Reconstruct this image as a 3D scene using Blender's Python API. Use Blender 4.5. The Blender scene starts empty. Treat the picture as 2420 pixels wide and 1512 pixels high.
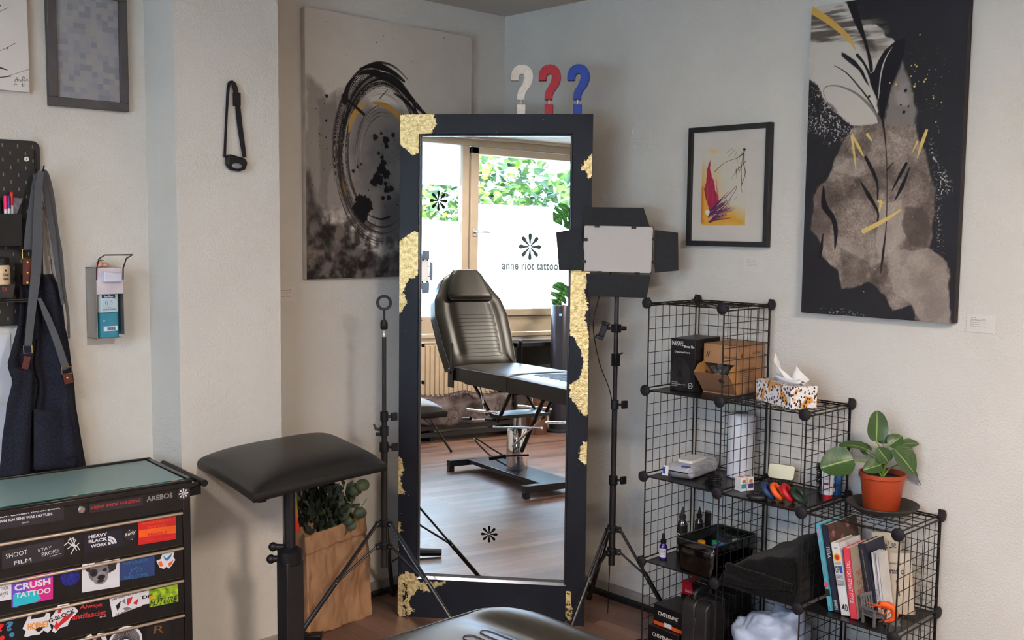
import bpy, math, random
import numpy as np
from mathutils import Matrix, Vector, noise

S = bpy.context.scene
COL = S.collection
R = math.radians
# ---------------------------------------------------------------- camera
CAM = Vector((3.8985, -3.6794, 1.7510))
FPX = 2431.66
yaw, pitch, roll = 2.3754, -0.0892, 0.0103
FW = Vector((math.cos(pitch)*math.cos(yaw), math.cos(pitch)*math.sin(yaw), math.sin(pitch)))
_r = FW.cross(Vector((0, 0, 1))).normalized(); _u = _r.cross(FW)
RT = math.cos(roll)*_r+math.sin(roll)*_u
UP = -math.sin(roll)*_r+math.cos(roll)*_u
cd = bpy.data.cameras.new('camera'); cam = bpy.data.objects.new('camera', cd); COL.objects.link(cam)
cd.sensor_width = 36.0; cd.lens = 36.0*FPX/2420.0; cd.clip_start = 0.02; cd.clip_end = 200
mm = Matrix((RT, UP, -FW)).transposed().to_4x4(); mm.translation = CAM
cam.matrix_world = mm
S.camera = cam
# ---------------------------------------------------------------- exposure, world, daylight
S.view_settings.view_transform = 'Standard'; S.view_settings.look = 'None'
S.view_settings.gamma = 1.0; S.view_settings.use_curve_mapping = False
S.view_settings.exposure = 1.50
W = bpy.data.worlds.new('overcast_sky'); S.world = W; W.use_nodes = True
wn = W.node_tree.nodes; wl = W.node_tree.links
bg = wn['Background']; tc = wn.new('ShaderNodeTexCoord'); sp = wn.new('ShaderNodeSeparateXYZ'); cr = wn.new('ShaderNodeValToRGB')
wl.new(tc.outputs['Generated'], sp.inputs[0]); wl.new(sp.outputs['Z'], cr.inputs[0]); wl.new(cr.outputs[0], bg.inputs[0])
cr.color_ramp.elements[0].position = 0.0; cr.color_ramp.elements[0].color = (0.40, 0.55, 0.98, 1)
cr.color_ramp.elements[1].position = 0.6; cr.color_ramp.elements[1].color = (0.43, 0.58, 1.0, 1)
bg.inputs[1].default_value = 7.0
def light(name, kind, loc, rot, energy, color, sx=1, sy=1, portal=False):
    d = bpy.data.lights.new(name, kind); o = bpy.data.objects.new(name, d); COL.objects.link(o)
    o.location = loc; o.rotation_euler = rot; d.energy = energy; d.color = color
    if kind == 'AREA':
        d.shape = 'RECTANGLE'; d.size = sx; d.size_y = sy; d.cycles.is_portal = portal
    return o
sun = light('sun', 'SUN', (0, -20, 20), (R(30), R(-6), 0), 28.0, (0.74, 0.83, 1.0)); sun.data.angle = R(3)
# daylight enters through the window opening
light('window_portal', 'AREA', (3.1, -5.33, 1.93), (R(90), 0, 0), 1, (1, 1, 1), 3.4, 1.9, True)
# warm fill lights added under the ceiling, no lamps seen there
light('added_fill_light', 'AREA', (4.6, -2.2, 2.78), (0, 0, 0), 58.0, (1.0, 0.86, 0.73), 1.2, 0.4)
light('added_fill_light', 'AREA', (2.6, -4.2, 2.78), (0, 0, 0), 26.0, (1.0, 0.86, 0.73), 1.2, 0.4)

# ---------------------------------------------------------------- sight lines (surveying helpers)
def sight(px, py):
    return (FW*FPX+RT*(px-1210)-UP*(py-756)).normalized()
def P(px, py, ax, val):                 # point of the photo on a wall / shelf plane
    d = sight(px, py); t = (val-CAM[ax])/d[ax]; return CAM+d*t
MIR_C = Vector((0.625, -0.648, 0.0)); MY, ML = 0.686, 0.019
ME = Vector((math.cos(MY), math.sin(MY), 0)); _n = Vector((math.sin(MY), -math.cos(MY), 0))
MT = Vector((0, 0, 1))*math.cos(ML)-_n*math.sin(ML)
MN = ME.cross(MT).normalized()
def PR(px, py, ax, val):                # the same for things seen in the standing mirror
    d = sight(px, py); c = CAM-2*((CAM-MIR_C).dot(MN))*MN; d = d-2*d.dot(MN)*MN
    t = (val-c[ax])/d[ax]; return c+d*t

def frame(o, u, v):
    u = Vector(u).normalized(); v = Vector(v); n = u.cross(v).normalized(); v = n.cross(u)
    m = Matrix((u, v, n)).transposed().to_4x4(); m.translation = Vector(o); return m

# ---------------------------------------------------------------- materials
MATS = {}
def _new(name):
    m = bpy.data.materials.new(name); m.use_nodes = True
    return m, m.node_tree.nodes, m.node_tree.links, m.node_tree.nodes['Principled BSDF']
def M(name, col=(0.5, 0.5, 0.5), rough=0.5, metal=0.0, var=0.08, scale=12.0, bump=0.0, bscale=150.0, spec=0.5,
      col2=None, stretch=(1, 1, 1), coat=0.0, alpha=1.0, emit=0.0, sheen=0.0, trans=0.0, detail=4):
    if name in MATS: return MATS[name]
    m, n, l, b = _new(name)
    tc = n.new('ShaderNodeTexCoord'); mp = n.new('ShaderNodeMapping'); mp.inputs['Scale'].default_value = stretch
    l.new(tc.outputs['Object'], mp.inputs[0])
    nz = n.new('ShaderNodeTexNoise'); nz.inputs['Scale'].default_value = scale; nz.inputs['Detail'].default_value = detail
    l.new(mp.outputs[0], nz.inputs['Vector'])
    c2 = col2 or tuple(max(0, c*(1-var*2)) for c in col)
    c1 = col if col2 else tuple(min(1, c*(1+var)) for c in col)
    rp = n.new('ShaderNodeValToRGB'); rp.color_ramp.elements[0].position = 0.32; rp.color_ramp.elements[1].position = 0.68
    rp.color_ramp.elements[0].color = (*c2, 1); rp.color_ramp.elements[1].color = (*c1, 1)
    l.new(nz.outputs['Fac'], rp.inputs[0]); l.new(rp.outputs[0], b.inputs['Base Color'])
    b.inputs['Roughness'].default_value = rough; b.inputs['Metallic'].default_value = metal
    b.inputs['Specular IOR Level'].default_value = spec; b.inputs['Coat Weight'].default_value = coat
    b.inputs['Alpha'].default_value = alpha; b.inputs['Sheen Weight'].default_value = sheen
    b.inputs['Transmission Weight'].default_value = trans
    if emit: l.new(rp.outputs[0], b.inputs['Emission Color']); b.inputs['Emission Strength'].default_value = emit
    if bump:
        n2 = n.new('ShaderNodeTexNoise'); n2.inputs['Scale'].default_value = bscale; n2.inputs['Detail'].default_value = 3
        l.new(mp.outputs[0], n2.inputs['Vector'])
        bp = n.new('ShaderNodeBump'); bp.inputs['Strength'].default_value = bump; bp.inputs['Distance'].default_value = 0.004
        l.new(n2.outputs['Fac'], bp.inputs['Height']); l.new(bp.outputs[0], b.inputs['Normal'])
    MATS[name] = m; return m
def srgb(r, g, b): return tuple(((c/255)/12.92 if c <= 10 else (((c/255)+.055)/1.055)**2.4) for c in (r, g, b))
def painted(name, rough=0.6, bump=0.3, spec=0.3):      # paint laid on a canvas, colour carried by the paint layer
    m, n, l, b = _new(name)
    a = n.new('ShaderNodeAttribute'); a.attribute_name = 'paint'
    l.new(a.outputs['Color'], b.inputs['Base Color']); b.inputs['Roughness'].default_value = rough
    b.inputs['Specular IOR Level'].default_value = spec
    tc = n.new('ShaderNodeTexCoord'); nz = n.new('ShaderNodeTexNoise'); nz.inputs['Scale'].default_value = 420
    l.new(tc.outputs['Object'], nz.inputs['Vector']); bp = n.new('ShaderNodeBump'); bp.inputs['Strength'].default_value = bump
    bp.inputs['Distance'].default_value = 0.001; l.new(nz.outputs['Fac'], bp.inputs['Height']); l.new(bp.outputs[0], b.inputs['Normal'])
    return m
def thin_glass(name, tint, gloss=0.08, rough=0.0):
    m = bpy.data.materials.new(name); m.use_nodes = True; n = m.node_tree.nodes; l = m.node_tree.links; n.clear()
    o = n.new('ShaderNodeOutputMaterial'); t = n.new('ShaderNodeBsdfTransparent'); g = n.new('ShaderNodeBsdfGlossy'); mx = n.new('ShaderNodeMixShader')
    fr = n.new('ShaderNodeLayerWeight'); fr.inputs[0].default_value = 0.25
    ma = n.new('ShaderNodeMath'); ma.operation = 'MULTIPLY_ADD'; ma.inputs[1].default_value = 0.5; ma.inputs[2].default_value = gloss
    l.new(fr.outputs['Fresnel'], ma.inputs[0])
    t.inputs[0].default_value = (*tint, 1); g.inputs['Roughness'].default_value = rough
    l.new(ma.outputs[0], mx.inputs[0]); l.new(t.outputs[0], mx.inputs[1]); l.new(g.outputs[0], mx.inputs[2]); l.new(mx.outputs[0], o.inputs[0])
    return m

# ---------------------------------------------------------------- mesh builder
class MB:
    def __init__(s): s.v = []; s.f = []; s.m = []; s.mi = 0; s.sm = []; s.smooth = True
    def add(s, vs, fs, T=None, mi=None, smooth=None):
        b = len(s.v)
        for p in vs:
            p = Vector(p); s.v.append(tuple(T @ p if T else p))
        for f in fs:
            s.f.append([b+i for i in f]); s.m.append(s.mi if mi is None else mi); s.sm.append(s.smooth if smooth is None else smooth)
        return s
    def box(s, lo, hi, T=None, mi=None):
        x0, y0, z0 = lo; x1, y1, z1 = hi
        return s.add([(x0, y0, z0), (x1, y0, z0), (x1, y1, z0), (x0, y1, z0), (x0, y0, z1), (x1, y0, z1), (x1, y1, z1), (x0, y1, z1)],
                     [(0, 3, 2, 1), (4, 5, 6, 7), (0, 1, 5, 4), (1, 2, 6, 5), (2, 3, 7, 6), (3, 0, 4, 7)], T, mi)
    def rbox(s, lo, hi, r, T=None, mi=None, seg=4):        # rounded in plan (x,y), straight in z
        x0, y0, z0 = lo; x1, y1, z1 = hi
        return s.prism(rrect(x0, y0, x1, y1, r, seg), z0, z1, T, mi)
    def prism(s, poly, z0, z1, T=None, mi=None):
        n = len(poly); a = sum(poly[i][0]*poly[(i+1) % n][1]-poly[(i+1) % n][0]*poly[i][1] for i in range(n))
        if a < 0: poly = poly[::-1]
        vs = [(x, y, z0) for x, y in poly]+[(x, y, z1) for x, y in poly]
        fs = [list(range(n))[::-1], list(range(n, 2*n))]+[(i, (i+1) % n, n+(i+1) % n, n+i) for i in range(n)]
        return s.add(vs, fs, T, mi)
    def tube(s, pts, r, seg=8, T=None, mi=None, caps=True, closed=False, flat=1.0):
        pts = [Vector(p) for p in pts]; n = len(pts); rr = r if isinstance(r, (list, tuple)) else [r]*n
        vs = []; fs = []; pn = None
        for i, p in enumerate(pts):
            if closed: t = pts[(i+1) % n]-pts[i-1]
            else: t = pts[min(i+1, n-1)]-pts[max(i-1, 0)]
            t = t.normalized() if t.length > 1e-9 else Vector((0, 0, 1))
            if pn is None:
                a = Vector((0, 0, 1)) if abs(t.z) < .9 else Vector((1, 0, 0)); pn = t.cross(a).normalized()
            else: pn = (pn-t*pn.dot(t)).normalized()
            q = t.cross(pn)
            for k in range(seg):
                an = 2*math.pi*k/seg; vs.append(p+(pn*math.cos(an)+q*math.sin(an)*flat)*rr[i])
        m = n if closed else n-1
        for i in range(m):
            for k in range(seg):
                a = i*seg+k; b = i*seg+(k+1) % seg; c = ((i+1) % n)*seg
                fs.append((a, b, c+(k+1) % seg, c+k))
        if caps and not closed: fs.append(list(range(seg))[::-1]); fs.append([(n-1)*seg+k for k in range(seg)])
        return s.add(vs, fs, T, mi)
    def cyl(s, a, b, r, r2=None, seg=16, T=None, mi=None): return s.tube([a, b], [r, r if r2 is None else r2], seg, T, mi)
    def lathe(s, prof, T=None, seg=32, mi=None):           # prof: (r, z) bottom to top
        vs = []; fs = []; n = len(prof)
        for r, z in prof:
            for k in range(seg):
                a = 2*math.pi*k/seg; vs.append((r*math.cos(a), r*math.sin(a), z))
        for i in range(n-1):
            for k in range(seg): fs.append((i*seg+k, i*seg+(k+1) % seg, (i+1)*seg+(k+1) % seg, (i+1)*seg+k))
        if prof[0][0] > 1e-6: fs.append(list(range(seg))[::-1])
        if prof[-1][0] > 1e-6: fs.append([(n-1)*seg+k for k in range(seg)])
        return s.add(vs, fs, T, mi)
    def grid(s, fn, nu, nv, T=None, mi=None, flip=False):
        vs = [fn(i/nu, j/nv) for j in range(nv+1) for i in range(nu+1)]
        fs = [(j*(nu+1)+i, j*(nu+1)+i+1, (j+1)*(nu+1)+i+1, (j+1)*(nu+1)+i) for j in range(nv) for i in range(nu)]
        if flip: fs = [f[::-1] for f in fs]
        return s.add(vs, fs, T, mi)
    def ball(s, c, r, T=None, mi=None, seg=12, sc=(1, 1, 1)):
        c = Vector(c)
        pr = [(math.sin(math.pi*i/8), -math.cos(math.pi*i/8)) for i in range(9)]
        L = Matrix.Translation(c) @ Matrix.Diagonal((r*sc[0], r*sc[1], r*sc[2], 1))
        return s.lathe([(max(a, 1e-4), b) for a, b in pr], (T @ L) if T else L, seg, mi)
    def text(s, txt, x0, y0, x1, y1, T, mi, z=0.0006, shear=0.0, bold=0.0, rot=0.0, keep=False, space=1.0):
        """lettering fitted to the rectangle x0..x1, y0..y1 of frame T"""
        cu = bpy.data.curves.new('lettering', 'FONT'); cu.body = txt; cu.size = 1; cu.shear = shear; cu.offset = bold
        cu.resolution_u = 3; cu.fill_mode = 'FRONT'; cu.space_character = space; cu.space_line = 0.95
        o = bpy.data.objects.new('lettering', cu); COL.objects.link(o)
        dg = bpy.context.evaluated_depsgraph_get(); dg.update()
        me = bpy.data.meshes.new_from_object(o.evaluated_get(dg))
        vs = [v.co.copy() for v in me.vertices]; fs = [list(p.vertices) for p in me.polygons]
        bpy.data.objects.remove(o); bpy.data.curves.remove(cu); bpy.data.meshes.remove(me)
        if not vs: return s
        ax = min(v.x for v in vs); bx = max(v.x for v in vs); ay = min(v.y for v in vs); by = max(v.y for v in vs)
        sx = (x1-x0)/(bx-ax); sy = (y1-y0)/(by-ay)
        if keep: sx = sy = min(sx, sy)
        c = Vector(((x0+x1)/2, (y0+y1)/2, z)); Rm = Matrix.Rotation(rot, 4, 'Z')
        out = [c+Rm @ Vector(((v.x-(ax+bx)/2)*sx, (v.y-(ay+by)/2)*sy, 0)) for v in vs]
        return s.add(out, fs, T, mi, False)
    def build(s, name, mats, parent=None, loc=None, bevel=0.0, sub=0, solid=0.0, angle=40, bseg=2):
        me = bpy.data.meshes.new(name)
        L = Vector(loc) if loc is not None else None
        me.from_pydata([tuple(Vector(v)-L) for v in s.v] if L else s.v, [], s.f)
        for mt in (mats if isinstance(mats, (list, tuple)) else [mats]): me.materials.append(mt)
        me.polygons.foreach_set('material_index', s.m); me.polygons.foreach_set('use_smooth', s.sm)
        me.update()
        if any(s.sm): me.set_sharp_from_angle(angle=R(angle))
        o = bpy.data.objects.new(name, me); COL.objects.link(o)
        if L: o.location = L
        if parent: o.parent = parent
        if solid: md = o.modifiers.new('thickness', 'SOLIDIFY'); md.thickness = solid; md.offset = 0
        if bevel: md = o.modifiers.new('bevel', 'BEVEL'); md.width = bevel; md.segments = bseg; md.limit_method = 'ANGLE'; md.angle_limit = R(35)
        if sub: md = o.modifiers.new('subdivision', 'SUBSURF'); md.levels = sub; md.render_levels = sub
        return o
def rrect(x0, y0, x1, y1, r, seg=4):
    pts = []
    for cx, cy, a0 in ((x1-r, y1-r, 0), (x0+r, y1-r, 90), (x0+r, y0+r, 180), (x1-r, y0+r, 270)):
        for k in range(seg+1):
            a = R(a0+90*k/seg); pts.append((cx+r*math.cos(a), cy+r*math.sin(a)))
    return pts
def Tr(x, y, z): return Matrix.Translation((x, y, z))
def Rz(a): return Matrix.Rotation(a, 4, 'Z')
def Rx(a): return Matrix.Rotation(a, 4, 'X')
def Ry(a): return Matrix.Rotation(a, 4, 'Y')
def tag(o, label, cat, group=None, kind=None):
    if label: o['label'] = label
    if cat: o['category'] = cat
    if group: o['group'] = group
    if kind: o['kind'] = kind
    return o
def thing(name, label, cat, T=None, group=None):
    o = bpy.data.objects.new(name, None); o.empty_display_size = 0.05; COL.objects.link(o)
    if T is not None: o.matrix_world = T if isinstance(T, Matrix) else Matrix.Translation(T)
    return tag(o, label, cat, group)
def struct(o): o['kind'] = 'structure'; return o
def dup(o, parent=None):
    c = o.copy(); COL.objects.link(c)
    if parent: c.parent = parent
    for ch in list(o.children): dup(ch, c)
    return c
def flower_pts(cx, cy, r, n=8):      # the studio's eight-petalled asterisk
    out = []
    for k in range(n):
        a = 2*math.pi*k/n+math.pi/2; d = (math.cos(a), math.sin(a)); q = (-d[1], d[0]); poly = []
        for (s, w) in ((.10, .045), (.45, .085), (.72, .150), (.86, .155), (.96, .10), (1.0, 0), (.96, -.10), (.86, -.155), (.72, -.150), (.45, -.085), (.10, -.045)):
            poly.append((cx+r*(d[0]*s+q[0]*w), cy+r*(d[1]*s+q[1]*w)))
        out.append(poly)
    return out
def flat(mb, poly, z, T, mi): mb.add([(x, y, z) for x, y in poly], [list(range(len(poly)))], T, mi, False)
def circle(cx, cy, r, n=28): return [(cx+r*math.cos(2*math.pi*k/n), cy+r*math.sin(2*math.pi*k/n)) for k in range(n)]
def smooth_path(pts, n=8):
    pts = [Vector(p) for p in pts]; q = [pts[0]]+pts+[pts[-1]]; out = []
    for i in range(1, len(q)-2):
        for k in range(n):
            t = k/n; a, b, c, d = q[i-1], q[i], q[i+1], q[i+2]
            out.append(0.5*((2*b)+(c-a)*t+(2*a-5*b+4*c-d)*t*t+(3*b-3*c+d-a)*t**3))
    out.append(pts[-1]); return out

# ================================================================ THE ROOM
wall_m = M('rough_white_plaster', srgb(206, 201, 192), 0.92, var=0.02, scale=3, bump=0.65, bscale=125, spec=0.2)
wallp_m = wall_m
ceil_m = M('ceiling_paint', srgb(196, 190, 180), 0.95, var=0.02, scale=2, bump=0.2, bscale=120, spec=0.1)
black_m = M('black_plastic', (0.009, 0.009, 0.011), 0.42, var=0.2, spec=.3)
def floor_mat():
    m, n, l, b = _new('walnut_laminate')
    tc = n.new('ShaderNodeTexCoord')
    br = n.new('ShaderNodeTexBrick'); br.inputs['Scale'].default_value = 1.0
    br.inputs['Brick Width'].default_value = 0.95; br.inputs['Row Height'].default_value = 0.065; br.inputs['Mortar Size'].default_value = 0.0006
    br.inputs['Color1'].default_value = (*srgb(142, 108, 92), 1); br.inputs['Color2'].default_value = (*srgb(96, 72, 62), 1)
    br.inputs['Mortar'].default_value = (*srgb(52, 38, 32), 1); br.offset = 0.37
    l.new(tc.outputs['Object'], br.inputs['Vector'])
    mp = n.new('ShaderNodeMapping'); mp.inputs['Scale'].default_value = (2.5, 40, 1); l.new(tc.outputs['Object'], mp.inputs[0])
    nz = n.new('ShaderNodeTexNoise'); nz.inputs['Scale'].default_value = 3; nz.inputs['Detail'].default_value = 6; l.new(mp.outputs[0], nz.inputs['Vector'])
    mx = n.new('ShaderNodeMix'); mx.data_type = 'RGBA'; mx.blend_type = 'MULTIPLY'; mx.inputs['Factor'].default_value = 0.75
    rp = n.new('ShaderNodeValToRGB'); rp.color_ramp.elements[0].position = .3; rp.color_ramp.elements[0].color = (.55, .5, .48, 1)
    rp.color_ramp.elements[1].position = .7; rp.color_ramp.elements[1].color = (1.1, 1.05, 1.02, 1)
    l.new(nz.outputs['Fac'], rp.inputs[0]); l.new(br.outputs['Color'], mx.inputs[6]); l.new(rp.outputs[0], mx.inputs[7]); l.new(mx.outputs[2], b.inputs['Base Color'])
    b.inputs['Roughness'].default_value = 0.40; b.inputs['Specular IOR Level'].default_value = 1.0
    bp = n.new('ShaderNodeBump'); bp.inputs['Strength'].default_value = 0.12; bp.inputs['Distance'].default_value = 0.002
    l.new(nz.outputs['Fac'], bp.inputs['Height']); l.new(bp.outputs[0], b.inputs['Normal'])
    return m
H = 2.822; RX = 6.6; RY = -5.3
WX0, WX1, WZ0, WZ1 = 1.55, 4.85, 0.93, 2.80
struct(MB().box((-0.15, RY-0.25, -0.1), (RX+.15, 0.15, 0)).build('floor', floor_mat()))
struct(MB().box((-0.15, RY-0.25, H), (RX+.15, 0.15, H+.12)).build('ceiling', ceil_m))
struct(MB().box((-0.15, RY-.25, 0), (0, 0.15, H)).build('wall_left', wall_m))
struct(MB().box((0, 0, 0), (RX+.15, 0.15, H)).build('wall_right', wall_m))
struct(MB().box((RX, RY-.25, 0), (RX+.15, 0, H)).build('wall_rear', wall_m))
struct(MB().box((0, -1.908, 0), (0.25, -1.472, H)).build('wall_pillar', wall_m))
w = MB(); w.box((0, RY-.25, 0), (WX0, RY, H)); w.box((WX1, RY-.25, 0), (RX, RY, H)); w.box((WX0, RY-.25, 0), (WX1, RY, WZ0)); w.box((WX0, RY-.25, WZ1), (WX1, RY, H))
struct(w.build('wall_window', wall_m))
grey_trim = M('grey_skirting', srgb(150, 143, 134), 0.5, var=0.05)
blk_trim = M('black_skirting_foot', (0.01, 0.01, 0.012), 0.5)
def skirting(name, lo, hi, axis, sgn):
    a = MB(); x0, y0 = lo; x1, y1 = hi
    if axis == 0:
        a.box((x0, min(y0, y1), .022), (x0+.016*sgn, max(y0, y1), .062), mi=0); a.box((x0, min(y0, y1), 0), (x0+.04*sgn, max(y0, y1), .022), mi=1)
    else:
        a.box((x0, y0+.016*sgn, .022), (x1, y0, .062), mi=0); a.box((x0, y0+.04*sgn, 0), (x1, y0, .022), mi=1)
    return struct(a.build(name, [grey_trim, blk_trim], bevel=.002))
skirting('baseboard_left', (0, -1.47), (0, 0), 0, 1)
skirting('baseboard_left', (0, RY), (0, -1.91), 0, 1)
skirting('baseboard_pillar', (0.25, -1.908), (0.25, -1.472), 0, 1)
skirting('baseboard_right', (0.04, 0), (RX, 0), 1, -1)
skirting('baseboard_rear', (RX, RY), (RX, 0), 0, -1)

# ---------------------------------------------------------------- window (behind the camera, seen in the mirror)
wf = M('window_frame_beige', srgb(176, 160, 140), 0.45, var=0.04, scale=6)
def pxw(px): return PR(px, 600, 1, RY).x
def pzw(px, py): return PR(px, py, 1, RY).z
fr = MB(); yo, yi = RY-.10, RY-.02
MX0, MX1 = pxw(1092), pxw(1136)
SILL = 1.10
# outer frame, mullion between fixed pane (low x) and opening sash (high x)
fr.box((WX0, yo, SILL-.16), (WX1, yi, SILL)); fr.box((WX0, yo, 2.73), (WX1, yi, WZ1)); fr.box((WX0, yo, SILL), (WX0+.06, yi, 2.73)); fr.box((WX1-.06, yo, SILL), (WX1, yi, 2.73))
fr.box((MX0, yo, SILL), (MX0+.075, yi, 2.73))
win = struct(fr.build('window_1', wf, bevel=.004))
gl = thin_glass('window_glass', (0.97, 1.0, 0.99), 0.03)
def frost_mat():
    m = bpy.data.materials.new('frosted_film'); m.use_nodes = True; n = m.node_tree.nodes; l = m.node_tree.links; n.clear()
    o = n.new('ShaderNodeOutputMaterial'); t = n.new('ShaderNodeBsdfTranslucent'); d = n.new('ShaderNodeBsdfDiffuse'); mx = n.new('ShaderNodeMixShader')
    tc = n.new('ShaderNodeTexCoord'); nz = n.new('ShaderNodeTexNoise'); nz.inputs['Scale'].default_value = 1.5; rp = n.new('ShaderNodeValToRGB')
    rp.color_ramp.elements[0].color = (.88, .94, .93, 1); rp.color_ramp.elements[1].color = (.95, .98, .99, 1)
    l.new(tc.outputs['Object'], nz.inputs['Vector']); l.new(nz.outputs['Fac'], rp.inputs[0]); l.new(rp.outputs[0], t.inputs[0])
    d.inputs[0].default_value = (.8, .85, .85, 1); mx.inputs[0].default_value = .12
    l.new(t.outputs[0], mx.inputs[1]); l.new(d.outputs[0], mx.inputs[2]); l.new(mx.outputs[0], o.inputs[0]); return m
frost = frost_mat()
# sash around the right pane
SX0, SX1 = MX0+.078, WX1-.065
s = MB(); s.box((SX0, yo+.01, SILL+.003), (SX0+.085, yi+.03, 2.72)); s.box((SX1-.07, yo+.01, SILL+.003), (SX1, yi+.03, 2.72))
s.box((SX0, yo+.01, SILL+.003), (SX1, yi+.03, SILL+.07)); s.box((SX0, yo+.01, 2.655), (SX1, yi+.03, 2.72))
sash = s.build('sash', wf, win, bevel=.005)
yg = RY-.06
g = MB(); g.box((SX0+.085, yg-.003, SILL+.07), (SX1-.07, yg+.003, 2.655)); g.build('window_pane', gl, sash)
g = MB(); g.box((WX0+.06, yg-.003, SILL), (MX0, yg+.003, 2.73)); g.build('window_pane', gl, win)
zf = pzw(1200, 483); zl1 = pzw(1040, 435); zl2 = pzw(1040, 520)
g = MB(); g.box((SX0+.085, yg-.006, SILL+.07), (SX1-.07, yg-.004, zf)); g.build('frosted_film', frost, sash)
g = MB(); g.box((WX0+.06, yg-.006, zl1), (MX0, yg-.004, 2.73)); g.box((WX0+.06, yg-.006, SILL), (MX0, yg-.004, zl2)); g.build('frosted_film', frost, win)
# logo and lettering on the outside of the panes: they read properly from the street
ink = M('window_vinyl_dark', (0.002, 0.003, 0.003), 0.6, spec=.1); inkf = M('window_vinyl_grey', srgb(64, 76, 78), 0.6, spec=.1)
inkl = M('window_vinyl_pale', srgb(108, 118, 120), 0.6, spec=.1)
FT = frame((0, yg-.0035, 0), (-1, 0, 0), (0, 0, 1))     # outside face, looking back in: u = -x, normal = +y
FT = frame((0, yg+.0045, 0), (1, 0, 0), (0, 0, 1))
def mirrored_text(mb, txt, xc, zc, wdt, hgt, mi):
    # normal +y: glyph x axis runs along +x as seen from the street is mirrored; build with flipped x
    t = MB(); t.text(txt, -wdt/2, -hgt/2, wdt/2, hgt/2, None, 0, z=0)
    mb.add([(xc-v[0], yg+.0045, zc+v[1]) for v in t.v], t.f, None, mi, False)
d = MB(); c = PR(1034, 474, 1, yg)
for poly in flower_pts(0, 0, .095): d.add([(c.x+x, yg+.0045, c.z+y) for x, y in poly], [list(range(len(poly)))], mi=0, smooth=False)
d.build('asterisk_decal', [ink], win)
d = MB(); c = PR(1251, 583, 1, yg)
for poly in flower_pts(0, 0, .135): d.add([(c.x+x, yg+.0045, c.z+y) for x, y in poly], [list(range(len(poly)))], mi=0, smooth=False)
a = PR(1184, 628, 1, yg); b2 = PR(1318, 628, 1, yg)
# reads correctly in the mirror, i.e. reversed from inside the room
t = MB(); t.text('anne riot tattoo', 0, 0, abs(b2.x-a.x), .085, None, 0, z=0, space=1.05, bold=.035)
d.add([(a.x+v[0], yg+.0045, a.z-.04+v[1]) for v in t.v], t.f, None, 1, False)
d.build('window_lettering', [inkf, inkl], sash)
chrome = M('brushed_steel', (0.55, 0.55, 0.56), 0.28, 1.0, var=0.04)
c = PR(1118, 548, 1, RY); h = MB(); hx = SX0+.04
h.box((hx-.018, RY-.0, c.z-.04), (hx+.018, RY+.022, c.z+.04)); h.cyl((hx, RY+.02, c.z), (hx, RY+.055, c.z), .011); h.tube([(hx, RY+.05, c.z), (hx+.05, RY+.056, c.z), (hx+.15, RY+.052, c.z)], [.011, .009, .009], 10)
h.build('window_handle', chrome, win, bevel=.003)
sl = MB(); sl.box((WX0-.03, RY-.05, SILL-.2), (WX1+.03, RY+.02, SILL-.163)); struct(sl.build('trim_1', wf, bevel=.005))

struct(MB().box((-.15, RY-.25-.42, 2.86), (RX+.15, RY-.25, 3.0)).build('added_sun_block', ceil_m))      # unseen overhang added to keep sun off the clear upper panes
# ---------------------------------------------------------------- outside: trees and ground
leaf_l = M('sunlit_leaf', srgb(120, 170, 60), 0.5, var=.25, scale=1.3, col2=srgb(60, 110, 30))
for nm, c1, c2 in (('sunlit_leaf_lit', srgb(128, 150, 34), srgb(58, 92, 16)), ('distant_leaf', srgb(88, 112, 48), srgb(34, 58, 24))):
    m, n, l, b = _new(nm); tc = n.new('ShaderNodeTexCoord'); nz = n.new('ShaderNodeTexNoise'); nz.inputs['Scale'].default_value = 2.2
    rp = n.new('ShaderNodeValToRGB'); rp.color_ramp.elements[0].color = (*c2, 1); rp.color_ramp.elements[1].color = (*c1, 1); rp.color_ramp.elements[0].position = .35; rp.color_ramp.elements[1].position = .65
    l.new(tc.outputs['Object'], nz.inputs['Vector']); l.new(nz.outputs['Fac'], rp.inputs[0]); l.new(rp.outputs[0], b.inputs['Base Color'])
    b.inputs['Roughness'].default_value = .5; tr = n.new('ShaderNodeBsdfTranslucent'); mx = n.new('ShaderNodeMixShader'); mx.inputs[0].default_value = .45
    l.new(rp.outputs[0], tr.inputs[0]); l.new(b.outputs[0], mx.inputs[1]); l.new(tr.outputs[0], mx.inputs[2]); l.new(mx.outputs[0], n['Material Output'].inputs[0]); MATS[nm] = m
bark = M('tree_bark', srgb(92, 78, 66), 0.9, var=.2, bump=.5, bscale=30)
rnd = random.Random(5)
def leaf_cloud(mb, c, rad, n, size, rn):
    for _ in range(n):
        while True:
            p = Vector((rn.uniform(-1, 1), rn.uniform(-1, 1), rn.uniform(-1, 1)))
            if p.length < 1: break
        q = Vector(c)+Vector((p.x*rad[0], p.y*rad[1], p.z*rad[2]))
        u = Vector((rn.gauss(0, 1), rn.gauss(0, 1), rn.gauss(0, .5))).normalized(); v = u.cross(Vector((rn.gauss(0, .6), rn.gauss(0, .6), 1))).normalized()
        s_ = size*rn.uniform(.6, 1.25); w_ = v.cross(u)*s_*.12
        mb.add([q-u*s_*.5, q-u*s_*.15+v*s_*.36+w_, q+u*s_*.2+v*s_*.28+w_, q+u*s_*.6, q+u*s_*.2-v*s_*.28+w_, q-u*s_*.15-v*s_*.36+w_], [(0, 1, 2, 3, 4, 5)])
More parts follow.
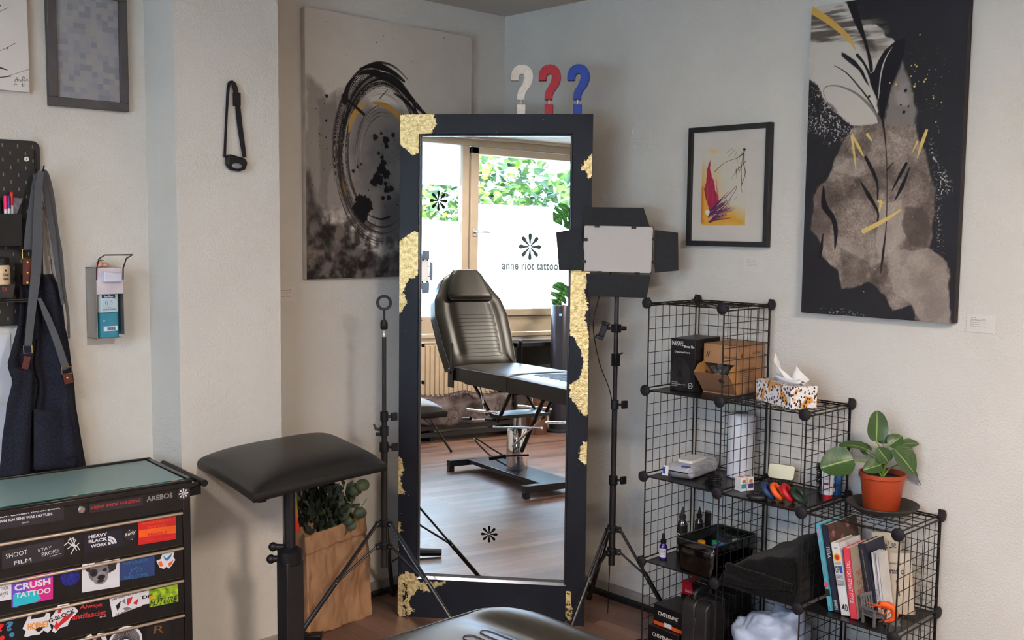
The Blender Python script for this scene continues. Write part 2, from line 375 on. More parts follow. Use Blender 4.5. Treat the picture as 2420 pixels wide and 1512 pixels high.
def make_tree(name, label, base, hgt, clouds, branches, lm, size):
    o = thing(name, label, 'tree', base)
    tb = MB(); tb.tube([(0, 0, 0), (.05, .02, hgt*.5), (0, 0, hgt)], [.16, .12, .07], 10)
    for br in branches: tb.tube(smooth_path(br, 5), [.045*(1-.8*i/(len(smooth_path(br, 5))-1)) for i in range(len(smooth_path(br, 5)))], 7)
    tb.build('trunk', bark, o)
    fb = MB(); fb.smooth = False
    for c, r_, n_ in clouds: leaf_cloud(fb, c, r_, n_, size, rnd)
    f = fb.build('foliage', lm, o); return o
# near lime tree: branches come across the upper panes
bx = PR(1034, 474, 1, -8.4)
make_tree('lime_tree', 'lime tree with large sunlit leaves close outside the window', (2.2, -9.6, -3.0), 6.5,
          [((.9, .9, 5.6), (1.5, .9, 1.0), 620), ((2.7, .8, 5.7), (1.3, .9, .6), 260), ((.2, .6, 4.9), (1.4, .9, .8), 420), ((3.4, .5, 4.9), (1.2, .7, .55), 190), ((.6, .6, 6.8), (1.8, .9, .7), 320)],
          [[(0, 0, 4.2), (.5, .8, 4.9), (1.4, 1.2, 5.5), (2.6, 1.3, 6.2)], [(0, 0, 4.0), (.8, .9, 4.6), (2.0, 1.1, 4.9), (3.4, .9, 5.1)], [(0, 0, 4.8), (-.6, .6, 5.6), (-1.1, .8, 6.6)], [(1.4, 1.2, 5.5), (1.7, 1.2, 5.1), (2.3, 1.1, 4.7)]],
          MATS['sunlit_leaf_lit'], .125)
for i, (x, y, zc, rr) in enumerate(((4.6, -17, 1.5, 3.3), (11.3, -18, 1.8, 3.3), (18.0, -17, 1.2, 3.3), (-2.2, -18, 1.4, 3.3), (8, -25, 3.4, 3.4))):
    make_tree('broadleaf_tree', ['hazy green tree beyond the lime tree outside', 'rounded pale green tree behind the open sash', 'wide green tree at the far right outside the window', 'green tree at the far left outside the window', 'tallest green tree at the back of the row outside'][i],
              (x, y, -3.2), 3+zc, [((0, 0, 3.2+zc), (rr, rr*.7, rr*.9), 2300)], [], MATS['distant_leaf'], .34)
struct(MB().box((-30, -40, -3.3), (40, RY-.3, -3.2)).build('ground', M('street_ground', srgb(150, 150, 140), .9, var=.15, scale=1)))

# ================================================================ STANDING MIRROR
FM = frame(MIR_C, ME, MT)
FMi = FM.inverted()
def pm(px, py, off=0.0):      # pixel -> local (a, b) on the mirror front plane
    o = MIR_C+MN*off; d = sight(px, py); t = (o-CAM).dot(MN)/d.dot(MN); q = FMi @ (CAM+d*t); return (q.x, q.y)
def poly_sdf(X, Y, poly):
    d = np.full(X.shape, 1e9); ins = np.zeros(X.shape, bool); n = len(poly)
    for i in range(n):
        x0, y0 = poly[i]; x1, y1 = poly[(i+1) % n]; ex, ey = x1-x0, y1-y0; L = ex*ex+ey*ey+1e-12
        t = np.clip(((X-x0)*ex+(Y-y0)*ey)/L, 0, 1); d = np.minimum(d, np.hypot(X-x0-t*ex, Y-y0-t*ey))
        c = ((y0 > Y) != (y1 > Y)) & (X < (x1-x0)*(Y-y0)/((y1-y0) if abs(y1-y0) > 1e-12 else 1e-12)+x0); ins ^= c
    return np.where(ins, d, -d)
GOLD = [[(943, 270), (1024, 270), (1031, 290), (1020, 314), (993, 318), (989, 362), (976, 366), (960, 350), (943, 338)],
        [(942, 572), (958, 562), (980, 545), (990, 553), (990, 650), (964, 662), (952, 692), (962, 712), (944, 742), (936, 742), (936, 572)],
        [(936, 1078), (946, 1080), (955, 1108), (944, 1132), (956, 1165), (936, 1168)], [(936, 1232), (946, 1234), (948, 1256), (936, 1262)], [(936, 1285), (942, 1290), (940, 1310), (936, 1310)],
        [(941, 1365), (958, 1352), (980, 1356), (992, 1376), (984, 1400), (968, 1412), (966, 1428), (978, 1440), (968, 1452), (950, 1456), (938, 1450), (936, 1400)],
        [(988, 1378), (1056, 1374), (1030, 1386), (1018, 1396), (1000, 1398)],
        [(1378, 388), (1398, 366), (1406, 370), (1406, 410), (1392, 422), (1387, 405), (1376, 400)],
        [(1346, 640), (1396, 640), (1386, 668), (1380, 690), (1390, 722), (1381, 748), (1391, 790), (1391, 800), (1390, 870), (1392, 950), (1388, 984), (1378, 980), (1349, 940), (1347, 908), (1369, 896), (1378, 864), (1377, 836), (1362, 806), (1346, 788)],
        [(1370, 1062), (1380, 1044), (1392, 1042), (1391, 1096), (1382, 1094), (1369, 1086)],
        [(1339, 1425), (1350, 1428), (1352, 1476), (1341, 1476)]]
GOLDL = [[pm(x, y) for x, y in g] for g in GOLD]
def gold_mat():
    m, n, l, b = _new('black_frame_with_gold_leaf')
    a = n.new('ShaderNodeAttribute'); a.attribute_name = 'leaf'
    tc = n.new('ShaderNodeTexCoord')
    nz = n.new('ShaderNodeTexNoise'); nz.inputs['Scale'].default_value = 55; nz.inputs['Detail'].default_value = 8; nz.inputs['Roughness'].default_value = .72
    l.new(tc.outputs['Object'], nz.inputs['Vector'])
    ad = n.new('ShaderNodeMath'); ad.operation = 'MULTIPLY_ADD'; ad.inputs[1].default_value = .055; l.new(nz.outputs['Fac'], ad.inputs[0]); l.new(a.outputs['Fac'], ad.inputs[2])
    gt = n.new('ShaderNodeMath'); gt.operation = 'GREATER_THAN'; gt.inputs[1].default_value = .0262; l.new(ad.outputs[0], gt.inputs[0])
    # little specks of leaf scattered on the black
    vo = n.new('ShaderNodeTexNoise'); vo.inputs['Scale'].default_value = 95; vo.inputs['Detail'].default_value = 1; l.new(tc.outputs['Object'], vo.inputs['Vector'])
    g2 = n.new('ShaderNodeMath'); g2.operation = 'GREATER_THAN'; g2.inputs[1].default_value = .80; l.new(vo.outputs['Fac'], g2.inputs[0])
    mxx = n.new('ShaderNodeMath'); mxx.operation = 'MAXIMUM'; l.new(gt.outputs[0], mxx.inputs[0]); l.new(g2.outputs[0], mxx.inputs[1])
    n2 = n.new('ShaderNodeTexNoise'); n2.inputs['Scale'].default_value = 60; n2.inputs['Detail'].default_value = 4; l.new(tc.outputs['Object'], n2.inputs['Vector'])
    rg = n.new('ShaderNodeValToRGB'); rg.color_ramp.elements[0].color = (*srgb(190, 156, 96), 1); rg.color_ramp.elements[1].color = (*srgb(240, 216, 158), 1)
    rg.color_ramp.elements[0].position = .3; rg.color_ramp.elements[1].position = .6; l.new(n2.outputs['Fac'], rg.inputs[0])
    mx = n.new('ShaderNodeMix'); mx.data_type = 'RGBA'; mx.inputs[6].default_value = (.011, .012, .017, 1); l.new(mxx.outputs[0], mx.inputs[0]); l.new(rg.outputs[0], mx.inputs[7]); l.new(mx.outputs[2], b.inputs['Base Color'])
    mt = n.new('ShaderNodeMath'); mt.operation = 'MULTIPLY'; mt.inputs[1].default_value = .75; l.new(mxx.outputs[0], mt.inputs[0]); l.new(mt.outputs[0], b.inputs['Metallic'])
    rr = n.new('ShaderNodeMath'); rr.operation = 'MULTIPLY_ADD'; rr.inputs[1].default_value = -.02; rr.inputs[2].default_value = .47; l.new(mxx.outputs[0], rr.inputs[0]); l.new(rr.outputs[0], b.inputs['Roughness'])
    n3 = n.new('ShaderNodeTexNoise'); n3.inputs['Scale'].default_value = 130; l.new(tc.outputs['Object'], n3.inputs['Vector'])
    hm = n.new('ShaderNodeMath'); hm.operation = 'MULTIPLY'; l.new(n3.outputs['Fac'], hm.inputs[0]); l.new(mxx.outputs[0], hm.inputs[1])
    bp = n.new('ShaderNodeBump'); bp.inputs['Strength'].default_value = .9; bp.inputs['Distance'].default_value = .003; l.new(hm.outputs[0], bp.inputs['Height']); l.new(bp.outputs[0], b.inputs['Normal'])
    b.inputs['Specular IOR Level'].default_value = .22; return m
MW, MH, MF, MBm = 0.84, 2.24, 0.084, 0.176
mirror = thing('standing_mirror', 'tall standing mirror with wide black frame patched with gold leaf', 'mirror', FM)
TH = 0.045
def frame_bar(a0, a1, b0, b1):
    step = .007; na = max(2, int((a1-a0)/step)); nb = max(2, int((b1-b0)/step))
    mb = MB(); mb.grid(lambda u, v: (a0+(a1-a0)*u, b0+(b1-b0)*v, 0), na, nb)
    mb.add([(a0, b0, 0), (a1, b0, 0), (a1, b1, 0), (a0, b1, 0), (a0, b0, -TH), (a1, b0, -TH), (a1, b1, -TH), (a0, b1, -TH)],
           [(0, 4, 5, 1), (1, 5, 6, 2), (2, 6, 7, 3), (3, 7, 4, 0), (4, 7, 6, 5)])
    return mb
gm = gold_mat()
for a0, a1, b0, b1 in ((-MW/2, -MW/2+MF, 0, MH), (MW/2-MF, MW/2, 0, MH), (-MW/2+MF, MW/2-MF, MH-MF, MH), (-MW/2+MF, MW/2-MF, 0, MBm)):
    o = frame_bar(a0, a1, b0, b1).build('frame_bar', gm, mirror, angle=30)
    me = o.data; co = np.empty(len(me.vertices)*3); me.vertices.foreach_get('co', co); co = co.reshape(-1, 3)
    sd = np.full(len(co), -1.0)
    for g_ in GOLDL: sd = np.maximum(sd, poly_sdf(co[:, 0], co[:, 1], g_))
    at = me.attributes.new('leaf', 'FLOAT', 'POINT'); at.data.foreach_set('value', np.clip(sd, -.2, .2).astype(np.float32))
mirm, n, l, b = _new('mirror_silver'); b.inputs['Base Color'].default_value = (.90, .93, .93, 1); b.inputs['Metallic'].default_value = 1; b.inputs['Roughness'].default_value = 0.0
i0, i1, j0, j1 = -MW/2+MF, MW/2-MF, MBm, MH-MF
lip = MB(); q = .012
for z0, z1, q0, q1, mi in ((-.022, -.006, 0, .010, 0),):
    lip.box((i0, j0, z0), (i0+q1, j1, z1)); lip.box((i1-q1, j0, z0), (i1, j1, z1)); lip.box((i0, j1-q1, z0), (i1, j1, z1)); pass
lip.build('inner_lip', M('satin_black_lip', (.02, .02, .022), .3), mirror, bevel=.003)
lip = MB(); lip.add([(i0, j0, -.004), (i1, j0, -.004), (i1, j0+.012, -.010), (i0, j0+.012, -.010), (i1, j0+.022, -.0185), (i0, j0+.022, -.0185)], [(0, 1, 2, 3), (3, 2, 4, 5)], smooth=False); lip.build('bottom_bevel', M('polished_bevel', (.30, .31, .34), .12, .9), mirror)
MB().add([(i0, j0, -.020), (i1, j0, -.020), (i1, j1, -.020), (i0, j1, -.020)], [(0, 1, 2, 3)], smooth=False).build('mirror_glass', mirm, mirror)
bb = MB(); bb.box((-MW/2+.01, .01, -TH-.004), (MW/2-.01, MH-.01, -TH)); bb.build('back_board', M('brown_board', srgb(96, 72, 52), .8), mirror)
dc = MB(); a, b_ = pm(1156, 1262, -.02)
for poly in flower_pts(a, b_, .038): flat(dc, poly, -.0192, None, 0)
dc.build('asterisk_decal', ink, mirror)
for x0 in (pm(958, 1420)[0], pm(1343, 1430)[0]):
    br = MB(); br.box((x0-.012, .0, 0), (x0+.012, pm(1343, 1396)[1], .006)); br.cyl((x0, .1, .006), (x0, .1, .009), .004)
    br.build('foot_strap', gm, mirror, bevel=.001)

# ---- three question marks on the frame
qo = [(408, 545), (560, 545), (564, 480), (580, 435), (600, 415), (640, 410), (664, 425), (675, 460), (672, 500), (655, 570), (625, 640), (580, 705), (553, 760), (538, 830), (535, 925), (685, 925), (688, 850), (705, 790), (745, 725), (790, 665), (825, 600), (845, 530), (850, 460), (840, 385), (815, 325), (770, 275), (715, 243), (640, 232), (570, 240), (510, 265), (460, 310), (428, 370), (412, 440)]
Dq = (CAM-(MIR_C+MT*MH)).length; kq = Dq/2431.66/8.643
for px, col, nm, rot, lab in ((1230, srgb(222, 212, 198), 'white', .10, 'white wooden question mark, left of the three on the mirror'), (1296, srgb(176, 18, 38), 'red', .0, 'red wooden question mark in the middle on top of the mirror'), (1364, srgb(24, 62, 160), 'blue', -.03, 'blue wooden question mark at the right corner of the mirror top')):
    a, b_ = pm(px, 270)
    t = thing('question_mark', lab, 'decoration', FM @ Tr(a, MH, -.022) @ Ry(0) @ Matrix.Rotation(rot, 4, 'Y'), 'question marks on the mirror')
    mt = M('painted_wood_'+nm, col, .55, var=.06, scale=60, bump=.25, bscale=200)
    pol = [((x-620)*kq, (1210-y)*kq) for x, y in qo]
    q_ = MB(); q_.prism(pol, -.015, .015); q_.build('hook', mt, t, bevel=.001)
    q_ = MB(); q_.cyl((0, (1210-1025)*kq, 0), (0, (1210-922)*kq, 0), .0042); q_.build('dowel', M('pale_dowel', srgb(205, 196, 184), .6), t)
    q_ = MB(); w2 = 82*kq; q_.box((-w2, 0, -.016), (w2, 190*kq, .016)); q_.build('dot_block', mt, t, bevel=.001)

# ================================================================ PAINTINGS
def fbm(shape, base, octs, seed, sx=1.0, sy=1.0):
    rg = np.random.RandomState(seed); h, w_ = shape; out = np.zeros(shape); amp = 1; tot = 0; fx = base
    for o in range(octs):
        gx = max(2, int(fx*sx)+2); gy = max(2, int(fx*sy*h/w_)+2); G = rg.rand(gy, gx)
        yy = np.linspace(0, gy-1.001, h); xx = np.linspace(0, gx-1.001, w_); y0 = yy.astype(int); x0 = xx.astype(int); fy = yy-y0; fxx = xx-x0
        fy = (fy*fy*(3-2*fy))[:, None]; f2 = (fxx*fxx*(3-2*fxx))[None]
        v = (G[np.ix_(y0, x0)]*(1-f2)+G[np.ix_(y0, x0+1)]*f2)*(1-fy)+(G[np.ix_(y0+1, x0)]*(1-f2)+G[np.ix_(y0+1, x0+1)]*f2)*fy
        out += v*amp; tot += amp; amp *= .55; fx *= 2.05
    return out/tot
class Canvas:
    def __init__(s, w_, h_, nx, tol, bgc):
        s.w, s.h, s.nx, s.ny = w_, h_, nx, int(nx*h_/w_); s.tol = tol
        s.X, s.Y = np.meshgrid(np.linspace(0, w_, s.nx+1), np.linspace(0, h_, s.ny+1)); s.I = np.zeros(s.X.shape+(3,)); s.I[:] = np.array(bgc)/255.
        s.noise = fbm(s.X.shape, 40, 3, 3); s.fine = np.random.RandomState(9).rand(*s.X.shape)
    def mix(s, a, col, sl=None):
        a = np.clip(a, 0, 1)[..., None]; c = np.array(col)/255. if not isinstance(col, np.ndarray) else col
        if sl: s.I[sl] = s.I[sl]*(1-a)+c*a
        else: s.I = s.I*(1-a)+c*a
    def stroke(s, pts, wd, col, alpha=1.0, dry=0.0, px=True):
        q = [s.tol(x, y) for x, y in pts] if px else pts
        q = [(v.x, v.y) for v in smooth_path([(a, b_, 0) for a, b_ in q], 6)]
        ws = list(wd) if isinstance(wd, (list, tuple)) else [wd]; W_ = np.interp(np.linspace(0, 1, len(q)), np.linspace(0, 1, len(ws)), ws)*.5
        mw = W_.max()+.004; xs = [p[0] for p in q]; ys = [p[1] for p in q]
        i0 = max(0, int((min(xs)-mw)/s.w*s.nx)); i1 = min(s.nx+1, int((max(xs)+mw)/s.w*s.nx)+2); k0 = max(0, int((min(ys)-mw)/s.h*s.ny)); k1 = min(s.ny+1, int((max(ys)+mw)/s.h*s.ny)+2)
        if i1 <= i0 or k1 <= k0: return
        sl = (slice(k0, k1), slice(i0, i1)); X = s.X[sl]; Y = s.Y[sl]; best = np.full(X.shape, -1e9); off = np.zeros(X.shape); al = np.zeros(X.shape)
        for i in range(len(q)-1):
            ex, ey = q[i+1][0]-q[i][0], q[i+1][1]-q[i][1]; L = ex*ex+ey*ey+1e-12; t = np.clip(((X-q[i][0])*ex+(Y-q[i][1])*ey)/L, 0, 1)
            dd = np.hypot(X-q[i][0]-t*ex, Y-q[i][1]-t*ey); wv = W_[i]+(W_[i+1]-W_[i])*t; sc = wv-dd; u = sc > best
            cr_ = ((X-q[i][0])*ey-(Y-q[i][1])*ex)/math.sqrt(L); off = np.where(u, cr_, off); al = np.where(u, i+t, al); best = np.maximum(best, sc)
        a = np.clip(best/(s.w/s.nx)+.5, 0, 1)*alpha
        if dry:
            rgs = np.random.RandomState(int(abs(q[0][0]*7919+q[0][1]*104729)) % 99999); lut = rgs.rand(64); f = (off/(mw)+1)*31
            f0 = np.clip(f.astype(int), 0, 62); fr_ = np.clip(f-f0, 0, 1); h_ = lut[f0]*(1-fr_)+lut[f0+1]*fr_
            a = a*np.clip((h_+.35*s.noise[sl]-dry*(.55+.6*al/len(q)))*5, 0, 1)
        s.mix(a, col, sl)
    def poly(s, pts, col, alpha=1.0, edge=.003, rough=0.0, px=True, seedn=None):
        q = [s.tol(x, y) for x, y in pts] if px else pts
        d_ = poly_sdf(s.X, s.Y, q)+(s.noise-.5)*rough+(0 if seedn is None else (seedn-.5)*rough*2)
        s.mix(np.clip(d_/edge+.5, 0, 1)*alpha, col)
    def mask(s, pts, edge=.02, rough=0.0, n_=None):
        d_ = poly_sdf(s.X, s.Y, [s.tol(x, y) for x, y in pts])+((s.noise if n_ is None else n_)-.5)*rough
        return np.clip(d_/edge+.5, 0, 1)
    def dot(s, x, y, r, col, px=True, rough=.14, seed=0):
        c = s.tol(x, y) if px else (x, y); dd = np.hypot(s.X-c[0], s.Y-c[1]); an = np.arctan2(s.Y-c[1], s.X-c[0])
        rr = r*(1+rough*(np.sin(an*3+seed)*.4+np.sin(an*7+seed*2)*.25+np.sin(an*13+seed*3)*.2)); s.mix(np.clip((rr-dd)/(s.w/s.nx)+.5, 0, 1), col)
    def spatter(s, cx, cy, sx_, sy_, n_, r0, r1, col, seed=1):
        rg = random.Random(seed)
        for _ in range(n_): s.dot(rg.gauss(cx, sx_), rg.gauss(cy, sy_), r0+(r1-r0)*rg.random()**3, col, seed=rg.random()*6)
    def build(s, name, parent, mt, z):
        mb = MB(); nx, ny = s.nx, s.ny
        me = bpy.data.meshes.new(name); vs = np.stack([s.X, s.Y, np.full(s.X.shape, z)], -1).reshape(-1, 3)
        idx = np.arange((nx+1)*(ny+1)).reshape(ny+1, nx+1); fs = np.stack([idx[:-1, :-1], idx[:-1, 1:], idx[1:, 1:], idx[1:, :-1]], -1).reshape(-1, 4)
        me.vertices.add(len(vs)); me.vertices.foreach_set('co', vs.ravel()); me.loops.add(fs.size); me.loops.foreach_set('vertex_index', fs.ravel().astype(np.int32))
        me.polygons.add(len(fs)); me.polygons.foreach_set('loop_start', np.arange(0, fs.size, 4, dtype=np.int32)); me.update(calc_edges=True)
        at = me.color_attributes.new('paint', 'FLOAT_COLOR', 'POINT'); c = np.ones((len(vs), 4), np.float32); I = np.clip(s.I, 0, 1).reshape(-1, 3)
        c[:, :3] = np.where(I <= .04045, I/12.92, ((I+.055)/1.055)**2.4); at.data.foreach_set('color', c.ravel()); me.materials.append(mt)
        o = bpy.data.objects.new(name, me); COL.objects.link(o); o.parent = parent; return o
canv = painted('canvas_paint')
side_m = M('raw_canvas', srgb(196, 188, 176), .9, bump=.3, bscale=300)
def canvas_body(parent, w_, h_, th, mt, nm='stretcher_frame'):
    b_ = MB(); b_.box((0, 0, -th), (w_, h_, -.0008)); return b_.build(nm, mt, parent, bevel=.003)

# ---- 1: circle painting on the left wall
z0 = P(725, 660, 0, .035); aW, aH = .953, 1.165
FA = frame((.035, z0.y, z0.z), (0, 1, 0), (0, 0, 1)); FAi = FA.inverted()
def tolA(px, py): q = FAi @ P(px, py, 0, .035); return (q.x, q.y)
pa = thing('circle_painting', 'large canvas with black brushed ring over grey wash, behind the mirror', 'painting', FA, 'abstract paintings')
canvas_body(pa, aW, aH, .034, side_m)
C = Canvas(aW, aH, 420, tolA, (196, 187, 174))
n1 = fbm(C.X.shape, 6, 6, 11); n2 = fbm(C.X.shape, 16, 5, 12); n3 = fbm(C.X.shape, 3, 4, 13)
C.I *= (1+.04*(n2-.5))[..., None]
m_ = C.mask([(718, 232), (735, 190), (760, 205), (775, 240), (800, 215), (850, 200), (880, 250), (960, 240), (1015, 290), (1110, 420), (1110, 700), (715, 700)], .03, .10, n1); C.mix(m_*.62, (110, 103, 97))
m_ = C.mask([(745, 235), (795, 215), (800, 300), (775, 500), (745, 480), (755, 330)], .012, .06, n1); C.mix(m_*.35, (88, 80, 75))
m_ = C.mask([(715, 400), (735, 390), (752, 440), (770, 530), (800, 515), (840, 575), (900, 600), (1110, 560), (1110, 700), (715, 700)], .04, .12, n1); C.mix(m_*.9, (62, 56, 53))
n5 = fbm(C.X.shape, 34, 4, 17); mot = np.clip((n2*.5+n5*.5-.5)*9, -1, 1); low = np.clip((.34-C.Y)/.12, 0, 1); C.I *= (1+mot*.55*low)[..., None]
C.mix(np.clip((n1-.58)*6, 0, 1)*low*.5, (128, 116, 106)); C.mix(np.clip((n3-.55)*5, 0, 1)*low*.35, (120, 110, 100))
inner = C.mask([(835, 270), (870, 245), (925, 250), (960, 290), (985, 380), (985, 500), (955, 570), (900, 560), (850, 470), (830, 360)], .05, .05, n1); C.mix(inner*.8, (112, 107, 103)); C.mix(inner*np.clip((n1-.5)*4, 0, 1)*.5, (80, 78, 78))
C.mix(C.mask([(900, 470), (1000, 430), (1000, 640), (880, 640)], .08, .1, n1)*.55, (60, 60, 62))
rn = random.Random(4)
cx, cy = tolA(905, 365); rx, ry = tolA(1012, 365)[0]-cx, (tolA(905, 152)[1]-tolA(905, 578)[1])/2
def arc(a0, a1, k, tilt=-.10, ox=0, oy=0):
    out = []
    for i in range(9):
        t = R(a0+(a1-a0)*i/8); x = math.cos(t)*rx*k; y = math.sin(t)*ry*k
        out.append((cx+ox+x*math.cos(tilt)-y*math.sin(tilt)*.8, cy+oy+x*math.sin(tilt)*1.5+y))
    return out
def sx(v): return v*1.0
for i in range(16):
    k = rn.uniform(.74, 1.02); a0 = rn.uniform(20, 75); a1 = a0+rn.uniform(70, 150); C.stroke(arc(a0, a1, k), [.004, rn.uniform(.012, .030), .006], (16, 13, 16), .95, rn.uniform(.35, .6), px=False)
for i in range(16):
    k = rn.uniform(.66, .99); a0 = rn.uniform(10, 90); C.stroke(arc(a0, a0+rn.uniform(40, 100), k), [.002, rn.uniform(.005, .012), .002], rn.choice([(172, 165, 156), (150, 142, 134), (120, 112, 106)]), .85, .35, px=False)
for i in range(14):
    k = rn.uniform(.7, 1.05); a0 = rn.uniform(130, 165); a1 = a0+rn.uniform(50, 110); C.stroke(arc(a0, a1, k), [.003, rn.uniform(.006, .018), .003], rn.choice([(24, 20, 22), (45, 40, 40), (70, 62, 58), (120, 112, 105)]), .85, rn.uniform(.3, .55), px=False)
for i in range(14):
    k = rn.uniform(.8, 1.02); a0 = rn.uniform(190, 235); a1 = a0+rn.uniform(40, 80); C.stroke(arc(a0, a1, k), [.002, rn.uniform(.004, .010), .002], rn.choice([(40, 35, 35), (90, 82, 76), (34, 30, 30)]), .75, .3, px=False)
for i in range(12):
    k = rn.uniform(.42, .72); a0 = rn.uniform(60, 160); C.stroke(arc(a0, a0+rn.uniform(40, 90), k), [.001, .005, .001], rn.choice([(50, 46, 46), (150, 142, 134)]), .7, .2, px=False)
for p_, w_ in (([(850, 163), (875, 156), (900, 158), (930, 172), (955, 192)], [.006, .03, .012]), ([(848, 176), (870, 170), (905, 180), (945, 205), (990, 255), (1010, 275)], [.006, .034, .03, .01]), ([(815, 240), (822, 205), (840, 178)], [.03, .02, .006]), ([(930, 220), (960, 240), (985, 270)], [.004, .018, .02])):
    C.stroke(p_, w_, (14, 11, 14), 1, .12)
C.stroke([(825, 312), (830, 285), (843, 262), (862, 246)], [.008, .022, .026, .012], (176, 134, 62)); C.stroke([(882, 243), (905, 247), (925, 258), (942, 276)], [.008, .022, .026, .02], (172, 130, 60))
C.stroke([(808, 425), (814, 445), (818, 462)], [.004, .018, .006], (124, 94, 40), .8)
C.stroke([(812, 230), (835, 248), (860, 270)], [.018, .012, .014], (16, 14, 16)); C.dot(815, 230, .018, (14, 12, 14)); C.dot(814, 288, .014, (18, 15, 16)); C.stroke([(898, 232), (916, 212)], [.004, .003], (20, 18, 20))
for x, y, r_ in ((887, 324, .014), (901, 315, .007), (929, 319, .010), (912, 331, .018), (913, 345, .012), (895, 362, .008), (903, 372, .010), (906, 385, .016), (902, 400, .026), (890, 416, .018), (912, 410, .022), (884, 430, .020), (897, 425, .022), (916, 418, .008), (911, 434, .010), (914, 448, .016), (925, 446, .014), (919, 467, .012), (905, 468, .010), (855, 478, .036), (848, 495, .034), (862, 490, .038), (858, 508, .026), (870, 480, .022), (858, 520, .012), (772, 227, .008), (771, 285, .006), (835, 404, .008), (845, 394, .006), (853, 388, .005)):
    C.dot(x, y, r_, (14, 14, 18), rough=.3, seed=x)
C.stroke([(880, 510), (900, 518), (920, 512)], [.002, .008, .010], (16, 16, 18)); C.spatter(920, 390, 22, 60, 60, .001, .004, (20, 20, 22), 3); C.spatter(900, 120, 110, 60, 40, .0008, .003, (70, 62, 58), 5); C.spatter(760, 330, 14, 60, 24, .001, .004, (40, 34, 32), 6)
C.build('painted_canvas', pa, canv, 0)

# ---- 2: tall dark painting on the right wall
zb = P(1893, 738, 1, -.04); zr = P(2253, 768, 1, -.04); zt = P(1913, 18, 1, -.04)
bW, bH = zr.x-zb.x, zt.z-zb.z
FB = frame((zb.x, -.04, zb.z), (1, 0, 0), (0, 0, 1)); FBi = FB.inverted()
def tolB(px, py): q = FBi @ P(px, py, 1, -.04); return (q.x, q.y)
pb = thing('plant_painting', 'tall dark canvas with black leaves, brown wash and gold strokes on right wall', 'painting', FB, 'abstract paintings')
canvas_body(pb, bW, bH, .038, M('painted_canvas_edge', srgb(44, 38, 38), .8, var=.3, scale=6, bump=.3, bscale=200))
C = Canvas(bW, bH, 400, tolB, (34, 32, 36))
n1 = fbm(C.X.shape, 5, 6, 21); n2 = fbm(C.X.shape, 14, 5, 22); n4 = fbm(C.X.shape, 120, 2, 23); n6 = fbm(C.X.shape, 9, 6, 29); ns = fbm(C.X.shape, 4, 5, 25, sx=.6, sy=7)
wh = (188, 181, 170)
C.mix(C.mask([(1905, 12), (2020, 0), (2040, 60), (2070, 60), (2120, 110), (2110, 150), (2070, 160), (2075, 290), (2060, 305), (2030, 300), (2010, 300), (1990, 280), (1960, 255), (1945, 235), (1932, 205), (1905, 180)], .006, .03, n2), wh)
C.mix(C.mask([(2010, 10), (2090, 60), (2110, 120), (2060, 135), (2020, 80)], .03, .04, n1)*np.clip((ns-.4)*5, 0, 1)*.9, (120, 110, 100))
dr = C.mask([(1905, 30), (1990, 12), (2040, 60), (2070, 120), (2040, 105), (1990, 90), (1950, 105), (1905, 98)], .02, .05, n1); C.mix(dr*np.clip((ns-.40)*7, 0, 1)*.85, (74, 66, 60))
C.mix(C.mask([(2132, 145), (2142, 165), (2155, 215), (2168, 265), (2162, 300), (2120, 315), (2085, 295), (2100, 220), (2118, 180)], .012, .03, n2), (120, 113, 107)); C.mix(C.mask([(2120, 190), (2140, 200), (2150, 260), (2110, 290), (2095, 270)], .03, .04, n1)*np.clip((n2-.4)*4, 0, 1)*.6, (160, 152, 145))
brn = C.mask([(1972, 400), (1975, 370), (1990, 335), (2030, 300), (2060, 298), (2085, 285), (2120, 300), (2160, 300), (2172, 335), (2190, 360), (2203, 410), (2214, 450), (2205, 500), (2206, 560), (2198, 588), (2232, 605), (2245, 640), (2246, 775), (2160, 760), (2150, 725), (2108, 735), (2090, 700), (2052, 672), (1990, 680), (1978, 640), (1950, 600), (1930, 560), (1915, 545), (1922, 470), (1935, 435), (1950, 430)], .008, .05, n1)
C.mix(brn, (116, 103, 93)); C.mix(brn*np.clip((n1-.5)*6, 0, 1)*.6, (152, 138, 126)); C.mix(brn*np.clip((.46-n1)*7, 0, 1)*.6, (70, 60, 54)); C.mix(brn*np.clip((n6-.52)*7, 0, 1)*.5, (158, 144, 132)); C.mix(brn*np.clip((.47-n6)*8, 0, 1)*.5, (78, 68, 62)); C.I *= (1+(n4-.5)*.35*brn)[..., None]
for pl, al in (([(2100, 590), (2150, 590), (2200, 590), (2240, 620), (2246, 770), (2180, 760), (2150, 720), (2110, 690), (2095, 640)], .5), ([(2075, 480), (2130, 470), (2140, 560), (2100, 600), (2078, 620), (2070, 560)], .55), ([(1972, 400), (2010, 375), (2040, 372), (2050, 400), (2030, 420), (2000, 410)], .5), ([(2100, 310), (2130, 320), (2125, 345), (2110, 330)], .5), ([(1965, 560), (2000, 560), (2040, 570), (2045, 600), (2030, 615), (1990, 590)], .35), ([(2055, 605), (2085, 615), (2060, 640)], .5)):
    C.mix(C.mask(pl, .004, .03, n2)*al, (172, 158, 146))
for pl, al in (([(2140, 490), (2180, 490), (2205, 540), (2190, 585), (2150, 580), (2135, 530)], .6), ([(2055, 635), (2085, 620), (2100, 640), (2090, 680), (2055, 672)], .45), ([(1990, 590), (2050, 620), (2052, 672), (1990, 680)], .35), ([(1990, 420), (2060, 410), (2090, 440), (2060, 470), (2000, 470)], .25)):
    C.mix(C.mask(pl, .008, .04, n1)*al, (66, 56, 50))
C.mix(C.mask([(1930, 440), (1950, 435), (1965, 520), (1960, 590), (1935, 560)], .02, .03, n1)*.5, (110, 90, 82))
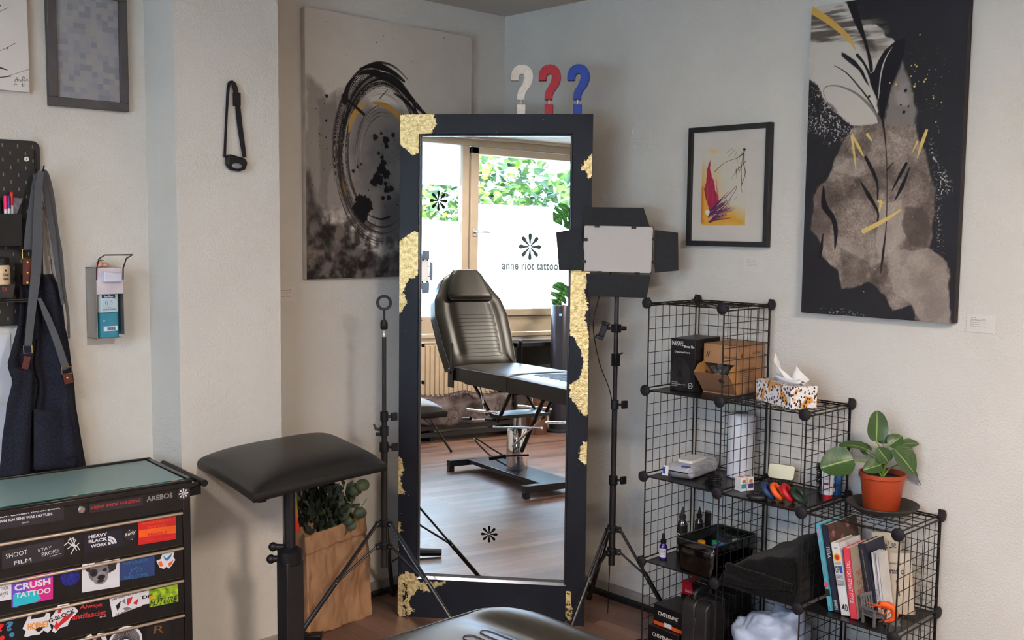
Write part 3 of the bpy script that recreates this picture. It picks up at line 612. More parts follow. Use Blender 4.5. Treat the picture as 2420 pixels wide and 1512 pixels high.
# white crackle at the edges of the black
ck = (n4 > .66)*1.0
for pl in ([(1905, 190), (1950, 235), (1985, 290), (2020, 300), (1990, 330), (1960, 345), (1930, 320), (1905, 300)], [(2200, 330), (2235, 400), (2245, 450), (2215, 470), (2205, 420), (2185, 360)], [(1930, 725), (2080, 745), (2080, 755), (1960, 745)], [(2210, 450), (2225, 520), (2235, 600), (2215, 590)]):
    C.mix(C.mask(pl, .02, .05, n1)*ck*.85, (186, 182, 176))
C.mix(C.mask([(1905, 185), (1930, 200), (1955, 245), (1990, 285), (1960, 330), (1925, 400), (1905, 400)], .012, .04, n1)*(n2 > .5)*.6, (30, 28, 32))
K = (20, 18, 26)
C.poly([(2000, 4), (2022, 2), (2034, 45), (2048, 95), (2062, 150), (2063, 168), (2056, 172), (2050, 130), (2040, 95), (2020, 55)], K)
C.poly([(2108, 104), (2090, 120), (2075, 145), (2066, 168), (2056, 175), (2056, 195), (2066, 220), (2076, 240), (2084, 292), (2092, 262), (2106, 205), (2126, 158), (2136, 128), (2140, 90), (2120, 95)], K)
C.stroke([(2108, 112), (2092, 140), (2082, 175), (2076, 232)], [.002, .006, .003], wh)
C.poly([(1989, 124), (1996, 126), (2022, 144), (2040, 168), (2055, 205), (2046, 194), (2030, 166), (2006, 147), (1989, 132)], K)
C.stroke([(2026, 130), (2042, 150), (2056, 180), (2072, 228)], [.012, .008, .010, .006], K)
C.stroke([(1972, 155), (2000, 172), (2030, 205), (2055, 238), (2070, 265)], [.002, .005, .006, .003], (40, 36, 40)); C.stroke([(2083, 290), (2060, 255), (2025, 222), (1985, 204), (1955, 204), (1946, 216), (1955, 240), (1975, 275)], [.012, .010, .006, .004, .002, .001], (104, 98, 94), .8)
C.stroke([(2086, 285), (2092, 330), (2096, 400), (2095, 520), (2088, 590), (2081, 645)], [.010, .005, .003, .003, .004, .010, .003], (36, 28, 30))
C.stroke([(1946, 440), (1948, 485), (1968, 515), (1975, 545), (1973, 590)], [.004, .026, .020, .018, .003], K); C.stroke([(1945, 552), (1940, 590), (1936, 610)], [.003, .016, .004], K)
C.stroke([(2046, 372), (2066, 412), (2074, 440), (2074, 470)], [.012, .014, .008, .006], K); C.stroke([(2034, 430), (2052, 460), (2074, 500), (2073, 528)], [.004, .016, .008, .006], K)
C.stroke([(2142, 386), (2128, 412), (2108, 450)], [.010, .012, .003], K); C.stroke([(2150, 395), (2132, 440), (2114, 474)], [.003, .014, .003], K); C.stroke([(2112, 383), (2096, 402)], [.002, .006], K)
G = (206, 178, 104)
C.stroke([(1911, 20), (1945, 40), (1975, 62), (2005, 90), (2022, 118)], [.026, .026, .022, .018, .003], (200, 160, 78), 1, .12)
for p_, w_ in (([(2013, 322), (2018, 360), (2022, 395)], [.010, .009, .003]), ([(2014, 318), (2028, 345), (2040, 368)], [.006, .012, .005]), ([(2190, 308), (2180, 335), (2168, 372)], [.010, .014, .003]), ([(2168, 335), (2156, 360)], [.008, .003]), ([(2041, 546), (2080, 526), (2110, 508), (2128, 496)], [.018, .016, .010, .006]), ([(2082, 476), (2078, 500)], [.012, .004]), ([(2076, 476), (2090, 480)], [.008, .004]), ([(2050, 318), (2060, 332)], [.012, .005])):
    C.stroke(p_, w_, G, 1, .22)
for x, y, r_ in ((2174, 82, 3), (2154, 155, 3), (2162, 153, 3), (2166, 157, 4), (2153, 180, 3.4), (2162, 168, 2), (2103, 196, 3), (2118, 199, 4), (2161, 204, 5), (2163, 198, 3), (2184, 193, 4), (2188, 187, 3), (2192, 176, 2), (2196, 165, 2), (2212, 164, 2), (2205, 226, 2.4), (2206, 232, 3), (2225, 242, 3), (2212, 288, 3), (2190, 234, 2)): C.dot(x, y, r_*.00085, (224, 196, 104))
for x, y, r_ in ((2140, 214, 5), (2136, 265, 5), (2129, 248, 3), (2147, 251, 3), (2054, 228, 4)): C.dot(x, y, r_*.0012, K)
C.spatter(2190, 240, 30, 90, 70, .0006, .002, (150, 142, 132), 2); C.spatter(2120, 560, 60, 80, 40, .0006, .002, (196, 180, 150), 7)
C.build('painted_canvas', pb, canv, 0)

# ---- 3: framed print
def framed(name, label, plane_ax, pts, th, bar, mat_in, art):
    pass
zb = P(1620, 580, 1, -.03); zt = P(1622, 303, 1, -.03); zr = P(1813, 290, 1, -.03)
fw_, fh = .405, zt.z-zb.z
FF = frame((zb.x, -.03, zb.z), (1, 0, 0), (0, 0, 1)); FFi = FF.inverted()
fp = thing('framed_print', 'small black-framed print of red and purple brush wings on right wall', 'picture', FF)
blk = M('black_frame_wood', (.014, .013, .014), .5, var=.2, scale=40); bar = .022
f_ = MB(); f_.box((0, 0, -.028), (fw_, bar, 0)); f_.box((0, fh-bar, -.028), (fw_, fh, 0)); f_.box((0, bar, -.028), (bar, fh-bar, 0)); f_.box((fw_-bar, bar, -.028), (fw_, fh-bar, 0)); f_.build('frame', blk, fp, bevel=.0015)
f_ = MB(); f_.box((bar, bar, -.020), (fw_-bar, fh-bar, -.012)); f_.build('paper_mount', M('white_mount_paper', srgb(196, 188, 178), .9, var=.02), fp)
yq = -.03+.0105
def tolF(px, py): q = FFi @ P(px, py, 1, yq); return (q.x-ox, q.y-oy)
ox = oy = 0; c0 = tolF(1656, 532); c1 = tolF(1766, 345); ox, oy = c0
C = Canvas(c1[0]-c0[0], c1[1]-c0[1], 230, tolF, (194, 188, 172))
n1 = fbm(C.X.shape, 6, 5, 31); n2 = fbm(C.X.shape, 40, 3, 32)
ye = (204, 150, 54)
C.mix(C.mask([(1650, 385), (1660, 390), (1668, 440), (1690, 500), (1720, 490), (1770, 515), (1770, 540), (1650, 540)], .06, .03, n1)*1.0, ye); C.mix(C.mask([(1675, 354), (1700, 354), (1695, 362), (1678, 362)], .01, .01, n1)*.6, (214, 172, 96))
C.mix(C.mask([(1655, 440), (1663, 440), (1663, 528), (1655, 528)], .01, .01, n1)*.8, (176, 104, 22)); C.mix(C.mask([(1672, 395), (1700, 400), (1712, 470), (1690, 480)], .05, .02, n1)*.4, (206, 160, 84))
rd = (158, 36, 66)
C.poly([(1680, 373), (1678, 400), (1683, 418), (1687, 430), (1690, 450), (1697, 462), (1699, 478), (1690, 492), (1676, 496), (1668, 470), (1664, 448), (1669, 430), (1671, 400)], rd, .96, .0015, .006)
rn = random.Random(8)
for i in range(22): x = rn.uniform(1668, 1696); C.stroke([(x, rn.uniform(420, 450)), (x+rn.uniform(0, 6), rn.uniform(470, 494))], [.0008, .0016], rn.choice([(178, 60, 86), (120, 22, 50), (190, 110, 120)]), .7)
pu = (72, 34, 84)
for i in range(46):
    t = rn.random(); x0, y0 = 1672+rn.uniform(0, 14), 500+rn.uniform(-6, 26); an = R(-52+48*t)+rn.uniform(-.05, .05); L_ = rn.uniform(34, 74)*(1-.35*abs(t-.25)); C.stroke([(x0, y0), (x0+L_*math.cos(an), y0+L_*math.sin(an))], [.0035, .0028, .0008], rn.choice([pu, (56, 16, 74), (104, 44, 96), (92, 60, 90), (150, 110, 130)]), .95, .1)
C.stroke([(1712, 470), (1730, 450), (1740, 440), (1738, 450), (1722, 474)], [.002, .002, .002], (110, 50, 90)); C.dot(1672, 502, .0115, (206, 200, 190), rough=.25)
kk = (22, 20, 20)
C.stroke([(1757, 362), (1742, 373), (1712, 385), (1689, 406)], [.004, .0015, .0014, .0022], kk); C.dot(1759, 354, .006, kk, rough=.8); C.stroke([(1759, 352), (1757, 380), (1761, 410), (1752, 440), (1754, 455)], [.005, .002, .0025, .0015, .001], kk)
C.stroke([(1763, 381), (1748, 396), (1735, 412)], [.0015, .003, .001], kk); C.stroke([(1756, 366), (1752, 400), (1753, 438)], [.001, .0018, .0025], kk)
for i in range(26): x = rn.uniform(1735, 1764); y = rn.uniform(352, 420); C.stroke([(x, y), (x+rn.uniform(-6, 3), y+rn.uniform(4, 16))], [.0012, .0006], kk, .8)
for a, b_ in (((1718, 360), (1732, 351)), ((1722, 370), (1738, 354)), ((1727, 424), (1736, 412)), ((1736, 472), (1742, 464))): C.stroke([a, b_], [.0012, .0008], (60, 56, 56))
sheet = C.build('print_sheet', fp, painted('print_paper', .9, .1), -.0105); sheet.location = (ox, oy, 0)

# ---- 4: canvas at the upper left, 5: frame beside it
zc = P(70, 218, 0, .03); FC = frame((.03, zc.y-.62, zc.z), (0, 1, 0), (0, 0, 1)); FCi = FC.inverted()
def tolC(px, py): q = FCi @ P(px, py, 0, .03); return (q.x, q.y)
pc = thing('line_painting', 'white canvas with fine black ink lines and signature, upper left', 'painting', FC, 'abstract paintings')
canvas_body(pc, .62, .5, .029, side_m)
C = Canvas(.62, .5, 520, tolC, (212, 205, 198)); C.I *= (1+.03*(fbm(C.X.shape, 8, 4, 41)-.5))[..., None]
kk = (40, 34, 40)
for p_, w_ in (([(-30, 40), (0, 27), (20, 18)], .0012), ([(-20, 125), (0, 120), (33, 104)], .0012), ([(0, 14), (2, 12)], .003), ([(-30, 152), (0, 160), (19, 166)], [.001, .004, .005, .001]), ([(-30, 190), (0, 184), (30, 176), (68, 164)], .001), ([(-30, 186), (0, 183), (25, 180)], .003), ([(16, 116), (19, 112)], .003), ([(33, 104), (35, 103)], .003)): C.stroke(p_, w_, kk, .95)
for p_ in ([(35, 193), (40, 183), (41, 192)], [(42, 192), (46, 188), (48, 192), (52, 187)], [(52, 197), (54, 182), (58, 184), (55, 190), (60, 191), (64, 187), (66, 191)], [(34, 201), (37, 197), (40, 200)], [(51, 200), (54, 199), (52, 204), (56, 203)], [(57, 199), (56, 203)], [(36, 188), (44, 188)]): C.stroke(p_, .0014, kk)
C.build('painted_canvas', pc, canv, 0)
a = P(118, 248, 0, .03); b_ = P(306, 252, 0, .03)
FD = frame((.03, a.y, a.z), (0, 1, 0), (0, 0, 1)); dw, dh = b_.y-a.y, .44
pd = thing('framed_certificate', 'dark grey framed sheet with blurred pale contents, upper left of the pillar', 'picture', FD)
db = .032; fm2 = M('dark_grey_frame', srgb(78, 74, 74), .55, var=.12, scale=10)
f_ = MB(); f_.box((0, 0, -.028), (dw, db, 0)); f_.box((0, dh-db, -.028), (dw, dh, 0)); f_.box((0, db, -.028), (db, dh-db, 0)); f_.box((dw-db, db, -.028), (dw, dh-db, 0)); f_.build('frame', fm2, pd, bevel=.002)
C = Canvas(dw-2*db, dh-2*db, 100, None, (150, 148, 154)); rg = np.random.RandomState(3)
cell = .0185*1.0; ci = (C.X/.0212).astype(int); cj = (C.Y/.0212).astype(int); pal = np.array([(150, 147, 150), (144, 144, 149), (150, 151, 148), (140, 140, 147), (151, 146, 146), (132, 132, 140)])/255.
G_ = rg.randint(0, 6, (60, 60)); C.I = pal[G_[cj, ci]]
C.build('pale_sheet', pd, painted('sheet_paper', .8, .05), -.012).location = (db, db, 0)

# ---- caption cards on the walls
card = M('caption_card', srgb(208, 202, 194), .85, var=.01); ct = M('caption_print', srgb(110, 96, 88), .8)
def caption(F, w_, h_, lines, lab):
    b_ = MB(); b_.prism(rrect(0, 0, w_, h_, .003), 0, .002, mi=0)
    for (x0, x1, y0, y1, s_) in lines: b_.text(s_, x0*w_, y0*h_, x1*w_, y1*h_, F and None, 1, z=.0024)
    o = b_.build('caption_card', [card, ct]); o.matrix_world = F; tag(o, lab, 'label', 'caption cards')
a = P(1763, 641, 1, 0); b_ = P(1808, 613, 1, 0)
caption(frame((a.x-.01, -.001, a.z), (1, 0, 0), (0, 0, 1)), .10, .062, [(.12, .32, .80, .86, 'Anne Riot'), (.12, .56, .66, .76, 'Springtime, 2021'), (.12, .8, .56, .63, 'ink, pigments and acrylic'), (.12, .6, .46, .52, 'on watercolour'), (.12, .68, .35, .41, 'Starting at Artquarter, 350')], 'small white caption card under the black-framed print')
a = P(2284, 783, 1, 0)
caption(frame((a.x, -.001, a.z), (1, 0, 0), (0, 0, 1)), .10, .062, [(.14, .32, .80, .86, 'Anne Riot'), (.14, .66, .62, .76, 'Dark Bouquet, 2021'), (.14, .65, .52, .59, 'ink and gold leaf on canvas'), (.14, .46, .42, .48, 'mixed media'), (.14, .68, .30, .36, 'Painted on Artquarter, 980')], 'white caption card beside lower right edge of the tall dark painting')
a = P(697, 711, 0, 0)
caption(frame((.001, a.y-.10, a.z), (0, 1, 0), (0, 0, 1)), .10, .062, [(.3, .8, .72, .84, 'Spiral Dance, 2020'), (.3, .74, .58, .66, 'ink on canvas 100'), (.3, .56, .44, .5, 'acryl'), (.3, .8, .30, .38, 'Price 1200,-')], 'caption card in shadow beside the pillar edge')

# ================================================================ WIRE CUBE SHELF
X0, GX, YF, YB, Z0, GZ = 1.2595, 0.366, -0.372, -0.029, 0.011, 0.36
wire_m = M('black_coated_wire', (.012, .011, .012), .42, var=.15, spec=.3)
conn_m = M('connector_plastic', (.014, .013, .017), .6, var=.1, spec=.3)
sheet_m = M('black_shelf_sheet', (.010, .010, .011), .30, var=.15, scale=30, spec=.35)
shelf = thing('wire_cube_shelf', 'stepped black wire cube shelf unit against the right wall', 'shelf', (X0, YB, 0))
def zk(k): return Z0+GZ*k
def wire_panel(o, u, v, lu, lv):        # 7 x 7 cells
    mb = MB(); o = Vector(o); u = Vector(u); v = Vector(v); nrm = u.cross(v).normalized(); e = .010
    def bar(a, b_, r): mb.tube([a, b_], r, 6)
    for i in range(8):
        t = e+(lu-2*e)*i/7; r = .0030 if i in (0, 7) else .0014; bar(o+u*t+v*e, o+u*t+v*(lv-e), r)
    for i in range(8):
        t = e+(lv-2*e)*i/7; r = .0030 if i in (0, 7) else .0014; q = nrm*(.0024 if 0 < i < 7 else 0); bar(o+u*e+v*t+q, o+u*(lu-e)+v*t+q, r)
    return mb
proto_p = {}
def add_panel(kind, loc):
    if kind not in proto_p:
        a = {'side': ((0, 0, 0), (0, 1, 0), (0, 0, 1), YB-YF, GZ), 'back': ((0, 0, 0), (1, 0, 0), (0, 0, 1), GX, GZ), 'top': ((0, 0, 0), (1, 0, 0), (0, 1, 0), GX, YB-YF)}[kind]
        o = wire_panel(*a).build('wire_panel', wire_m, shelf); proto_p[kind] = o
    else: o = proto_p[kind].copy(); COL.objects.link(o); o.parent = shelf
    o.location = Vector(loc)-Vector((X0, YB, 0))
hts = [4, 3, 2]
sides = [4, 4, 3, 2]
for i, hh in enumerate(sides):
    for k in range(hh): add_panel('side', (X0+GX*i, YF, zk(k)))
for i, hh in enumerate(hts):
    for k in range(hh): add_panel('back', (X0+GX*i, YB, zk(k)))
    add_panel('top', (X0+GX*i, YF, zk(hh)))
sp_ = None
for i, hh in enumerate(hts):
    for k in range(0, hh):
        if sp_ is None:
            sp_ = MB().box((.012, .006, -.0025), (GX-.012, YB-YF-.006, .0025)).build('shelf_sheet', sheet_m, shelf, bevel=.001); o = sp_
        else: o = sp_.copy(); COL.objects.link(o); o.parent = shelf
        o.location = Vector((X0+GX*i, YF, zk(k)))-Vector((X0, YB, 0))
cn = None
def connector(loc, ax):
    global cn
    if cn is None:
        m_ = MB(); m_.lathe([(.001, -.010), (.018, -.009), (.0225, -.004), (.0225, .004), (.018, .008), (.001, .0095)], None, 24)
        for d in ((1, 0), (-1, 0), (0, 1), (0, -1)): m_.box((min(0, d[0]*.0195)-.003, min(0, d[1]*.0195)-.003, -.014), (max(0, d[0]*.0195)+.003, max(0, d[1]*.0195)+.003, -.006))
        cn = m_.build('connector', conn_m, shelf); o = cn
    else: o = cn.copy(); COL.objects.link(o); o.parent = shelf
    o.location = Vector(loc)-Vector((X0, YB, 0))
    o.rotation_euler = (R(90), 0, 0) if ax == 'y' else (0, R(90), 0)
for i, hh in enumerate(sides):
    for k in range(hh+1):
        connector((X0+GX*i, YF-.004, zk(k)), 'y'); connector((X0+GX*i, YB+.001, zk(k)), 'x')
def SH(px, py, k): return P(px, py, 2, zk(k)+.003)
E1 = .003
# ---- printed carton helper: box with front/right faces in its own frame; local x right, y back, z up, origin front left bottom
def carton(name, label, cat, o, ang, w_, d_, h_, mats, art=None, group=None, bev=.0015):
    t = thing(name, label, cat, Matrix.Translation(o) @ Rz(ang), group)
    b_ = MB(); b_.box((0, 0, 0), (w_, d_, h_)); b_.build('box_body', mats[0], t, bevel=bev)
    if art: b_ = MB(); art(b_, frame((0, -.0006, 0), (1, 0, 0), (0, 0, 1)), frame((w_+.0006, 0, 0), (0, 1, 0), (0, 0, 1)), frame((0, 0, h_+.0006), (1, 0, 0), (0, 1, 0))); b_.build('printed_artwork', mats[1:], t)
    return t
white_ink = M('white_print', srgb(214, 212, 210), .6, var=.02); grey_ink = M('grey_print', srgb(62, 62, 64), .6)
blackcard = M('glossy_black_card', (.008, .008, .010), .34, var=.2, spec=.3)
# barrier film carton, level 3
p = SH(1583, 921, 3); p2 = SH(1646, 930, 3); w_ = .115
def art(b_, F, G, T_):
    b_.text('INKSAFE', .006, .186, .06, .205, F, 0); b_.text('Barrier Film', .064, .180, .110, .190, F, 0, bold=.02)
    b_.text('Dispense Here', .02, .155, .09, .165, F, 0, bold=.01)
    for i in range(7):
        rr = .018+.007*i; pts = [(.045+rr*math.cos(a)*.75, .07+rr*math.sin(a)*1.1, 0) for a in [2*math.pi*k/24 for k in range(24)]]; b_.tube(pts, .0005, 4, F, 1, closed=True)
    b_.text('10cm x 15cm', .008, .034, .036, .038, F, 0); b_.text('1200 Perforated Sheets in a Roll', .008, .026, .072, .031, F, 0); b_.text('Barrier Film', .008, .019, .034, .023, F, 0)
    pts = [(.095+.010*math.cos(2*math.pi*k/20), .026+.011*math.sin(2*math.pi*k/20), 0) for k in range(20)]; b_.tube(pts, .0008, 4, F, 0, closed=True); b_.text('BLUE', .089, .024, .101, .028, F, 0)
    b_.text('INKSAFE', .02, .18, .12, .2, G, 1)
carton('barrier_film_box', 'tall black barrier film box on the top wire cube, left', 'box', (p.x, p.y, zk(3)+E1), R(6), w_, .20, .215, [blackcard, white_ink, grey_ink], art)
# cardboard glove dispenser with open front bin
kraft = M('kraft_cardboard', srgb(166, 122, 84), .8, var=.05, scale=8); kraft_in = M('kraft_inner', srgb(186, 136, 76), .85); brown_ink = M('brown_print', srgb(70, 42, 30), .8)
p = SH(1651, 925, 3); q = SH(1739, 938, 3)
t = thing('cardboard_dispenser_box', 'brown cardboard box with open tilted bin of black cartridges, top wire cube', 'box', Matrix.Translation((p.x+.012, p.y+.012, zk(3)+E1)) @ Rz(R(2)))
w_, d_, h_ = .165, .190, .20
b_ = MB(); b_.box((0, 0, .122), (w_, .002, h_)); b_.box((0, 0, h_-.002), (w_, d_, h_)); b_.box((0, d_-.002, 0), (w_, d_, h_)); b_.box((0, 0, 0), (.002, d_, h_)); b_.box((w_-.002, 0, 0), (w_, d_, h_)); b_.box((0, 0, 0), (w_, d_, .003)); b_.box((.003, .10, 0), (w_-.003, .102, h_-.003))
b_.build('box_body', kraft, t)
b_ = MB(); Fq = -.072
b_.add([(.002, .002, .003), (w_-.002, .002, .003), (w_+.0, Fq, .090), (-.0, Fq, .090)], [(0, 1, 2, 3)], smooth=False)
for x in (.004, w_-.004): b_.add([(x, 0, .003), (x, Fq, .090), (x, -.045, .118), (x, .004, .130)], [(0, 1, 2, 3)], mi=1, smooth=False)
b_.build('bin_flap', [M('kraft_outer_flap', srgb(140, 100, 72), .8, var=.05, scale=8), kraft_in], t, solid=.002)
b_ = MB(); F = frame((0, -.0008, 0), (1, 0, 0), (0, 0, 1)); b_.text('N', .012, .145, .030, .168, F, 0, shear=.3, bold=.02); b_.text('NITRIL SAFETY', .095, .146, .158, .155, F, 0)
G = frame((w_+.0008, 0, 0), (0, 1, 0), (0, 0, 1)); b_.text('N', .012, .148, .03, .17, G, 0, shear=.3, bold=.02); b_.text('CARTRIDGES', .10, .162, .16, .17, G, 0); b_.text('CARTRIDGE NEEDLES 20 PCS', .012, .10, .13, .108, G, 0)
for i in range(6): b_.box((.012, .05+.008*i, 0), (.10, .0512+.008*i, .0004), G, 0)
F2 = frame((0, 0, .003), (1, 0, 0), (0, Fq, .087)); b_.text('USE ONLY BY PROFESSIONALS', .02, .010, .12, .017, F2, 0, z=.0016); b_.prism(circle(.118, .075, .012), .0012, .002, F2, 0)
b_.build('printed_artwork', [brown_ink], t)
rn = random.Random(2)
proto = None
carm = M('cartridge_blister', srgb(70, 72, 74), .35, var=.3, scale=80)
for i in range(11):
    if proto is None:
        m_ = MB(); m_.box((-.009, -.005, -.026), (.009, .005, .026)); m_.box((-.007, -.007, -.012), (.007, -.004, .014)); o = proto = m_.build('cartridge_pack', [carm], None, bevel=.001)
    else: o = proto.copy(); COL.objects.link(o)
    lx, ly, lz = rn.uniform(.03, w_-.03), rn.uniform(-.018, .035), .086+.012*(i//6)+rn.uniform(0, .008)
    o.matrix_world = t.matrix_world @ Tr(lx, ly, lz) @ Rz(rn.uniform(-1, 1)) @ Rx(rn.uniform(-1.2, -.2)) @ Ry(rn.uniform(-.6, .6)); tag(o, 'small black cartridge pack lying in the open bin of the cardboard box', 'cartridge', 'cartridge packs in the cardboard bin')

# tissue box on the middle wire top
p = P(1786, 937, 2, zk(3)+.004); q = P(1868, 967, 2, zk(3)+.004); r_ = P(1941, 963, 2, zk(3)+.004)
ang = math.atan2(q.y-p.y, q.x-p.x); lw = .235; dw_ = .115
o_ = q
tis = thing('tissue_box', 'leopard-print tissue box with white tissue pulled up, on the middle wire cube', 'tissue box', Matrix.Translation((q.x, q.y, zk(3)+.004)) @ Rz(math.atan2(r_.y-q.y, r_.x-q.x)))
def leopard():
    m, n, l, b = _new('leopard_print_card'); tc = n.new('ShaderNodeTexCoord'); mp = n.new('ShaderNodeMapping'); mp.inputs['Scale'].default_value = (1, 1, .72); l.new(tc.outputs['Object'], mp.inputs[0])
    nz = n.new('ShaderNodeTexNoise'); nz.inputs['Scale'].default_value = 90; l.new(mp.outputs[0], nz.inputs['Vector'])
    va = n.new('ShaderNodeVectorMath'); va.operation = 'MULTIPLY_ADD'; va.inputs[1].default_value = (.008, .008, .008); l.new(nz.outputs['Color'], va.inputs[0]); l.new(mp.outputs[0], va.inputs[2])
    v = n.new('ShaderNodeTexVoronoi'); v.inputs['Scale'].default_value = 88; l.new(va.outputs[0], v.inputs['Vector'])
    r1 = n.new('ShaderNodeValToRGB'); r1.color_ramp.interpolation = 'CONSTANT'; r1.color_ramp.elements[0].color = (1, 1, 1, 1); r1.color_ramp.elements[1].position = .36; r1.color_ramp.elements[1].color = (0, 0, 0, 1); l.new(v.outputs['Distance'], r1.inputs[0])
    n3 = n.new('ShaderNodeTexNoise'); n3.inputs['Scale'].default_value = 26; l.new(mp.outputs[0], n3.inputs['Vector'])
    r2 = n.new('ShaderNodeValToRGB'); r2.color_ramp.elements[0].position = .54; r2.color_ramp.elements[0].color = (*srgb(226, 222, 222), 1); r2.color_ramp.elements[1].position = .58; r2.color_ramp.elements[1].color = (*srgb(214, 150, 74), 1); l.new(n3.outputs['Fac'], r2.inputs[0])
    mx = n.new('ShaderNodeMix'); mx.data_type = 'RGBA'; l.new(r1.outputs[0], mx.inputs[0]); l.new(r2.outputs[0], mx.inputs[6]); mx.inputs[7].default_value = (*srgb(58, 38, 34), 1); l.new(mx.outputs[2], b.inputs['Base Color']); b.inputs['Roughness'].default_value = .55; return m
b_ = MB(); b_.box((0, 0, 0), (dw_, lw, .082)); b_.build('box_body', leopard(), tis, bevel=.002)
b_ = MB(); b_.prism([(dw_/2+.022*math.cos(a)*1.0, lw/2+.075*math.sin(a)) for a in [2*math.pi*k/20 for k in range(20)]], .082, .0832); b_.build('opening_film', M('tissue_film', srgb(206, 206, 212), .25), tis)
b_ = MB()
def tf(u, v):        # main sheet: high peak at the far-left end, falling towards the near end
    pk = np.interp(u, [0, .12, .22, .38, .6, .8, 1], [.035, .085, .112, .085, .062, .040, .024])
    y = lw/2+.062-.150*u*(1-.30*v)+.012*v; x = dw_/2-.004+.018*math.sin(7*u+1.5*v)*(.5+.5*v)-.016*v*v
    return (x, y, .078+pk*v)
b_.grid(tf, 34, 12)
def tf2(u, v):       # second ply standing open behind
    pk = np.interp(u, [0, .2, .5, .8, 1], [.030, .066, .076, .044, .02])
    y = lw/2+.045-.120*u*(1-.15*v)-.01*v; x = dw_/2+.012+.016*math.sin(6*u+1)+.034*v; return (x, y, .078+pk*v)
b_.grid(tf2, 26, 10)
def tf3(u, v):       # collar of tissue at the slot
    a = 2*math.pi*u; r_ = 1+.55*v+.22*math.sin(5*a)*v; return (dw_/2+.017*r_*math.cos(a), lw/2-.012+.066*r_*math.sin(a), .082+.020*math.sin(math.pi*v*.8)+.006*math.sin(3*a)*v)
b_.grid(tf3, 40, 6)
b_.build('tissue', M('white_tissue', srgb(226, 222, 220), .9, var=.01, trans=0), tis, solid=.0006)

# wipes pack, level 2
foil = M('wipes_foil', srgb(176, 178, 184), .33, .15, var=.1, scale=14, bump=.8, bscale=45); blue_p = M('blue_print', srgb(44, 70, 168), .5); whp = M('white_plastic', srgb(212, 210, 204), .4, var=.02)
p = SH(1572, 1127, 2); q = SH(1621, 1138, 2)
t = thing('wipes_pack', 'silver-white pack of wipes with white lid, left on third shelf level', 'wipes', Matrix.Translation((p.x, p.y, zk(2)+E1)) @ Rz(math.atan2(q.y-p.y, q.x-p.x)*.0+R(6)))
ww, wd, wh_ = .115, .25, .062
b_ = MB()
def pk(u, v):
    a = 2*math.pi*u; c, s_ = math.cos(a), math.sin(a); e = .45; sx_ = abs(c)**e*(1 if c > 0 else -1); sz = abs(s_)**e*(1 if s_ > 0 else -1)
    f = min(1, (v/.10)**.6 if v < .10 else 1, ((1-v)/.10)**.6 if v > .90 else 1); w1 = .5*ww*(.86+.14*f)
    wr = .0025*math.sin(23*v+5*u*6)+.002*math.sin(41*u+9*v)
    return (ww/2+sx_*w1+wr, v*wd, wh_*.5+sz*wh_*.5*max(.08, f)+ (wr*.6 if 0 < v < 1 else 0))
b_.grid(pk, 40, 30, flip=True); b_.build('foil_pack', foil, t, sub=1)
b_ = MB(); b_.rbox((.022, .05, wh_-.004), (.093, .18, wh_+.009), .012); b_.build('lid', whp, t, bevel=.003)
b_ = MB(); b_.prism(rrect(.07, .006, .105, .034, .004), wh_*.86, wh_*.92, mi=0); b_.add([(-.006, -.016, .012), (.02, -.012, .010), (.02, -.006, .05), (-.004, -.008, .052)], [(0, 1, 2, 3)], mi=1); b_.box((-.002, -.0165, .018), (.008, -.0145, .046), mi=0); b_.build('printed_flap', [blue_p, whp], t)

# white bottle / paper roll
p = SH(1734, 1130, 2); t = thing('paper_roll', 'tall white wrapped roll standing behind the wire divider', 'roll', (p.x, p.y+.045, zk(2)+E1))
b_ = MB(); b_.lathe([(.001, 0), (.05, 0), (.056, .006), (.056, .250), (.052, .262), (.038, .268), (.022, .262), (.02, .20)], None, 40); b_.build('roll_body', M('white_wrapper', srgb(208, 210, 216), .3, var=.03), t)
b_ = MB(); b_.lathe([(.020, .20), (.022, .262), (.026, .266), (.026, .27), (.018, .27), (.018, .2)], None, 24); b_.build('core', M('grey_core', srgb(120, 118, 116), .8), t)

# black cable coil with clip
p = SH(1683, 1150, 2); t = thing('cable_coil', 'small coil of black cable with clip, front of third shelf level', 'cable', (p.x-.005, p.y+.02, zk(2)+E1))
b_ = MB(); pts = [((.030+.003*math.sin(k*.9))*math.cos(k*.5), (.022+.002*math.cos(k*1.3))*math.sin(k*.5), .005+k*.0006) for k in range(60)]; b_.tube(pts, .0028, 7); b_.build('cable', black_m, t)
b_ = MB(); b_.box((-.035, -.012, 0), (-.012, .012, .02)); b_.add([(-.05, -.01, .0), (-.02, .03, .03), (-.015, .03, .02), (-.04, -.01, 0)], [(0, 1, 2, 3)]); b_.build('clip', black_m, t, bevel=.002, solid=.001)

# two little white cartons
orange_p = M('orange_print', srgb(196, 110, 70), .6); teal_p = M('teal_print', srgb(40, 150, 180), .6); violet_p = M('violet_print', srgb(62, 56, 130), .6); whitecard = M('white_card', srgb(220, 216, 210), .6, var=.02)
p = SH(1754, 1161, 2)
for i, (ink2, lab) in enumerate(((teal_p, 'small white carton with teal panel, third shelf level'), (violet_p, 'small white carton with violet panel, behind the teal one'))):
    def art(b_, F, G, T_, ink2=ink2):
        for k in range(6): b_.box((.004, .012+.006*k, 0), (.032, .0126+.006*k, .0003), F, 2)
        b_.box((.002, .012, 0), (.026, .030, .0003), G, 1); b_.box((.006, .034, 0), (.022, .046, .0003), G, 0); b_.box((.008, .006, 0), (.028, .022, .0003), T_, 0)
    carton('small_carton', lab, 'box', (p.x-.035+i*.012, p.y+i*.030, zk(2)+E1), R(-18), .038, .029, .055, [whitecard, orange_p, ink2, M('pale_line', srgb(170, 175, 185), .7)], art, 'small white cartons')

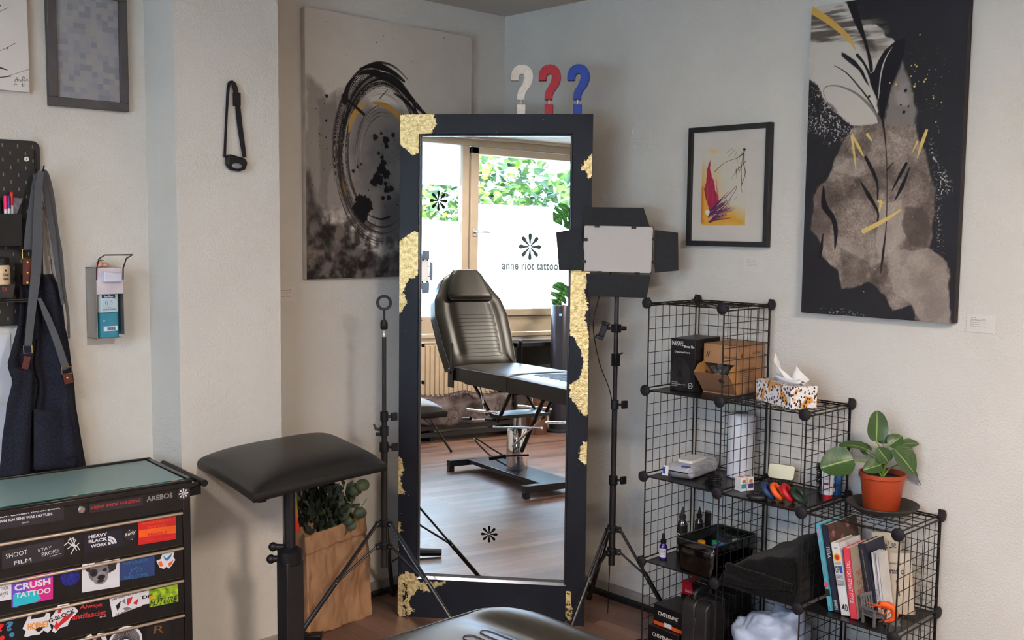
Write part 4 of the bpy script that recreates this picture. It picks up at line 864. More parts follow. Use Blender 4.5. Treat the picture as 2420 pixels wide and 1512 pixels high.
# gold tin with studded base, leaning back
p = SH(1848, 1146, 2)
goldt = M('gold_tin', srgb(196, 178, 146), .34, .8, var=.04, scale=6); stud = M('dark_studs', (.03, .03, .035), .2, .4, var=.5, scale=120)
t = thing('gold_tin', 'open gold tin with dark studded lower half, third shelf level', 'tin', Matrix.Translation((p.x, p.y-.03, zk(2)+E1)) @ Rz(R(12)))
b_ = MB(); b_.prism(rrect(-.055, -.03, .055, .03, .014), 0, .022); b_.build('tin_base', stud, t, bevel=.003)
b_ = MB(); rn = random.Random(3)
for i in range(40): b_.ball((rn.uniform(-.048, .048), -.03+rn.uniform(-.001, .004), rn.uniform(.004, .022)), .0042, seg=6)
for i in range(50): b_.ball((rn.uniform(-.048, .048), rn.uniform(-.026, .024), .022), .0042, seg=6)
b_.build('studs', stud, t)
b_ = MB(); Tl = Tr(0, .030, .022) @ Rx(R(78)); b_.prism(rrect(-.055, 0, .055, .062, .014), -.008, .004, Tl); b_.build('tin_lid', goldt, t, bevel=.003)

# five silicone rings
def ring(px, py, col, nm, tilt, az, lab, rr=.026, sc=1.0, dz=0):
    p = SH(px, py, 2)
    o = MB(); pts = [(rr*math.cos(2*math.pi*k/28), rr*sc*math.sin(2*math.pi*k/28), 0) for k in range(28)]; o.tube(pts, .0105, 12, closed=True)
    o = o.build('silicone_ring', M('silicone_'+nm, col, .5, var=.05, scale=50)); o.matrix_world = Matrix.Translation((p.x, p.y, zk(2)+E1+dz)) @ Rz(az) @ Ry(tilt); tag(o, lab, 'ring', 'silicone rings')
ring(1790, 1178, (.012, .012, .013), 'black', 0, 0, 'black silicone ring lying flat beside small white cartons', .031, dz=.011)
ring(1816, 1180, srgb(26, 54, 98), 'navy', R(50), R(15), 'dark blue silicone ring, leaning, left of the orange one', .029, dz=.034)
ring(1837, 1182, srgb(232, 92, 20), 'orange', R(50), R(15), 'orange silicone ring leaning between the blue and red rings', .029, dz=.034)
ring(1862, 1186, srgb(186, 22, 34), 'red', R(52), R(15), 'red silicone ring leaning beside the orange ring', .030, dz=.035)
ring(1888, 1190, srgb(24, 52, 34), 'green', R(42), R(5), 'dark green silicone ring, rightmost of the leaning rings', .030, dz=.031)
# brush
p = SH(1918, 1170, 2); t = thing('round_brush', 'black round brush standing with bristles up, third shelf level', 'brush', (p.x+.01, p.y+.06, zk(2)+E1))
b_ = MB(); b_.lathe([(.001, 0), (.020, 0), (.016, .02), (.010, .04), (.011, .115), (.001, .12)], None, 16); b_.build('brush_core', black_m, t)
b_ = MB(); rn = random.Random(6)
for i in range(260): a = rn.uniform(0, 6.283); z = rn.uniform(.035, .115); c_ = (math.cos(a), math.sin(a)); b_.tube([(c_[0]*.01, c_[1]*.01, z), (c_[0]*.026, c_[1]*.026, z+.004)], .0009, 4)
b_.build('bristles', black_m, t)['kind'] = 'stuff'
# tubes of cream
redp = M('red_plastic', srgb(168, 16, 28), .4, var=.06); bluep = M('blue_tube', srgb(24, 92, 156), .4, var=.15, scale=40)
def cream_tube(name, lab, px, py, body, cap, art, hh, rr, dx=0, dy=0):
    p = SH(px, py, 2); t = thing(name, lab, 'tube', Matrix.Translation((p.x+dx, p.y+dy, zk(2)+E1)) @ Rz(R(22)), 'cream tubes')
    if cap: b_ = MB(); b_.lathe([(.001, 0), (rr*.92, 0), (rr*.95, .022), (.001, .0225)], None, 24); b_.build('cap', cap, t)
    z0 = .023 if cap else 0
    b_ = MB(); pr = []
    def tb(u, v):
        a = 2*math.pi*u; f = 1-v**2*.93; return (rr*(1+.18*v)*math.cos(a), rr*f*math.sin(a), z0+(hh-z0)*v)
    b_.grid(tb, 28, 8); b_.build('tube_body', body, t)
    b_ = MB(); art(b_, frame((0, -rr*1.01, 0), (1, 0, 0), (0, .24*rr/.02*.02, 1))); b_.build('printed_label', [redp, grey_ink, white_ink, bluep], t)
cream_tube('cream_tube', 'white tube with red cap standing on third shelf level', 1948, 1183, M('white_tube', srgb(216, 214, 216), .4, var=.02), redp,
           lambda b_, F: (b_.box((-.013, .062, .0), (.006, .070, .0008), F, 0), [b_.box((-.014, .040+.005*k, 0), (.012, .0406+.005*k, .0006), F, 1) for k in range(2)], [b_.box((-.014, .082+.005*k, 0), (.012, .0826+.005*k, .0006), F, 1) for k in range(3)]), .115, .020, dy=.02)
cream_tube('cream_tube', 'blue tube standing right of the white one, third shelf level', 1977, 1170, bluep, None,
           lambda b_, F: (b_.text('ETC', -.016, .062, .002, .074, F, 2), b_.text('INK', -.016, .048, .002, .058, F, 2), b_.ball((-.006, .02, 0), .008, F, 2, sc=(1, 1, .1))), .095, .018, dx=-.010, dy=.012)

# ---- level 1: bottles and smoked bin
def bottle(name, lab, px, py, k, prof, mats, capprof, lblz, txt, dx=0, dy=0, hole=None, lm=None):
    p = SH(px, py, k); t = thing(name, lab, 'bottle', (p.x+dx, p.y+dy, zk(k)+E1), 'bottles on the second shelf level'); 
    b_ = MB(); b_.lathe(prof, None, 28); b_.build('bottle_body', mats[0], t)
    b_ = MB(); b_.lathe(capprof, None, 20); b_.build('cap', mats[1], t)
    if lblz:
        r0 = prof[2][0]+.0006; b_ = MB(); z0, z1 = lblz; n_ = 20
        vs = []; 
        b_.grid(lambda u, v: (r0*math.cos(R(-170)+R(160)*u), r0*math.sin(R(-170)+R(160)*u), z0+(z1-z0)*v), n_, 1, mi=0)
        for (s_, x0, y0, x1, y1) in txt:
            q = MB(); q.text(s_, x0, y0, x1, y1, None, 0, z=0); r1 = r0+.0006
            b_.add([(r1*math.sin(v[0]/r1+.35), -r1*math.cos(v[0]/r1+.35), v[1]) for v in q.v], q.f, None, 1, False)
        b_.build('bottle_label', [lm[0], lm[1]], t)
pur = M('violet_bottle', srgb(52, 24, 120), .15, var=.1, coat=.5); darkb = M('dark_ink_bottle', (.02, .018, .02), .15, var=.2, coat=.6); lblw = M('bottle_label_white', srgb(206, 206, 210), .6); lblb = M('bottle_label_black', (.012, .012, .014), .5); clr = M('smoky_clear_plastic', srgb(120, 112, 104), .2, var=.1, coat=.5)
dropper = [(.0105, .066), (.0125, .068), (.0125, .082), (.008, .084), (.0075, .092), (.0065, .105), (.003, .110), (.001, .111)]
bottle('dropper_bottle', 'small violet dropper bottle with white label, left on second shelf level', 1560, 1322, 1, [(.001, 0), (.016, 0), (.017, .003), (.017, .052), (.012, .062), (.009, .066), (.009, .07)], [pur, black_m], dropper, (.010, .048), [('OX', -.004, .030, .014, .042), ('xylonor', -.010, .021, .012, .025)], lm=(lblw, M('label_ink', (.02, .015, .03), .6)), dy=.02)
tip = [(.013, .16), (.0145, .163), (.0145, .178), (.009, .180), (.007, .192), (.003, .212), (.001, .213)]
inkprof = [(.001, 0), (.021, 0), (.0225, .004), (.0225, .132), (.019, .148), (.012, .158), (.012, .162)]
bottle('ink_bottle', 'round-shouldered ink bottle with pointed cap next to the dropper bottle', 1592, 1320, 1, inkprof, [darkb, M('grey_cap', srgb(44, 42, 52), .4)], tip, (.020, .108), [('O', -.02, .08, .0, .104), ('EXTREME', -.02, .045, .02, .055), ('BLACK INK', -.02, .026, .02, .036)], lm=(lblb, white_ink), dx=0, dy=.055)
bottle('ink_bottle', 'second ink bottle close behind the round-shouldered one', 1606, 1314, 1, [(r_*.86, z*.92) for r_, z in inkprof], [darkb, black_m], [(r_*.86, z*.92) for r_, z in tip], (.020, .10), [], lm=(lblb, white_ink), dx=.014, dy=.115)
bottle('ink_bottle', 'square-labelled dark ink bottle behind the smoked bin', 1648, 1300, 1, [(.001, 0), (.022, 0), (.0235, .004), (.0235, .145), (.022, .155), (.012, .158), (.012, .162)], [clr, black_m], tip, (.020, .150), [('PANTHERA', -.02, .118, .022, .13), ('O', -.010, .08, .008, .10)], lm=(lblb, M('label_grey_ink', srgb(70, 72, 74), .6)), dx=-.012, dy=.105)

# smoked storage bin
smoke = thin_glass('smoked_plastic', (.30, .38, .38), .07, .08)
pA = SH(1596, 1345, 1); pB = SH(1680, 1362, 1)
bin_t = thing('smoked_storage_bin', 'smoked translucent plastic bin full of ink pots, second shelf level', 'bin', Matrix.Translation((pA.x+.012, pA.y+.01, zk(1)+E1)) @ Rz(R(-2)))
bw, bd, bh = .165, .265, .135
b_ = MB(); e = .012; th = .003
def taper(x, y, z): f = z/bh; return ((x-bw/2)*(1+.16*f)+bw/2, (y-bd/2)*(1+.08*f)+bd/2, z)
pl = rrect(0, 0, bw, bd, .014, 4); n_ = len(pl)
vs = [taper(x, y, z) for z in (0, bh*.5, bh) for x, y in pl]; fs = [list(range(n_))[::-1]]+[(r_*n_+i, r_*n_+(i+1) % n_, (r_+1)*n_+(i+1) % n_, (r_+1)*n_+i) for r_ in (0, 1) for i in range(n_)]
b_.add(vs, fs); b_.build('bin_body', smoke, bin_t, solid=.003)
b_ = MB(); b_.tube([taper(x*1.0, y, bh) for x, y in pl], .003, 6, closed=True); b_.build('rim', M('smoked_rim', (.03, .05, .05), .25), bin_t)
rn = random.Random(12); pot_cols = [('red_pot_cap', srgb(190, 30, 30)), ('yellow_pot_cap', srgb(206, 152, 40)), ('green_pot_cap', srgb(30, 140, 100)), ('violet_pot_cap', srgb(90, 60, 150)), ('blue_pot_cap', srgb(60, 120, 180)), ('black_pot_cap', (.015, .015, .018)), ('white_pot_cap', srgb(190, 190, 190))]
proto_pot = {}
Wm = bin_t.matrix_world
for layer in range(2):
    for ix in range(4):
        for iy in range(6):
            if layer == 1 and rn.random() < .12: continue
            ci = rn.choice([5, 5, 5, 6, 5]) if layer == 0 else {(0, 1): 0, (1, 1): 1, (1, 3): 2, (2, 2): 3, (2, 3): 4, (0, 2): 1, (0, 0): 5}.get((ix, iy), rn.choice([5, 5, 6, 5]))
            nm, col = pot_cols[ci]
            if ci not in proto_pot:
                t = thing('ink_pot', '', 'pot', None, 'ink pots in the smoked bin'); b_ = MB(); b_.lathe([(.001, 0), (.015, 0), (.0155, .003), (.0155, .03), (.013, .034)], None, 14); b_.build('pot_body', darkb, t); b_ = MB(); b_.lathe([(.016, .032), (.0162, .046), (.001, .048)], None, 14); b_.build('pot_cap', M(nm, col, .45), t); proto_pot[ci] = t
            else: t = dup(proto_pot[ci])
            t.matrix_world = Wm @ Tr(.024+ix*.039, .026+iy*.0425, .004+layer*.053); t['label'] = '%s-capped little ink pot inside the smoked bin' % nm.split('_')[0]

# folded black blanket
p = SH(1742, 1372, 1)
clothb = M('black_fleece', (.007, .007, .008), .95, var=.4, scale=200, bump=.6, bscale=400, sheen=.08, spec=.1)
bl = thing('folded_blanket', 'folded black blanket piled on the second shelf level', 'blanket', (X0+GX+.02, YF+.005, zk(1)+E1))
b_ = MB()
prof_f = [(0, 0), (.0, .07), (.02, .088), (.08, .118), (.16, .165), (.215, .195), (.245, .20), (.275, .185), (.325, .165), (.33, .08), (.33, 0)]
def bk(u, v):
    x = u*.325; y = v*.30
    top = np.interp(x, [0, .03, .10, .18, .25, .29, .325], [.045, .075, .115, .150, .178, .178, .160])*(.84+.34*v)
    ed = min(1, v/.12)**.5*min(1, (1-v)/.06+.2)**.5*min(1, u/.05+.25)**.5*min(1, (1-u)/.04+.3)**.5
    return (x-.015*(1-v)*(1-u), y-.0, top*ed*(1+.05*math.sin(5*v+3*u))+.004*math.sin(22*u+8*v))
b_.grid(bk, 34, 26)
b_.grid(lambda u, v: ((lambda q: (q[0], q[1]-.001, q[2]*v))(bk(u, 0))), 34, 5, flip=True); b_.grid(lambda u, v: ((lambda q: (q[0], q[1], q[2]*v))(bk(0, u))), 20, 3); b_.grid(lambda u, v: ((lambda q: (q[0], q[1], q[2]*v))(bk(1, u))), 20, 3, flip=True)
b_.build('folded_stack', clothb, bl, sub=1, angle=80)
b_ = MB()
for j in range(3):
    z = .022+.026*j; L_ = .235+.03*j
    def fold(u, v, z=z, j=j, L_=L_):
        a = R(-90)+R(180)*v; x = .0+u*L_; return (x+.02, .012-(.020-.003*j)*math.cos(a)+.004*math.sin(9*u+j), z*(1-.15*u)+.0135*math.sin(a)+.018*u*u*(2-j))
    b_.grid(fold, 24, 8)
b_.build('front_folds', clothb, bl, solid=.004, angle=80)

# ---- books on the second level, right
def book(name, lab, b0, t0, thick_px, depth, cover, page, art=None, yf=YF+.06, fan=0.0):
    B = P(b0[0], b0[1], 1, yf); T_ = P(t0[0], t0[1], 1, yf); B.z = zk(1)+E1+.0005
    hgt = (T_-B).length; tilt = math.atan2(T_.x-B.x, T_.z-B.z); dx = P(b0[0]+thick_px, b0[1], 1, yf).x-B.x
    lift = dx*math.sin(max(0, tilt)) if tilt > 0 else 0
    t = thing(name, lab, 'book', Matrix.Translation((B.x, yf, B.z+lift)) @ Rz(fan) @ Ry(tilt), 'books on the second shelf level')
    c = .002
    b_ = MB(); b_.box((0, 0, 0), (c, depth, hgt)); b_.box((dx-c, 0, 0), (dx, depth, hgt)); b_.box((0, 0, 0), (dx, c, hgt)); b_.build('cover', cover, t, bevel=.0006)
    b_ = MB(); b_.box((c, c, .002), (dx-c, depth-.003, hgt-.003)); b_.build('pages', page, t)
    if art: b_ = MB(); mts = art(b_, frame((0, -.0005, 0), (1, 0, 0), (0, 0, 1)), frame((dx+.0005, 0, 0), (0, 1, 0), (0, 0, 1)), dx, hgt, depth); b_.build('cover_print', mts, t)
    return t
pages = M('book_pages', srgb(214, 204, 188), .85, var=.06, scale=200, stretch=(1, .05, .05))
def vtext(b_, s_, F, cx, y0, y1, w_, mi, bold=0):       # text running down a spine
    T_ = F @ Tr(cx, (y0+y1)/2, 0) @ Matrix.Rotation(-math.pi/2, 4, 'Z'); b_.text(s_, -(y1-y0)/2, -w_/2, (y1-y0)/2, w_/2, T_, mi, bold=bold)
pinkp = M('pink_print', srgb(222, 70, 110), .6); cy_c = M('cyan_cover', srgb(88, 172, 190), .5); navy_c = M('navy_cover', srgb(30, 36, 56), .5); red_c = M('coral_cover', srgb(216, 62, 78), .5); whc = M('white_cover', srgb(214, 212, 212), .5); beige_c = M('beige_cover', srgb(186, 172, 152), .75, var=.04); grn = M('floral_green', srgb(52, 66, 48), .7, var=.4, scale=60, col2=srgb(96, 52, 52)); darkp = M('dark_print', (.015, .015, .02), .6); tanp = M('tan_print', srgb(190, 150, 70), .6)
def a1(b_, F, G, dx, h_, d_):
    vtext(b_, 'Draw', F, dx/2, h_*.82, h_*.95, dx*.5, 0); vtext(b_, 'FREIHAND ZEICHNEN', F, dx/2, h_*.38, h_*.80, dx*.4, 1); b_.prism(circle(dx*.4, h_*.30, dx*.5), 0, .0006, F, 0); b_.box((0, h_*.17, 0), (dx, h_*.25, .0005), F, 2); b_.text('K', dx*.3, h_*.02, dx*.7, h_*.05, F, 2); return [pinkp, M('orange_brown_print', srgb(130, 110, 96), .6), darkp]
book('art_book', 'tall cyan book with pink dot at the left end of the row', (1957, 1446), (1927, 1237), 11, .17, cy_c, pages, a1, yf=YF+.055)
def a2(b_, F, G, dx, h_, d_):
    vtext(b_, 'TIGA', F, dx*.55, h_*.62, h_*.76, dx*.55, 0); vtext(b_, 'illustrated works and sketches', F, dx*.6, h_*.34, h_*.60, dx*.25, 1); vtext(b_, 'SPREES', F, dx*.5, h_*.03, h_*.14, dx*.5, 0); b_.box((.0, .0, 0), (d_, h_, .0004), G, 2)
    for (x, y) in ((.03, .88), (.09, .8), (.14, .93), (.05, .70), (.11, .66)): b_.prism(circle(x, y*h_, .013, 9), .0004, .0008, G, 3)
    return [white_ink, grey_ink, grn, M('rose_print', srgb(150, 92, 92), .7)]
book('art_book', 'large dark-spined book with green floral cover beside the cyan book', (1971, 1449), (1941, 1240), 15, .21, navy_c, pages, a2, yf=YF+.058)
def a3(b_, F, G, dx, h_, d_):
    b_.prism(circle(dx/2, h_*.80, dx*.42), 0, .0006, F, 0); b_.prism(circle(dx/2, h_*.80, dx*.26), .0006, .0010, F, 1)
    b_.text('THE HISTORY', dx*.12, h_*.70, dx*.88, h_*.73, F, 2); b_.text('OF', dx*.1, h_*.58, dx*.52, h_*.68, F, 2, bold=.02); b_.box((dx*.56, h_*.58, 0), (dx*.88, h_*.68, .0005), F, 3); b_.text('GRAPHIC', dx*.1, h_*.50, dx*.9, h_*.565, F, 2); b_.text('DESIGN', dx*.1, h_*.41, dx*.9, h_*.485, F, 2); b_.text('40', dx*.2, h_*.06, dx*.85, h_*.16, F, 2, bold=.01); b_.text('Muller', dx*.3, h_*.92, dx*.7, h_*.94, F, 2)
    return [M('yellow_print', srgb(226, 176, 50), .6), M('red_print', srgb(196, 44, 40), .6), darkp, blue_p]
book('art_book', 'white-spined thick book with yellow and red sun, about graphic design', (1988, 1455), (1963, 1282), 22, .15, whc, pages, a3, yf=YF+.05)
def a4(b_, F, G, dx, h_, d_):
    vtext(b_, 'TATTOO STREET STYLE', F, dx/2, h_*.22, h_*.82, dx*.5, 0, .01); b_.box((0, 0, 0), (d_, h_, .0005), G, 1); 
    for i in range(4): b_.text('TATTOO', .02, h_*(.2+.13*i), .10, h_*(.28+.13*i), G @ Tr(0, 0, .0005), 2, rot=R(8))
    return [white_ink, M('grey_beige_cover', srgb(150, 138, 124), .7), M('red_script', srgb(160, 52, 50), .6)]
book('art_book', 'coral-red spine book lettered in white between white and navy books', (2010, 1464), (1992, 1294), 17, .16, red_c, pages, a4, yf=YF+.045)
def a5(b_, F, G, dx, h_, d_): vtext(b_, 'the illustrated guide to lettering', F, dx*.4, h_*.3, h_*.92, dx*.2, 0); return [tanp]
book('art_book', 'dark navy book leaning left in the middle of the row', (2060, 1418), (2028, 1284), 17, .14, navy_c, pages, a5, yf=YF+.10)
book('thin_booklet', 'thin white booklet leaning beside the navy book', (2078, 1420), (2058, 1306), 7, .07, whc, pages, lambda b_, F, G, dx, h_, d_: (vtext(b_, 'mono', F, dx/2, h_*.3, h_*.45, dx*.5, 0), [darkp])[1], yf=YF+.115)
book('thin_booklet', 'second thin white booklet against the beige book', (2087, 1420), (2068, 1308), 7, .07, whc, pages, None, yf=YF+.118)
def a7(b_, F, G, dx, h_, d_): b_.text('brandl  ch', dx*.15, h_*.66, dx*.75, h_*.76, F, 0, rot=R(0), bold=.02); b_.text('Sebastian Koch', dx*.2, h_*.82, dx*.62, h_*.86, F, 0); b_.tube([(dx*.5, h_*.30, .001), (dx*.44, h_*.56, .001)], .003, 6, F, 1); return [darkp, M('match_brown', srgb(110, 60, 40), .7)]
# beige book leans so that its front cover faces the camera
def facing(name, lab, bl_, br_, tl_, yf, cover, art, th=.016):
    B = P(*bl_, 1, yf); Q = P(*br_, 1, yf); T_ = P(*tl_, 1, yf); wd = Q.x-B.x; hh = T_.z-(zk(1)+E1)
    t = thing(name, lab, 'book', Matrix.Translation((B.x, yf, zk(1)+E1+.001)) @ Rz(R(14)) @ Ry(math.atan2(T_.x-B.x, hh)) @ Rx(R(-7)), 'books on the second shelf level')
    b_ = MB(); b_.box((0, 0, 0), (wd, .002, hh)); b_.box((0, th-.002, 0), (wd, th, hh)); b_.box((0, 0, 0), (.002, th, hh)); b_.build('cover', cover, t, bevel=.0006); b_ = MB(); b_.box((.002, .002, .002), (wd-.002, th-.002, hh-.002)); b_.build('pages', pages, t)
    b_ = MB(); m_ = art(b_, frame((0, -.0005, 0), (1, 0, 0), (0, 0, 1)), None, wd, hh, th); b_.build('cover_print', m_, t)
facing('art_book', 'beige book with its printed front cover facing the room', (2098, 1424), (2158, 1424), (2085, 1308), YF+.19, beige_c, a7)
facing('art_book', 'beige book with handwritten title, standing behind the facing one', (2072, 1395), (2135, 1395), (2056, 1258), YF+.24, beige_c, lambda b_, F, G, dx, h_, d_: (b_.text('A fine Line', dx*.15, h_*.78, dx*.85, h_*.88, F, 0, rot=R(6)), [darkp])[1])

# little grey chair, shrimp figure, star figure
greyp = M('grey_printed_plastic', srgb(96, 96, 100), .55, var=.08, scale=80, bump=.2, bscale=300)
p = SH(2056, 1478, 1); t = thing('miniature_chair', 'miniature grey plastic garden chair on the second shelf level', 'miniature', Matrix.Translation((p.x+.0, p.y+.028, zk(1)+E1)) @ Rz(R(75)))
b_ = MB(); b_.box((-.03, -.028, .030), (.03, .028, .034)); b_.build('seat', greyp, t, bevel=.001)
for x in (-.027, .027):
    for y in (-.025, .025): b_ = MB(); b_.box((x-.004, y-.004, 0), (x+.004, y+.004, .055 if y < 0 else .031)); b_.build('leg', greyp, t, bevel=.001)
b_ = MB(); b_.box((-.034, -.03, .055), (-.020, .026, .059)); b_.box((.020, -.03, .055), (.034, .026, .059)); b_.build('armrest', greyp, t, bevel=.001)
b_ = MB(); Tb = Tr(0, .026, .034) @ Rx(R(-12)); 
for i in range(5): b_.box((-.029+.0125*i, 0, 0), (-.021+.0125*i, .003, .062), Tb)
b_.box((-.031, -.001, .056), (.031, .005, .068), Tb); b_.build('backrest', greyp, t, bevel=.0008)
p = SH(2090, 1450, 1); orm = M('orange_shrimp_plastic', srgb(226, 88, 22), .45, var=.12, scale=60, bump=.3, bscale=150)
yc_ = SH(2056, 1478, 1).y+.012; p = P(2096, 1440, 1, yc_)
t = thing('shrimp_figurine', 'orange plastic shrimp figurine curled beside the miniature chair', 'figurine', Matrix.Translation((p.x+.006, yc_, zk(1)+E1)) @ Rz(R(18)))
b_ = MB(); pts = [(-.044, 0, .078), (-.03, 0, .084), (-.012, 0, .088), (.006, 0, .084), (.018, 0, .072), (.022, 0, .056), (.016, 0, .042), (.004, 0, .032), (-.010, 0, .028)]; q_ = smooth_path(pts, 5)
rr_ = [np.interp(i/(len(q_)-1), [0, .1, .3, .6, .85, 1], [.003, .008, .0125, .0115, .0075, .004])*(1+.08*(i % 4 == 0)) for i in range(len(q_))]; b_.tube(q_, rr_, 14); b_.build('body', orm, t)
b_ = MB()
for s_ in (-1, 1):
    for k in range(4): b_.tube([(.012-.012*k, .006*s_, .070+.003*k), (.002-.012*k, .010*s_, .056), (-.004-.010*k, .008*s_, .048+.003*k)], [.0016, .0013, .0007], 5)
b_.tube([(-.042, .002, .08), (-.07, .006, .082), (-.085, .004, .074)], [.0014, .001, .0005], 5); b_.tube([(-.042, -.002, .078), (-.066, -.006, .07)], [.0014, .0006], 5)
b_.add([(-.008, 0, .032), (-.03, .010, .022), (-.034, 0, .018), (-.03, -.010, .024)], [(0, 1, 2, 3)]); b_.build('legs_and_feelers', orm, t)
b_ = MB()
for s_ in (-1, 1): b_.ball((-.032, .009*s_, .090), .0032)
b_.tube([(0, 0, .0), (.002, 0, .030)], .0028, 8); b_.build('eyes_and_peg', darkp, t)
p = P(2112, 1462, 1, yc_-.004); t = thing('star_figurine', 'small grey star-shaped figurine under the orange shrimp', 'figurine', Matrix.Translation((p.x, p.y+.02, zk(1)+E1)))
b_ = MB(); st = [((.022 if i % 2 else .010)*math.sin(2*math.pi*i/10), .024+(.022 if i % 2 else .010)*-math.cos(2*math.pi*i/10)*-1) for i in range(10)]; b_.prism(st, -.004, .004, frame((0, 0, 0), (1, .2, 0), (0, 0, 1))); b_.build('star_body', M('grey_silver_plastic', srgb(120, 122, 130), .4, .3), t, bevel=.001)

# ---- lowest level: cartons, case, bag
or_m = M('orange_card', srgb(216, 84, 28), .55)
def chy(b_, F, G, T_):
    b_.text('CHEYENNE', .025, .030, .135, .046, F, 0, shear=.15, bold=.015); b_.box((.02, .022, 0), (.14, .0228, .0004), F, 1)
p = SH(1545, 1490, 0)
for i, (nm, z) in enumerate((('lower', 0), ('upper', .088))):
    t = carton('machine_box', 'flat black lettered box with orange edge, %s of the two stacked on the floor level' % nm, 'box', (X0+.025+.012*i, YF+.01+.03*i, zk(0)+E1+z+(0)), R(-6), .165, .15, .070, [blackcard, white_ink, grey_ink], chy, 'stacked black lettered boxes')
    t.matrix_world = Matrix.Translation((X0+.025+.012*i, YF+.02+.02*i, zk(0)+E1+z+.016)) @ Rz(R(-4))
    b_ = MB(); b_.box((.001, .001, -.0155), (.164, .149, -.0005)); b_.build('orange_edge', or_m, t)
    b_ = MB(); b_.box((.06, -.0008, -.012), (.10, -.0004, .006)); b_.build('sticker', lblw, t)
t = carton('dark_carton', 'flat dark carton under the red box, floor level', 'box', (X0+.06, YF+.195, zk(0)+E1), R(-2), .135, .13, .185, [M('maroon_black_card', srgb(32, 14, 18), .4)], None)
redc = M('glossy_red_card', srgb(176, 14, 34), .35)
t = thing('red_box', 'small red and black box on top, back of the floor level', 'box', Matrix.Translation((X0+.063, YF+.20, zk(0)+E1+.186)) @ Rz(R(-4)) @ Matrix.Diagonal((.88, 1, 1, 1)))
b_ = MB(); b_.box((0, 0, 0), (.15, .10, .06)); b_.build('box_body', redc, t, bevel=.002)
b_ = MB(); F = frame((0, -.0006, 0), (1, 0, 0), (0, 0, 1)); T_ = frame((0, 0, .0606), (1, 0, 0), (0, 1, 0)); flat(b_, [(.075, 0), (.15, 0), (.15, .06), (.058, .06)], 0, F, 0); flat(b_, [(.058, 0), (.15, 0), (.13, .10), (.05, .10)], 0, T_, 0); b_.text('SANWA BLITZ', .02, .012, .10, .024, F, 1, z=.0004); b_.tube([(.06, .03, .0004), (.13, .03, .0004), (.125, .07, .0004), (.058, .07, .0004)], .0007, 4, T_, 1, closed=True); b_.build('printed_artwork', [blackcard, white_ink], t)
case_m = M('black_case_plastic', (.02, .02, .021), .38, var=.15, bump=.15, bscale=300)
t = thing('hard_case', 'black ribbed hard case standing upright on the floor level', 'case', Matrix.Translation((X0+.205, YF+.005, zk(0)+E1)) @ Rz(R(-3)))
b_ = MB(); Tc = frame((0, 0, 0), (0, 1, 0), (0, 0, 1)); b_.prism(rrect(0, 0, .30, .255, .035, 6), 0, .060, Tc); b_.prism(rrect(0, 0, .30, .255, .035, 6), .066, .125, Tc); b_.prism(rrect(-.004, -.0, .304, .259, .038, 6), .058, .068, Tc); b_.build('shell', case_m, t, bevel=.005)
for x in (.02, .045, .085, .105):
    for y in (.05, .11, .17, .24):
        pass
for k in range(4): b_ = MB(); b_.prism(rrect(.05+.06*k, .01, .062+.06*k, .262, .004), .125, .129, Tc); b_.box((.05+.06*k, .250, .01), (.062+.06*k, .261, .125), Tc); b_.build('rib', case_m, t, bevel=.002)
b_ = MB(); b_.tube(smooth_path([(.05, .02, .258), (.05, .03, .285), (.05, .11, .29), (.05, .12, .258)], 5), .008, 10); b_.build('handle', case_m, t)
b_ = MB(); b_.box((.055, .16, .25), (.075, .19, .266)); b_.box((.055, -.006, .16), (.075, .002, .19)); b_.build('latch', case_m, t, bevel=.002)
t = thing('paper_folder', 'thin pale blue folder squeezed between the boxes and the case', 'folder', Matrix.Translation((X0+.196, YF+.02, zk(0)+E1)) @ Ry(R(1)))
b_ = MB(); b_.box((0, 0, 0), (.004, .2, .21)); b_.build('folder_body', M('pale_blue_folder', srgb(150, 158, 186), .6), t)
bag_m = M('bluish_plastic_bag', srgb(176, 190, 214), .42, var=.08, scale=10, bump=1.0, bscale=28)
t = thing('plastic_bag', 'bulging bluish white plastic bag on the floor level, right of the case', 'bag', (X0+GX+.17, YF+.16, zk(0)+E1))
b_ = MB()
def bgf(u, v):
    a = 2*math.pi*u; ph = math.pi*v; r_ = max(0, math.sin(ph))**.5; q3 = Vector((math.cos(a)*math.sin(ph), math.sin(a)*math.sin(ph), -math.cos(ph))); n_ = noise.noise(q3*1.6)*.22; n2_ = -abs(noise.noise(q3*3.2+Vector((3, 1, 2))))*.09-abs(noise.noise(q3*11))*.04+.03
    return (.150*r_*math.cos(a)*(1+n_+n2_), .138*r_*math.sin(a)*(1+n_+n2_), max(0, .125*(1-math.cos(ph))*(1+n_*.9+n2_)*(1.0+.12*math.cos(a))))
b_.grid(bgf, 72, 40); b_.build('bag_body', bag_m, t, angle=180)
t2 = thing('plastic_bag', 'second pale plastic bag lying in front, lower right of the case', 'bag', (X0+GX*2+.15, YF+.17, zk(0)+E1))
o = t.children[0].copy(); COL.objects.link(o); o.parent = t2; o.scale = (.85, .85, .66); o.rotation_euler = (0, 0, 2.3)

